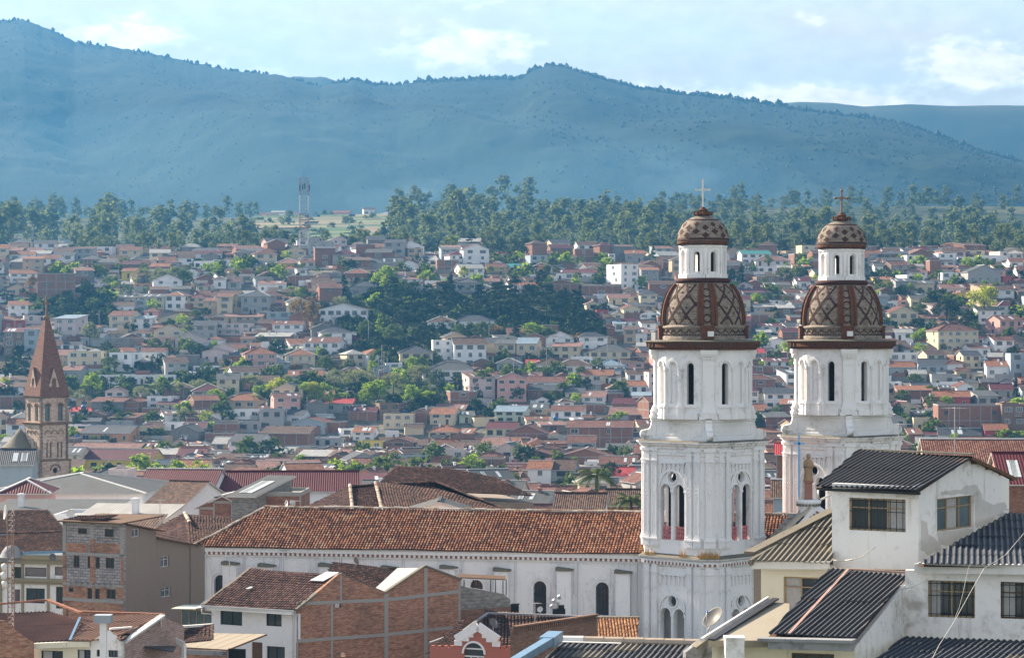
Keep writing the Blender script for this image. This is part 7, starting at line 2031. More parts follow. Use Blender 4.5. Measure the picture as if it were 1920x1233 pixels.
near_house(0, 60, 870, 400, 10, 'gx', 'k', 's', turn=6, label='blue-grey house with dark roof left of the brown church base', wins=2, seed=17)
near_house(175, 240, 900, 372, 6, 'flat', 'g', 'e', turn=-6, label='green-grey boxy rooftop tank house in front of the yellow building', wins=0, seed=18)
near_house(203, 240, 880, 376, 5, 'flat', 'g', 'u', turn=-6, label='pinkish white cube house in front of the yellow building', wins=1, seed=19)
near_house(1620, 1725, 880, 330, 10, 'gx', 'o', 'w', turn=4, label='orange tiled house right of the farther bell tower base', seed=20)
near_house(1740, 1960, 868, 300, 12, 'gx', 'r', 't', turn=-4, label='long red-brown roof just above the corrugated house ridge at right', seed=21)
near_house(1880, 1990, 905, 240, 12, 'gx', 'm', 'b', turn=-4, label='maroon roofed brick house right of the corrugated house gable', seed=22)
near_house(1040, 1130, 955, 300, 8, 'gx', 'd', 'w', turn=-6, label='low dark tiled house below the large palm', seed=23)
near_house(1135, 1200, 945, 330, 8, 'gx', 'd', 'b', turn=-6, label='dark tiled brick house between palm and nearer tower', seed=24)
near_house(1450, 1490, 930, 300, 8, 'gx', 'd', 's', turn=-6, label='dark roofed house glimpsed between the two bell towers', seed=25)
near_house(1456, 1488, 850, 400, 7, 'gx', 'R', 'b', turn=-6, label='small bright red roofed brick house glimpsed between the towers', seed=26)

# huge dark hipped tile roof behind the nave
HR = thing('tiled_hall', 'huge dark hipped tile roof with two pale hip lines behind the nave ridge', 'hall', W(760, 1100, 245))
bx_ = MB(); A, B, Cc, D = W(560, 975, 228), W(955, 975, 224), W(945, 960, 252), W(600, 960, 256)
q = [Vector((p.x, p.y, GBOT)) for p in (A, B, Cc, D)]; bx_.prism(q, (0, 0, EYE-17.6-GBOT)); bx_.build('hall_wall', [M['w_t']], HR, world=True)
P_l, P_r = W(656, 911, 244), W(815, 903, 246); P_m = W(704, 906, 245); z_e = EYE-17.4
EL, EM, EM2, ER = AZ(542, 967, z_e), AZ(664, 985, z_e), AZ(724, 988, z_e), AZ(985, 968, z_e)
tile_roof('roof_tiles', [EL, EM, P_l], TILE_ROSE, HR, .26, .4, .08, seed=51)  # left slope in a lighter tile, its sunlight put into the colour
tile_roof('roof_tiles', [EM, EM2, P_m, P_l], TILE_DK, HR, .26, .4, .08, seed=52)
tile_roof('roof_tiles', [EM2, ER, P_r, P_m], TILE_DK, HR, .26, .4, .08, seed=53)
bk = MB(); bk.poly([EL, P_l, D+Vector((0, 0, 0))]); bk.poly([P_l, P_r, Cc, D]); bk.poly([P_r, ER, Cc]); bk.build('rear_roof_slope', [M['r_d']], HR, world=True)
rc = MB(); ridge_caps(rc, EM+Vector((0, 0, .1)), P_l+Vector((0, 0, .1)), .17, .42, 0, 6); ridge_caps(rc, EM2+Vector((0, 0, .1)), P_m+Vector((0, 0, .1)), .17, .42, 0, 7); rc.build('hip_caps', [M['ridgemortar']], HR, world=True, kind='stuff')
rc = MB(); ridge_caps(rc, P_l, P_r, .16, .42, 0, 8); ridge_caps(rc, P_r, ER, .16, .42, 0, 9); ridge_caps(rc, EL, P_l, .16, .42, 0, 10); rc.build('ridge_caps', [TILE_DK], HR, world=True, kind='stuff')
H2 = thing('tiled_hall', 'second dark tiled roof with a grey rendered end, right behind the huge hipped roof', 'hall', W(850, 1100, 275))
a0, a1, b0_, b1_ = W(705, 912, 268), W(1000, 930, 262), W(845, 881, 274), W(742, 886, 276)
tile_roof('roof_tiles', [a0, a1, W(930, 886, 270), b0_, b1_], TILE_DK, H2, .28, .42, .08, seed=54)
bk = MB(); bk.prism([Vector((p.x, p.y+.5, GBOT)) for p in (a0, a1, W(925, 900, 278), b1_)], (0, 0, EYE-17.8-GBOT)); bk.build('hall_wall', [M['render_grey']], H2, world=True)
near_house(773, 873, 955, 219, 5, 'gy', 'g', 'w', turn=0, label='low white pediment gable peeking over the nave ridge', wins=0, seed=27, opts='L')
# hipped tile roof between grey tower house and nave
H3 = thing('tiled_roof_house', 'dark tiled hip roof with one pale cap line left of the nave end', 'house', W(350, 1200, 216))
z3 = EYE-17.2; E0, E1, E2 = AZ(272, 1000, z3-.3), AZ(352, 1020, z3-.6), AZ(445, 1012, z3-.6); R0, R1 = W(346, 963, 222), W(436, 960, 224)
tile_roof('roof_tiles', [E0, E1, R0], TILE_ROSE, H3, .25, .38, .08, seed=55); tile_roof('roof_tiles', [E1, E2, R1, R0], TILE_DK, H3, .25, .38, .08, seed=56)  # lighter tile colour on the left slope paints its sunlit side
rc = MB(); ridge_caps(rc, W(356, 985, 218)+Vector((0, 0, .25)), R0+Vector((0, 0, .1)), .16, .42, 0, 6); rc.build('hip_caps', [M['ridgemortar']], H3, world=True, kind='stuff')
bs = MB(); bs.prism([Vector((p.x, p.y+.4, GBOT)) for p in (E0, E1, E2, R1, R0)], (0, 0, z3-1-GBOT)); bs.build('wall', [M['render_grey']], H3, world=True)

# ---------------------------------------------------------------- brown stone church with red spire, left
BC = thing('brown_stone_church', 'brown brick and stone church tower with tall red-brown spire and iron cross at left', 'church', (((87-960)/K)*438, 438, EYE-26), R(40))
M['stone_lt'] = m_brick('pale_mottled_stone', (.66, .54, .44), (.46, .31, .23), (.50, .43, .37), .5, .26, .02, .35)
M['stone_br'] = m_brick('brown_stone', (.28, .18, .12), (.20, .12, .08), (.26, .20, .15), .5, .26, .02, .4)
M['spire_red'] = m_brick('red_spire_tile', (.25, .14, .11), (.17, .085, .07), (.13, .08, .07), .3, .22, .01, .2)
def bz(py): return (616.5-py)/K*438+26
s2 = 2.6
def sq_wall(name, z0, z1, hw, mat, ops=()):
    for k in range(4):
        mb = MB(); mb.panel(frame(90*k, hw), -hw, hw, z0, z1, .5, list(ops), 0); mb.build(name, [mat], BC)
sq_wall('belfry_wall', bz(792), bz(742), s2, M['stone_lt'], [('a', -1.25, 1.0, bz(788), bz(756)), ('a', 1.25, 1.0, bz(788), bz(756))])
sq_wall('middle_wall', bz(862), bz(792), s2+.1, M['stone_lt'], [('r', x, .28, bz(856), bz(828)) for x in (-1.4, -.7, .7, 1.4)])
sq_wall('base_wall', -4, bz(862), s2+.45, M['stone_lt'], [('c', 0, 1.0, bz(885), bz(875))])
q4 = lambda h: [(-h, -h), (h, -h), (h, h), (-h, h)]
for (zz, h) in ((bz(743), s2), (bz(793), s2+.1), (bz(862), s2+.2)):
    cnb = MB(); profile_ring(cnb, [(0, zz-.2), (.25, zz-.1), (.35, zz+.15), (0, zz+.3)], q4(h))
    cnb.build('string_course', [M['stone_br']], BC)
lv = MB()
for k in range(4):
    for cx in (-1.25, 1.25): lv.box(cx-.48, cx+.48, .35, .42, bz(788), bz(758), 0, frame(90*k, s2))
lv.build('louvre', [M['glass_blue']], BC, kind='stuff')
bm_ = MB()
for k in range(4):
    for cx in (-1.25, 1.25): arc_mould(bm_, frame(90*k, s2), cx, bz(756)-.5, .5, .2, .12, 8)
    for cx in (-1.3, 0, 1.3): arc_mould(bm_, frame(90*k, s2+.1), cx, bz(812), .5, .14, .08, 8)
    arc_mould(bm_, frame(90*k, s2+.45), 0, bz(880), .9, .2, .1, 16, 0, 180)
bm_.build('arch_moulding', [M['stone_br']], BC, kind='stuff')
mb = MB(); zs0, zs1 = bz(742), bz(600); hb = 2.9; ht = .45
P4 = [(-1, -1), (1, -1), (1, 1), (-1, 1)]
for i in range(4):
    (x0, y0), (x1, y1) = P4[i], P4[(i+1) % 4]; mb.poly([(x0*hb, y0*hb, zs0), (x1*hb, y1*hb, zs0), (x1*ht, y1*ht, zs1), (x0*ht, y0*ht, zs1)])
mb.poly([(x*ht, y*ht, zs1) for x, y in P4]); mb.build('spire', [M['spire_red']], BC)
cb_ = MB(); cb_.lathe([(.35, zs1), (.55, zs1+.2), (.6, zs1+.5), (.35, zs1+.8), (0, zs1+.9)], 12); cb_.build('spire_knob', [M['stone_br']], BC)
cr = MB(); zc_ = zs1+.8; cr.box(-.13, .13, -.12, .12, zc_, zc_+3.1); cr.box(-.66, .66, -.1, .1, zc_+2.0, zc_+2.24)
for (x, z) in ((-.66, 2.12), (.66, 2.12), (0, 3.15)): cr.box(x-.12, x+.12, -.05, .05, zc_+z-.12, zc_+z+.12)
cr.build('cross', [M['rust']], BC)
for k in (0, 1, 2, 3):
    d = MB(); Fm = frame(90*k, 2.6); d.panel(Fm, -.95, .95, bz(742), bz(700), .35, [('a', 0, .85, bz(738), bz(708))], 0, top=[(-.95, bz(722)), (0, bz(689)), (.95, bz(722))])
    d.box(-.4, .4, .25, .3, bz(738), bz(710), 1, Fm); d.build('dormer', [M['stone_lt'], M['skylight']], BC)
    d = MB(); tp = Fm @ Vector((0, 0, bz(688))); bk_ = Fm @ Vector((0, 2.0, bz(690)))
    for sg in (-1, 1): e_ = Fm @ Vector((sg*1.1, 0, bz(724))); eb_ = Fm @ Vector((sg*1.1, 1.2, bz(724))); d.poly([e_, eb_, bk_, tp] if sg > 0 else [tp, bk_, eb_, e_])
    d.build('dormer_roof', [M['spire_red']], BC)
# round apse turret with conical roof beside the tower
TU = MB(); ax = Matrix.Rotation(-R(40), 4, 'Z') @ Vector((-4.6, .3, 0))
TU.lathe([(2.75, -6), (2.75, bz(838))], 20, c=(ax.x, ax.y), smooth=False); TU.build('turret_wall', [M['stone_br']], BC)
tr_ = MB(); tr_.lathe([(3.1, bz(838)), (2.1, bz(829)), (1.0, bz(815)), (0, bz(800))], 20, c=(ax.x, ax.y)); tr_.build('turret_roof', [M['moss']], BC)
tw_ = MB()
for a_ in (-62, -38, -12, 14):
    for zz in (bz(862), bz(882)): tw_.box(-.22, .22, -.06, .0, zz, zz+1.1, 0, Matrix.Translation(ax) @ frame(a_-40, 2.76))
tw_.build('turret_window', [M['glass_blue']], BC, kind='stuff')
nv = near_house(-60, 70, 905, 452, 14, 'gx', 'd', 'n', turn=6, label='brown nave of the stone church to the left of its tower', wins=0, seed=30, nm='church_nave_block')

# ---------------------------------------------------------------- red and white telecom mast on the hilltop
TM = thing('lattice_mast', 'tall red and white square lattice telecom mast on the hilltop', 'mast', ((570-960)/K*1185, 1185, EYE+29), R(12))
M['mast_red'] = m_plain('mast_red_paint', (.20, .04, .035), .6); M['mast_white'] = m_plain('mast_white_paint', (.40, .40, .40), .6)
zt = (616.5-334)/K*1185-29; hw0, hw1 = 2.0, 2.0; sec = 5
for s_ in range(sec):
    a, b = zt*s_/sec, zt*(s_+1)/sec; mt = M['mast_red'] if s_ % 2 == 0 else M['mast_white']; m_ = MB()
    for (x, y) in ((-1, -1), (1, -1), (1, 1), (-1, 1)): m_.beam((x*hw0, y*hw0, a), (x*hw0, y*hw0, b), .15, .15)
    n = 4
    for i in range(n):
        za = a+(b-a)*i/n; zb_ = a+(b-a)*(i+1)/n
        for k in range(4):
            (x0, y0), (x1, y1) = P4[k], P4[(k+1) % 4]; m_.beam((x0*hw0, y0*hw0, za), (x1*hw0, y1*hw0, zb_), .06, .06); m_.beam((x1*hw0, y1*hw0, za), (x0*hw0, y0*hw0, zb_), .06, .06); m_.beam((x0*hw0, y0*hw0, zb_), (x1*hw0, y1*hw0, zb_), .09, .09)
    m_.build('mast_section', [mt], TM)
for (x, y, z) in ((-2.2, -1.9, zt-4.5), (2.2, -1.9, zt-4.5), (0, -2.1, zt-3.8), (-.9, -2.1, zt-4.2)):
    m_ = MB(); m_.box(x-.25, x+.25, y-.2, y+.2, z-1.3, z+1.3); m_.build('panel_antenna', [M['iron']], TM)
m_ = MB(); m_.tube([(0, 0, zt), (0, 0, zt+3)], .06, 5); m_.build('lightning_rod', [M['iron']], TM)

# ---------------------------------------------------------------- poles, lamps, cars, tanks
def pole(px, pyb, hpx, arm=1, label=''):
    Y = depth_at(pyb); x = (px-960)/K*Y; zb = EYE+(616.5-pyb)/K*Y; h = hpx/K*Y
    T = thing('street_lamp' if arm else 'utility_pole', label, 'street lamp' if arm else 'utility pole', (x, Y, zb))
    m = MB(); m.tube([(0, 0, -.5), (0, 0, h)], .16, 6, 0, r2=.09); m.build('pole', [M['concrete']], T)
    if arm:
        a = MB(); a.tube([(0, 0, h-.1), (.9, -.1, h+.25), (1.5, -.15, h+.3)], .06, 5); a.build('arm', [M['galv']], T)
        l = MB(); l.box(1.3, 2.1, -.3, 0, h+.2, h+.38); l.build('lamp_head', [M['edge_white']], T)
    else:
        a = MB(); a.box(-.9, .9, -.06, .06, h-.7, h-.58); a.build('crossarm', [M['wood']], T)
    return T
POLES = [(205, 742, 38, 0), (293, 742, 44, 0), (223, 555, 55, 0), (186, 620, 38, 0), (110, 650, 50, 0), (518, 645, 42, 1), (607, 635, 36, 0), (648, 672, 36, 0), (691, 650, 50, 0), (710, 740, 46, 1), (720, 720, 62, 0), (716, 712, 66, 0), (762, 655, 24, 1),
         (835, 560, 26, 0), (917, 652, 42, 0), (897, 732, 38, 1), (963, 735, 60, 0), (1085, 540, 24, 1), (1139, 690, 60, 0), (1195, 590, 46, 1), (1041, 668, 40, 0), (650, 770, 36, 1), (705, 785, 34, 1), (576, 790, 46, 0), (500, 715, 34, 1), (510, 715, 30, 1),
         (1025, 708, 60, 0), (949, 540, 30, 0), (836, 500, 34, 0), (1437, 700, 42, 1), (1706, 500, 34, 0), (1748, 645, 34, 0), (1881, 690, 36, 1), (1710, 480, 26, 1), (42, 700, 30, 1), (28, 640, 46, 0), (1060, 490, 30, 0), (1160, 700, 30, 0), (532, 560, 40, 0), (637, 930, 46, 0)]
QUAL = ['', 'short ', 'tall ']
PL = []
for (px, pb, hp, ar_) in POLES: PL.append((pole(px, pb, hp, ar_), px, pb-hp/2, hp, ar_))
def car(px, pyb, L, col, label, turn=0, truck=False):
    Y = depth_at(pyb); x = (px-960)/K*Y; T = thing('truck' if truck else 'parked_car', label, 'truck' if truck else 'car', (x, Y, EYE+(616.5-pyb)/K*Y), R(turn)); m = m_plain(label.split()[0]+'_car_paint', col, .3, 0, .05)
    b = MB(); h = L/2
    if truck:
        pr = [(-h, .5), (-h, 1.3), (h*.45, 1.3), (h*.45, 2.4), (h*.95, 2.4), (h, 1.4), (h, .5)]
    else: pr = [(-h, .35), (-h, .8), (-h*.72, .95), (-h*.5, 1.4), (h*.25, 1.45), (h*.55, .98), (h*.95, .8), (h, .35)]
    b.prism([(p[0], -.85, p[1]) for p in pr], (0, 1.7, 0)); b.build('body', [m], T)
    g = MB()
    if not truck: g.prism([(p[0], -.87, p[1]) for p in ((-h*.6, .98), (-h*.45, 1.33), (h*.2, 1.37), (h*.42, .99))], (0, 1.74, 0))
    else: g.box(h*.55, h*.97, -.87, .87, 1.6, 2.15)
    g.build('side_window', [M['glass']], T)
    for sx in (-.62, .62):
        for sy in (-1, 1):
            w = MB(); w.lathe([(0, -.1), (.33, -.1), (.33, .1), (0, .1)], 12, smooth=False, M=Matrix.Translation((sx*h, sy*.82, .33)) @ Matrix.Rotation(R(90), 4, 'X')); w.build('wheel', [M['plastic_black']], T)
car(941, 727, 4.4, (.75, .75, .75), 'white car parked on the street above the dry bank', 0)
car(962, 726, 4.6, (.45, .5, .58), 'silver car half hidden behind a pole right of the white car', 5)
car(672, 739, 4.8, (.6, .65, .7), 'pale pickup on the park street between the willow trees', -5)
car(655, 734, 4.4, (.3, .32, .34), 'grey car behind the pale pickup on the park street', 0)
car(831, 728, 8.5, (.5, .52, .5), 'grey cargo truck with white cab parked by the park', 0, True)
car(529, 571, 4.6, (.7, .72, .74), 'white car on the garden ledge above the dark bank', 0)
car(770, 728, 4.3, (.2, .35, .6), 'blue car under the trees right of the park lamps', 0)
car(1128, 478, 4.4, (.7, .7, .7), 'white van-like car on the hilltop street', 0)
for (px, py, Y, c_, lb) in ((156, 763, 572, 'b', 'blue water tank on the pale roof right of the spire'), (298, 831, 455, 'b', 'blue water tank on a roof right of the yellow building'), (145, 818, 470, 'b', 'blue water tank at the left end of the yellow building roof'), (760, 771, 520, 'b', 'blue tank on the white-roofed cream house below the park'),
                           (1042, 783, 505, 'b', 'blue barrels on a terrace left of the big brick gable'), (1156, 856, 420, 'k', 'round black water tank beside the nearer tower cornice'), (1746, 776, 540, 'b', 'blue water tank on the roof right of the farther tower'), (675, 477, 985, 'b', 'blue tank on the brick house at the hilltop'), (1128, 853, 425, 'g', 'dented grey metal tank left of the black tank'), (1032, 661, 655, 'w', 'white cylindrical tank right of the cream water-tank house')):
    m = {'b': M['plastic_blue'], 'k': M['plastic_black'], 'g': M['galv'], 'w': M['edge_white']}[c_]; mb = MB(); r_ = .75; Y = depth_at(py+15) if Y > 400 else Y; mb.lathe([(0, 0), (r_, 0), (r_, .9), (r_*1.04, .95), (r_, 1.0), (r_*.9, 1.25), (r_*.4, 1.45), (r_*.35, 1.55), (0, 1.56)], 16); p = W(px, py, Y); p.z -= .8
    for v_i, v_ in enumerate(mb.v): mb.v[v_i] = (v_[0]+p.x, v_[1]+p.y, v_[2]+p.z)
    o = mb.build('water_tank', m, loc=p); tag(o, lb, 'water tank')
    st_ = MB(); st_.box(p.x-.8, p.x+.8, p.y-.8, p.y+.8, p.z-1.2, p.z); s__ = st_.build('tank_stand', M['concrete'], None, loc=p); s__.location = (0, 0, 0); s__.parent = o

# overhead wires strung between neighbouring poles, and television antennas on roofs
def pole_top(i): T, px, py, hp, ar_ = PL[i]; l = T.location; return Vector((l.x, l.y, l.z+hp/K*l.y-.3))
for n_, (i, j) in enumerate(((0, 1), (2, 6), (6, 7), (7, 14), (14, 16), (16, 19), (10, 11), (9, 10), (23, 21), (20, 18), (30, 33), (31, 32), (38, 2), (8, 7))):
    a, b = pole_top(i), pole_top(j); w = MB()
    for off in (-.5, .5):
        w.tube([a.lerp(b, t/8)+Vector((off*.6, 0, -1.6*4*(t/8)*(1-t/8))) for t in range(9)], .03, 3, cap=False)
    o = w.build('overhead_wire', M['iron'], loc=a); tag(o, ['sagging wires', 'thin wires', 'drooping wires', 'slack wires'][n_ % 4]+' strung '+['over the warehouse street', 'from the upper left pole to the slope', 'across the garden bank', 'from slope poles to the dark grove', 'below the pine grove', 'toward the nearer tower', 'over the parked cars', 'beside the park trees', 'above the blue-grey gable', 'over the cream hip roofs', 'right of the farther tower', 'over the right-hand pink houses', 'over the upper left houses', 'beside the white villa'][n_], 'wires')
AN = random.Random(4); k_ = 0
for (px, py, Y, wh) in ((637, 945, 262, 'in front of the huge hipped roof'), (553, 962, 215, 'rising left over the nave ridge'), (862, 1100, 186, 'at the right end of the brick gables'), (1003, 1160, 176, 'on the dark roof by the brick block'), (430, 1068, 184, 'on the ridge of the white-fronted house'), (532, 1062, 205, 'before the nave eaves'), (300, 975, 225, 'behind the unfinished tower house'), (88, 955, 226, 'on the mansion ridge'), (1790, 850, 92, 'on the corrugated ridge at right'), (1685, 852, 96, 'on the left of the corrugated ridge')):
    p = W(px, py, Y); a = MB(); h = AN.uniform(1.0, 1.9); a.tube([p+Vector((0, 0, -.4)), p+Vector((0, 0, h))], .018 if Y < 120 else .03, 4)
    for i in range(5): L = .5-.07*i; a.beam(p+Vector((-L, .1*i, h-.06)), p+Vector((L, .1*i, h-.06)), .012 if Y < 120 else .02, .012 if Y < 120 else .02)
    a.beam(p+Vector((0, -.05, h-.06)), p+Vector((0, .5, h-.06)), .02, .02)
    o = a.build('television_antenna', M['galv'], loc=p); tag(o, 'thin television antenna '+wh, 'antenna')

def person(px, pyb, top, legs, label, walk=.2, rz=0):
    Y = depth_at(pyb); p = W(px, pyb, Y); T = thing('person', label, 'person', p, rz)
    v = [(0, 0, .95), (0, 0, 1.2), (0, 0, 1.42), (0, 0, 1.52), (0, 0, 1.68), (-.1, 0, .88), (-.1, -walk*.4, .48), (-.1, -walk, .06), (.1, 0, .88), (.1, walk*.3, .48), (.1, walk, .06), (-.2, 0, 1.4), (-.26, walk*.4, 1.12), (-.26, walk*.2-.12, .88), (.2, 0, 1.4), (.26, -walk*.4, 1.12), (.26, -walk*.4-.14, .88)]
    e = [(0, 1), (1, 2), (2, 3), (3, 4), (0, 5), (5, 6), (6, 7), (0, 8), (8, 9), (9, 10), (2, 11), (11, 12), (12, 13), (2, 14), (14, 15), (15, 16)]
    r = [.15, .15, .16, .06, .11, .1, .07, .05, .1, .07, .05, .07, .05, .035, .07, .05, .035]
    me = bpy.data.meshes.new('body'); me.from_pydata(v, e, []); o = bpy.data.objects.new('body', me); C.objects.link(o); o.parent = T
    m = o.modifiers.new('skin', 'SKIN'); me.skin_vertices.new() if not me.skin_vertices else None
    for i, rr in enumerate(r): me.skin_vertices[0].data[i].radius = (rr, rr)
    me.skin_vertices[0].data[0].use_root = True; o.modifiers.new('sub', 'SUBSURF').levels = 1
    t = NT('clothed_figure_'+label.split()[2]); sp = t.new('ShaderNodeSeparateXYZ'); t.l.new(t.co('Object'), sp.inputs[0])
    c = t.mix(t.math('GREATER_THAN', sp.outputs[2], .93), legs, top); c = t.mix(t.math('GREATER_THAN', sp.outputs[2], 1.5), c, (.30, .17, .11)); c = t.mix(t.math('GREATER_THAN', sp.outputs[2], 1.7), c, (.02, .015, .012)); t.out(c, .9); me.materials.append(t.m)
person(752, 752, (.55, .04, .04), (.03, .04, .08), 'person in red top walking on the park path below the street lamps')
person(727, 752, (.03, .03, .04), (.05, .05, .06), 'person in dark clothes standing on the park lawn', .06)
person(1153, 708, (.5, .05, .05), (.04, .04, .05), 'person in crimson jacket beside the street right of the parked cars', .12)
# ---------------------------------------------------------------- trees and planting
def leaf_mesh(name, centers, rad, n, size, mat, seed, squash=1.0, flat=0.0):
    r = np.random.RandomState(seed); cs = np.array(centers, float); k = len(cs)
    ci = r.randint(0, k, n); d = r.normal(size=(n, 3)); d /= np.linalg.norm(d, axis=1)[:, None]
    rr = np.asarray(rad, float); rr = rr[ci] if rr.ndim else np.full(n, rr)
    rad_ = rr*(r.rand(n)**.45)
    P = cs[ci]+d*rad_[:, None]*np.array([1, 1, squash])
    u = r.normal(size=(n, 3)); u /= np.linalg.norm(u, axis=1)[:, None]; w = np.cross(u, d+r.normal(size=(n, 3))*.35); w /= np.linalg.norm(w, axis=1)[:, None]
    if flat: u[:, 2] *= 1-flat; w[:, 2] *= 1-flat
    sz = size*(.6+.8*r.rand(n))[:, None]
    V = np.stack([P-u*sz-w*sz*.6, P+u*sz-w*sz*.5, P+u*sz*.8+w*sz*.6, P-u*sz*.7+w*sz*.6], 1).reshape(-1, 3)
    F = np.arange(4*n).reshape(n, 4)
    tint = np.clip(.5+.35*(r.rand(k)[ci]-.5)*2+.25*(r.rand(n)-.5), 0, 1)
    return V, F, tint
def arrays_mesh(name, V, F, tint, mat):
    me = bpy.data.meshes.new(name); n = len(F)
    me.vertices.add(len(V)); me.vertices.foreach_set('co', V.astype(np.float32).ravel())
    me.loops.add(F.size); me.loops.foreach_set('vertex_index', F.astype(np.int32).ravel())
    me.polygons.add(n); me.polygons.foreach_set('loop_start', np.arange(0, F.size, F.shape[1], dtype=np.int32))
    me.update(calc_edges=True); at = me.attributes.new('tint', 'FLOAT', 'FACE'); at.data.foreach_set('value', tint.astype(np.float32))
    me.materials.append(mat); return me
def trunk_mb(h, r0, limbs, seed, lean=.03):
    rn = random.Random(seed); mb = MB(); pts = [Vector((rn.uniform(-lean, lean)*t, rn.uniform(-lean, lean)*t, h*t)) for t in (0, .25, .5, .75, 1)]; pts[0] = Vector((0, 0, -.06))
    mb.tube(pts, r0, 6, 0, r2=r0*.35)
    for (t, L, up) in limbs:
        i = min(3, int(t*4)); p = pts[i].lerp(pts[i+1], t*4-i); a = rn.uniform(0, 6.28)
        mb.tube([p, p+Vector((math.cos(a)*L*.5, math.sin(a)*L*.5, up*.4)), p+Vector((math.cos(a)*L, math.sin(a)*L, up))], r0*.45, 5, 0, r2=r0*.12)
    return mb
LEAF = {'euc': m_leaf('eucalyptus_leaf', (.03, .055, .032), (.22, .26, .11)), 'dark': m_leaf('dark_conifer_leaf', (.010, .022, .011), (.045, .065, .022), .2),
        'bright': m_leaf('bright_green_leaf', (.08, .15, .02), (.30, .42, .06), .5), 'round': m_leaf('mid_green_leaf', (.03, .06, .016), (.13, .18, .045)),
        'willow': m_leaf('grey_olive_leaf', (.09, .115, .06), (.27, .30, .16)), 'autumn': m_leaf('orange_brown_leaf', (.10, .07, .025), (.32, .20, .07)),
        'yellow': m_leaf('yellow_green_leaf', (.15, .19, .03), (.42, .46, .08), .5), 'palm': m_leaf('palm_frond_leaf', (.03, .05, .015), (.13, .17, .06), .2), 'magenta': m_leaf('bougainvillea_flower', (.16, .02, .07), (.45, .06, .22))}
SHAPES = {}
def make_shape(kind, var, n):
    rn = random.Random(hash((len(kind), var, n)) & 0xffff); cs = []; rd = []
    if kind == 'euc':          # tall, ragged, bare low trunk
        for i in range(34):
            t = rn.uniform(.28, 1.0); q = .17*math.sqrt(max(.05, 1-((t-.62)/.44)**2)); a = rn.uniform(0, 6.28); s_ = q*rn.uniform(.2, 1.1)
            cs.append((math.cos(a)*s_, math.sin(a)*s_, t)); rd.append(rn.uniform(.04, .085))
        size = .017; tr = trunk_mb(.9, .018, [(.4, .15, .2), (.55, .14, .2), (.7, .1, .15)], var)
        sq = 1.2
    elif kind == 'cone':       # cypress and pine
        for i in range(40):
            t = rn.uniform(.08, 1.0); q = .26*(1-t)**.8+.01; a = rn.uniform(0, 6.28); s_ = q*rn.uniform(.3, 1)
            cs.append((math.cos(a)*s_, math.sin(a)*s_, t)); rd.append(.05+.06*(1-t))
        size = .018; tr = trunk_mb(.9, .02, [], var); sq = .6
    elif kind == 'pine':       # layered, wide, dark
        for i in range(46):
            t = rn.choice((.35, .48, .6, .72, .83, .93))+rn.uniform(-.03, .03); q = .34*(1.08-t)**.6; a = rn.uniform(0, 6.28); s_ = q*rn.uniform(.2, 1.05)
            cs.append((math.cos(a)*s_, math.sin(a)*s_, t-.1*s_)); rd.append(rn.uniform(.06, .1))
        size = .018; tr = trunk_mb(.9, .022, [(.4, .25, .06), (.5, .25, .06), (.65, .2, .05)], var); sq = .42
    elif kind == 'round':
        for i in range(44):
            a = rn.uniform(0, 6.28); b = rn.uniform(-.7, 1.5); s_ = rn.uniform(.5, 1)
            cs.append((math.cos(a)*math.cos(b)*.40*s_, math.sin(a)*math.cos(b)*.40*s_, .6+.32*math.sin(b)*s_)); rd.append(rn.uniform(.07, .13))
        size = .02; tr = trunk_mb(.62, .03, [(.4, .22, .3), (.5, .2, .3), (.6, .22, .25), (.7, .2, .2)], var); sq = .85
    elif kind == 'willow':     # low dome of hanging foliage
        for i in range(44):
            a = rn.uniform(0, 6.28); b = rn.uniform(-.2, 1.5); s_ = rn.uniform(.7, 1)
            cs.append((math.cos(a)*math.cos(b)*.62*s_, math.sin(a)*math.cos(b)*.62*s_, .42+.45*math.sin(b)*s_)); rd.append(rn.uniform(.09, .15))
        size = .020; tr = trunk_mb(.5, .035, [(.5, .3, .3), (.6, .3, .3), (.7, .25, .25)], var); sq = 1.0
    elif kind == 'bush':
        for i in range(26):
            a = rn.uniform(0, 6.28); b = rn.uniform(0, 1.5); s_ = rn.uniform(.5, 1)
            cs.append((math.cos(a)*math.cos(b)*.75*s_, math.sin(a)*math.cos(b)*.75*s_, .1+.8*math.sin(b)*s_)); rd.append(rn.uniform(.14, .24))
        size = .04; tr = trunk_mb(.5, .03, [], var); sq = .9
    V, F, T_ = leaf_mesh(kind, cs, rd, n, size*(2200/n)**.35, None, var*7+3, sq)
    return V, F, T_, tr
def shape(kind, leaf, n, var):
    key = (kind, leaf, n, var)
    if key not in SHAPES:
        V, F, T_, tr = make_shape(kind, var, n)
        SHAPES[key] = (arrays_mesh('crown', V, F, T_, LEAF[leaf]), tr.mesh('trunk', [M['pale_bark'] if kind == 'euc' else M['bark']]), V, F, T_)
    return SHAPES[key]
TREES = []
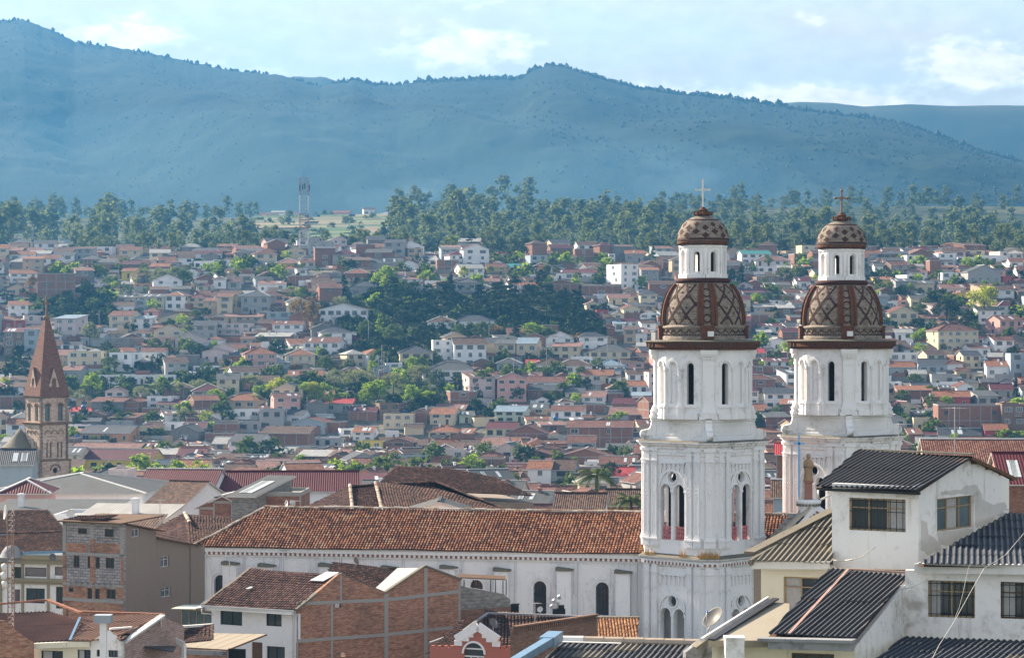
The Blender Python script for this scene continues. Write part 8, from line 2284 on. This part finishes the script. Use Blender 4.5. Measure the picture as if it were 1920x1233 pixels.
def tree(kind, leaf, px, Y, h, n=1400, z=None, wid=1.0, name=None, grp=None, x=None):
    rn = random.Random(int(px*11+Y*3)); x = (px-960)/K*Y if x is None else x; zz = ground(x, Y) if z is None else z
    me, tr, *_ = shape(kind, leaf, n, rn.randrange(3))
    nm = name or {'euc': 'eucalyptus_tree', 'cone': 'cypress_tree', 'pine': 'pine_tree', 'round': 'leafy_tree', 'willow': 'willow_tree', 'bush': 'garden_bush'}[kind]
    T = thing(nm, '', 'bush' if kind == 'bush' else 'tree', (x, Y, zz-.15), rn.uniform(0, 6.28)); T.scale = (h*wid, h*wid*rn.uniform(.85, 1.15), h)
    put(me, 'crown', T); 
    if kind != 'bush': put(tr, 'trunk', T)
    TREES.append(dict(T=T, px=960+x/Y*K, py=616.5-(zz+h*.5-EYE)/Y*K, kind=kind, leaf=leaf, h=h, Y=Y, grp=grp)); return T
def tree_px(kind, leaf, px, pyb, hpx, n=2000, wid=1.0, **k):
    Y = depth_at(pyb) if pyb < 948 else 560
    return tree(kind, leaf, px, Y, hpx/K*Y, n, z=EYE+(616.5-pyb)/K*Y, wid=wid, **k)
def joined(name, items, mat_leaf, n):
    """items: (kind, x, Y, z, h) joined into one mesh"""
    Vs, Fs, Ts = [], [], []; off = 0
    for i, (kd, x, Y, z, h, wd) in enumerate(items):
        V, F, T_ = shape(kd, mat_leaf, n, i % 3)[2:]; a = i*1.7; c, s_ = math.cos(a), math.sin(a)
        P = np.stack([(V[:, 0]*c-V[:, 1]*s_)*h*wd+x, (V[:, 0]*s_+V[:, 1]*c)*h*wd+Y, V[:, 2]*h+z], 1)
        Vs.append(P); Fs.append(F+off); Ts.append(np.clip(T_+.3*(hashf(i, 3)-.5), 0, 1)); off += len(P)
    me = arrays_mesh(name, np.concatenate(Vs), np.concatenate(Fs), np.concatenate(Ts), LEAF[mat_leaf])
    o = bpy.data.objects.new(name, me); C.objects.link(o); o['kind'] = 'stuff'; return o
rt = random.Random(9)
# hilltop trees behind the last houses
for (a, b, step, hmin, hmax) in ((120, 260, 17, 8, 13), (262, 345, 13, 10, 16), (345, 450, 18, 8, 12), (450, 560, 9, 11, 18), (560, 660, 12, 8, 13), (660, 770, 11, 9, 14), (775, 850, 14, 9, 11), (855, 1030, 13, 9, 14),
                            (1210, 1262, 10, 10, 17), (1350, 1470, 9, 12, 20), (1470, 1540, 11, 10, 16), (1600, 1760, 9, 11, 17), (1795, 1930, 9, 11, 17)):
    px = a
    while px < b:
        Y = rt.uniform(1215, 1300); kd = rt.choice(('euc', 'euc', 'pine', 'round'))
        tree(kd, 'euc' if kd == 'euc' else 'dark', px, Y, rt.uniform(hmin, hmax)*1.15*(1 if kd == 'euc' else .8), 1300, grp='dark trees along the hilltop'); px += step*rt.uniform(.8, 1.25)
# eucalyptus woods on the far terrace: the nearer trees one by one, the rest as one wood
items = []
for (a, b, Y0, Y1, h0, h1, num) in ((-30, 480, 1400, 1850, 19, 33, 170), (440, 600, 1380, 1560, 9, 14, 40), (590, 730, 1380, 1560, 11, 18, 50), (730, 1260, 1400, 1850, 18, 33, 190), (1260, 1950, 1400, 1750, 16, 28, 230), (730, 1000, 1850, 2200, 18, 30, 60), (1250, 1950, 1750, 2400, 13, 22, 200), (-30, 480, 1850, 2400, 13, 22, 80), (-30, 250, 1850, 2300, 15, 26, 50), (1000, 1950, 1900, 2600, 13, 22, 120),
                               (60, 480, 1290, 1420, 8, 16, 70), (700, 1050, 1290, 1420, 9, 17, 50), (1200, 1950, 1290, 1420, 9, 19, 120)):
    for i in range(num):
        px = rt.uniform(a, b); Y = rt.uniform(Y0, Y1)
        dens = noise.noise(Vector((px*.012, Y*.004, 5)))
        if dens < (-.18 if px < 800 else -.42): continue
        if rt.random() < .22+.3*(noise.noise(Vector((px*.03, 7, Y*.01))) > .15): continue
        h = rt.uniform(h0*.8, h1*1.08)*(.8+.6*max(0, dens)); x = (px-960)/K*Y
        if Y < 1560 and h > 16 and len([1 for t in TREES if t['grp'] == 'eucalyptus trees on the far terrace']) < 95:
            tree('euc', 'euc', px, Y, h, 900, wid=1.15, grp='eucalyptus trees on the far terrace')
        else: items.append(('euc' if h > 12 else 'round', x, Y, ground(x, Y)-.5, h, 1.25))
for i in range(60):
    px = rt.uniform(475, 785); Y = rt.uniform(1760, 2180); x = (px-960)/K*Y; items.append((rt.choice(('bush', 'round')), x, Y, ground(x, Y)-.3, rt.uniform(2.5, 8), 1.1))
random.seed(3)
w_ = joined('far_wood', items, 'euc', 420); tag(w_, 'hazy eucalyptus wood spread over the far terrace below the mountain', 'wood')
# scattered far houses on the terrace
far = MB(); fmats = []
rf_ = random.Random(15)
for (a, b, Y0, Y1, num) in ((20, 215, 1450, 1650, 30), (215, 330, 1400, 1560, 14), (480, 560, 2165, 2260, 8), (635, 770, 2165, 2260, 12), (1130, 1330, 1600, 1800, 8), (1650, 1900, 1600, 1850, 12), (0, 220, 1240, 1440, 70), (200, 420, 1240, 1340, 22), (1050, 1200, 1240, 1340, 18), (1450, 1620, 1250, 1380, 14)):
    for i in range(num):
        px = rf_.uniform(a, b); Y = rf_.uniform(Y0, Y1); x = (px-960)/K*Y
        house(x, Y, rf_.uniform(8, 15), 9, rf_.choice((3, 3, 5.5)), R(rf_.uniform(-15, 15)), 1, rf_.choice(('gx', 'gx', 'hip', 'flat')), rf_.choice('rropdgW'), rf_.choice('wwwcup'), rf_, far=True, mass=(far, fmats))
o = far.build('distant_houses', fmats, kind='stuff', loc=(0, 1500, EYE)); tag(o, 'tiny pale houses scattered among trees on the far terrace', 'houses')
# far dome church at right, white with a greenish dome
cb = W(1609, 432, 2300); cth = thing('far_domed_church', 'tiny hazy white church with a pale dome far beyond the right bell tower', 'church', cb)
b = MB(); b.box(-16, 16, -8, 8, -6, 6); b.box(-26, -16, -6, 6, -6, 3); b.build('church_body', [M['w_w']], cth)
b = MB(); b.lathe([(5, 6), (5, 10), (5.4, 10.2), (4.8, 13), (3, 15.5), (.8, 16.8), (.6, 19), (0, 19.5)], 16); b.build('dome', [M['w_s']], cth)
# trees told apart on the slope: kind, leaf, px, base y, height px, spread
TT = """pine dark 735 585 70 1
round bright 722 560 66 1
cone dark 716 600 62 .8
round round 570 575 40 1.1
round dark 605 600 40 1.2
round autumn 560 605 50 1
round autumn 585 625 66 .7
willow willow 640 585 34 1
cone bright 712 645 55 1
round round 735 655 50 1.2
pine dark 830 600 75 1
cone dark 845 570 60 1
pine dark 900 590 60 1
pine dark 935 600 75 1.1
pine dark 965 590 78 1
pine dark 995 610 80 1.1
pine dark 1025 600 72 1.1
pine dark 1050 620 80 1
cone dark 1075 640 78 1.2
cone dark 1060 610 70 1
round round 905 640 40 1.3
round autumn 930 640 34 1.2
cone dark 965 650 70 .9
round bright 1000 650 50 1.2
round round 1030 655 45 1.3
pine dark 1080 600 60 1
round dark 1110 645 38 1.2
round autumn 1085 655 34 1.1
round round 780 650 40 1
round dark 755 620 44 1.2
round round 610 660 38 1
round dark 870 560 36 1
cone dark 1010 560 48 1
round round 685 640 44 1
round yellow 870 530 34 .8
round bright 885 560 34 1.2
round willow 650 705 36 .9
round round 612 712 50 1
cone dark 645 555 40 1.1
round round 712 700 50 1
round bright 775 710 46 .9
round dark 790 655 50 1
willow willow 118 755 36 1
round bright 172 745 50 .9
willow willow 152 762 36 .8
round yellow 8 745 42 1
willow willow 265 755 36 .9
round round 310 755 46 .9
willow willow 335 755 42 1
willow willow 375 752 46 1
round bright 405 765 40 1.2
willow willow 430 745 42 .9
willow willow 470 742 46 1
round bright 412 768 34 1.2
round yellow 520 762 58 1
round bright 487 762 44 1
willow willow 538 738 40 .9
round bright 572 772 62 .8
round yellow 590 775 66 .8
round bright 606 775 62 .9
round bright 640 762 30 1.5
willow willow 628 732 44 1
willow willow 672 735 50 1.2
round bright 692 768 56 .9
round bright 707 768 62 1
willow willow 738 738 46 .9
willow willow 785 730 52 1.1
round round 790 722 60 .7
round bright 772 772 56 .8
round bright 800 768 40 1.2
round round 903 745 58 1
round autumn 890 748 44 1
willow autumn 870 732 36 .8
round bright 560 775 40 .8
cone round 556 775 52 .8
round yellow 1845 605 76 1
round dark 1775 612 60 1.1
round dark 1815 625 50 1
pine dark 1900 605 44 1
round round 1870 560 34 1.3
round round 1725 600 34 1.2
round bright 1430 690 16 1.4
round dark 1372 545 46 .9
cone dark 1390 545 52 .9
round bright 1376 550 26 1
cone round 1225 500 40 1
round dark 1900 680 34 1.2
round round 1715 725 28 1.5
round round 1745 745 26 1.6
round bright 1775 765 26 1.4
round round 1692 760 32 1.3
round round 1840 745 22 1.4
cone dark 1905 760 54 .7
round bright 1885 835 34 1.6
round bright 1915 832 28 1.5
round round 345 545 44 1.1
round willow 300 545 46 1.2
round willow 325 540 44 1.2
willow willow 270 540 40 1
round bright 215 550 26 .8
round willow 168 650 50 .9
round dark 385 600 26 1.2
round round 365 605 28 1
round dark 375 625 34 1.3
round round 290 665 34 1.2
round round 205 700 34 1.3
round bright 400 660 24 1
round autumn 62 545 30 1
round bright 135 830 34 1
round bright 10 840 30 1.5
bush willow 190 825 22 1.5
bush willow 345 790 30 1
bush round 235 790 20 2
bush bright 1160 790 22 1.2
round round 1060 945 24 1.4
bush bright 1115 955 22 1.8
round dark 1135 595 30 1
round dark 40 700 30 1.6
round dark 120 600 34 1.8
round dark 180 610 34 1.8
bush magenta 665 645 16 1.4
cone dark 470 600 20 1
bush bright 850 460 20 1.4
round dark 1015 540 38 1
round dark 1045 590 40 1.2
round round 820 690 20 1
pine dark 1130 640 30 1.4
bush autumn 555 700 22 1
round round 940 570 40 1.1
cone dark 985 640 50 1
round round 860 640 36 1.2"""
for ln in TT.split('\n'):
    k, lf, px, pb, hp, wd = ln.split(); tree_px(k, lf, float(px), float(pb), float(hp), 1800, float(wd))
# undergrowth covering the wooded bank and yards
rb = random.Random(31); ub = {'dark': [], 'round': [], 'bright': []}
for g, num, lf in ((GREEN[0], 420, 'dark'), (GREEN[0], 110, 'round'), (GREEN[2], 70, 'dark'), (GREEN[4], 30, 'dark'), (GREEN[1], 36, 'bright'), (GREEN[3], 40, 'round'), (GREEN[5], 18, 'dark')):
    xs = [p[0] for p in g]; ys2 = [p[1] for p in g]; c = 0
    while c < num:
        px = rb.uniform(min(xs), max(xs)); py = rb.uniform(min(ys2), max(ys2))
        if not in_poly(px, py, g): continue
        c += 1
        if noise.noise(Vector((px*.02, py*.03, 1))) < -.2: continue
        Y = depth_at(py); x = (px-960)/K*Y; h = rb.uniform(1.8, 6.0) if lf != 'bright' else rb.uniform(.8, 2.2)
        ub[lf].append(('bush', x, Y, ground(x, Y)-.3, h, 1.2))
for i in range(2600):                                     # planting between the houses
    Y = rb.choice((rb.uniform(430, 1230), rb.uniform(870, 1230))); x = rb.uniform(-.2, .2)*Y
    if any((a-x)**2+(b-Y)**2 < (r_*.8)**2 for a, b, r_ in PLACED): continue
    if noise.noise(Vector((x*.01, Y*.01, 6))) < -.1: continue
    lf = rb.choice(('dark', 'round', 'round', 'bright')); h = rb.uniform(2.5, 7.5); ub[lf].append((rb.choice(('bush', 'round')), x, Y, ground(x, Y)-.2, h, 1.0))
for lf, nm, lb in (('dark', 'undergrowth', 'dark undergrowth on the shaded wooded bank'), ('round', 'garden_greenery', 'mid-green shrubs and small trees between the houses'), ('bright', 'sunlit_shrubbery', 'bright green sunlit shrubs by the park and gardens')):
    o = joined(nm, ub[lf], lf, 300); tag(o, lb, 'shrubs')

# palms with arching fronds
def palm(px, Y, h, z, R_, nf, label, seed, name='palm_tree'):
    rn = random.Random(seed); x = (px-960)/K*Y; T = thing(name, label, 'palm tree', (x, Y, z))
    tr = MB(); tr.tube([(0, 0, -.3), (.1, 0, h*.5), (.05, .05, h)], .28, 8, 0, r2=.2)
    for i in range(int(h/.35)): tr.lathe([(.29-.08*i*.35/h, i*.35), (.33-.08*i*.35/h, i*.35+.12), (.27-.08*i*.35/h, i*.35+.2)], 8, c=(.07, 0), smooth=False)
    tr.build('trunk', [M['bark']], T)
    for k in range(nf):
        a = 2*math.pi*k/nf+rn.uniform(-.2, .2); up = rn.uniform(-.1, 1.15); L = R_*rn.uniform(.85, 1.1); fr = MB(); P = []
        for i in range(9):
            t = i/8; rr = L*t*math.cos(up*.9)*(1-.12*t); zz = h+L*(math.sin(up)*t-.62*t*t*(1.1 if up > .3 else .7)); P.append(Vector((math.cos(a)*rr, math.sin(a)*rr, zz)))
        fr.tube(P, .035, 4, 0, r2=.01, cap=False)
        sd = Vector((-math.sin(a), math.cos(a), 0))
        for i in range(26):
            t = .12+.86*i/25; j = min(7, int(t*8)); p = P[j].lerp(P[j+1], t*8-j); d = (P[j+1]-P[j]).normalized(); ll = .62*math.sin(math.pi*min(1, t*.9+.1))*R_/3+.12
            for sg in (-1, 1):
                q = p+sd*sg*ll*.8+d*ll*.5+Vector((0, 0, -ll*.45)); fr.poly([p-d*.05, p+d*.06, q], 0, rn.random())
        fr.build('frond', [LEAF['palm']], T)
    return T
palm(1118, 330, 8.6, EYE-27.5, 3.9, 22, 'large palm tree left of the nearer bell tower, beyond the nave roof', 1)
palm(1182, 310, 6.2, EYE-27.0, 3.4, 18, 'smaller palm tree right beside the nearer bell tower', 2)
palm(317, 985, 8.5, EYE-13.5, 3.9, 18, 'small palm tree among houses above the long white warehouse', 3)
# ---------------------------------------------------------------- labels that single out each house, tree and pole
LM = [('the nearer bell tower', 1315, 640), ('the farther bell tower', 1575, 640), ('the telecom mast', 570, 400), ('the brown stone church', 87, 740), ('the nave roof', 780, 960), ('the long white warehouse', 255, 712),
      ('the yellow building', 200, 850), ('the maroon-roofed white house', 1090, 500), ('the white three-storey block', 880, 680), ('the dark pine grove', 960, 590), ('the wide gabled villa', 643, 590), ('the pink three-storey house', 490, 685),
      ('the cream hip-roofed block', 1796, 635), ('the brick panelled block', 1820, 795), ('the dark brick apartments', 105, 545), ('the long maroon roof', 530, 905), ('the huge hipped roof', 740, 925), ('the big brick gable', 1120, 815),
      ('the bright yellow house', 940, 508), ('the park lamps', 718, 720), ('the far fields', 620, 410), ('the large palm', 1118, 910), ('the small palm', 317, 680), ('the pink gable house', 1813, 618), ('the yellow-green tree', 1843, 575),
      ('the white tower block', 1180, 520), ('the big grey roof', 130, 910), ('the far domed church', 1609, 400), ('the brick double gable', 1060, 865), ('the parked cars', 950, 722), ('the corrugated house', 1700, 860), ('the white villa', 840, 625)]
def rel(dx, dy, lv=0):
    d = math.hypot(dx, dy); h = 'left' if dx < 0 else 'right'; v = 'above' if dy < 0 else 'below'; r_ = abs(dx)/(abs(dy)+.001)
    q = 'close ' if d < 55 else '' if d < 130 else 'some way ' if d < 240 else 'far '
    if r_ > 2.4: return q+h+' of'
    if r_ < .42: return (q.replace('close ', 'just ')+v)
    return q+v+' '+h+' of'
USED = set(); SHAPE_W = {'gx': 'gable', 'gy': 'front-gabled', 'hip': 'hip', 'flat': 'flat', 'shed': 'lean-to'}; ST_W = {1: 'single-storey', 2: 'two-storey', 3: 'three-storey', 4: 'four-storey'}
def uniq(descs, px, py, skip=()):
    cand = sorted(LM, key=lambda l: math.hypot(l[1]-px, (l[2]-py)*1.3))
    for n, (nm, lx, ly) in enumerate(cand):
        if math.hypot(lx-px, ly-py) < 22 or nm in skip: continue
        for ds in descs:
            s_ = ds+', '+rel(px-lx, py-ly)+' '+nm
            if s_ not in USED and len(s_.split()) <= 16: USED.add(s_); return s_
    return descs[0]
for h in sorted(TOWN, key=lambda h: (h['T'].get('label') or '') == ''):
    T = h['T']
    if T.get('label'): USED.add(T['label']); continue
    wl_ = WALLC[h['wc']][0]; rl = ROOFC[h['rc']][0]; sw_ = SHAPE_W[h['roof']]
    sz = 'small ' if h['w'] < 7.5 else 'wide ' if h['w'] > 15 else ''
    T['label'] = uniq([f"{sz}{wl_} {ST_W[h['st']]} house with {rl} {sw_} roof", f"{wl_} {ST_W[h['st']]} house under a {rl} {sw_} roof"], h['px'], h['py'])
    T['group'] = 'houses on the town slope'
DT = {('euc', 'euc'): 'ragged grey-green eucalyptus', ('pine', 'dark'): 'dark layered pine', ('round', 'dark'): 'dark rounded tree', ('round', 'bright'): 'bright green sunlit tree', ('round', 'round'): 'mid-green rounded tree', ('cone', 'dark'): 'dark cone-shaped cypress', ('cone', 'bright'): 'bright green cone-shaped tree',
      ('cone', 'round'): 'green conical tree', ('round', 'autumn'): 'orange-brown leafy tree', ('willow', 'willow'): 'grey-green drooping willow', ('willow', 'autumn'): 'brownish drooping willow', ('round', 'yellow'): 'yellow-green sunlit tree', ('round', 'willow'): 'pale olive loose tree', ('bush', 'willow'): 'olive garden bush', ('bush', 'round'): 'green garden bush',
      ('bush', 'bright'): 'bright garden bush', ('bush', 'magenta'): 'magenta flowering bougainvillea', ('bush', 'autumn'): 'brown garden bush'}
for t in TREES:
    d_ = DT[(t['kind'], t['leaf'])]; sz = 'tall ' if t['h'] > 14 else 'low ' if t['h'] < 5.5 else ''
    pl_ = {'dark trees along the hilltop': ' on the hilltop', 'eucalyptus trees on the far terrace': ' on the far terrace'}.get(t['grp'], '')
    t['T']['label'] = uniq([sz+d_+pl_, d_+(' standing' if not pl_ else ' growing')+pl_], t['px'], t['py'], ('the yellow-green tree',) if t['leaf'] == 'yellow' else ()); t['T']['group'] = t['grp'] or ('trees on the town slope' if t['kind'] != 'bush' else 'bushes in the town')
for (T, px, py, hp, ar_) in PL:
    sz = 'tall ' if hp > 48 else 'short ' if hp < 32 else ''
    T['label'] = uniq([sz+('thin street lamp with curved arm' if ar_ else 'plain concrete pole with crossarm'), sz+('street lamp' if ar_ else 'bare grey pole')], px, py, ('the park lamps',)); T['group'] = 'street lamps in the town' if ar_ else 'utility poles in the town'
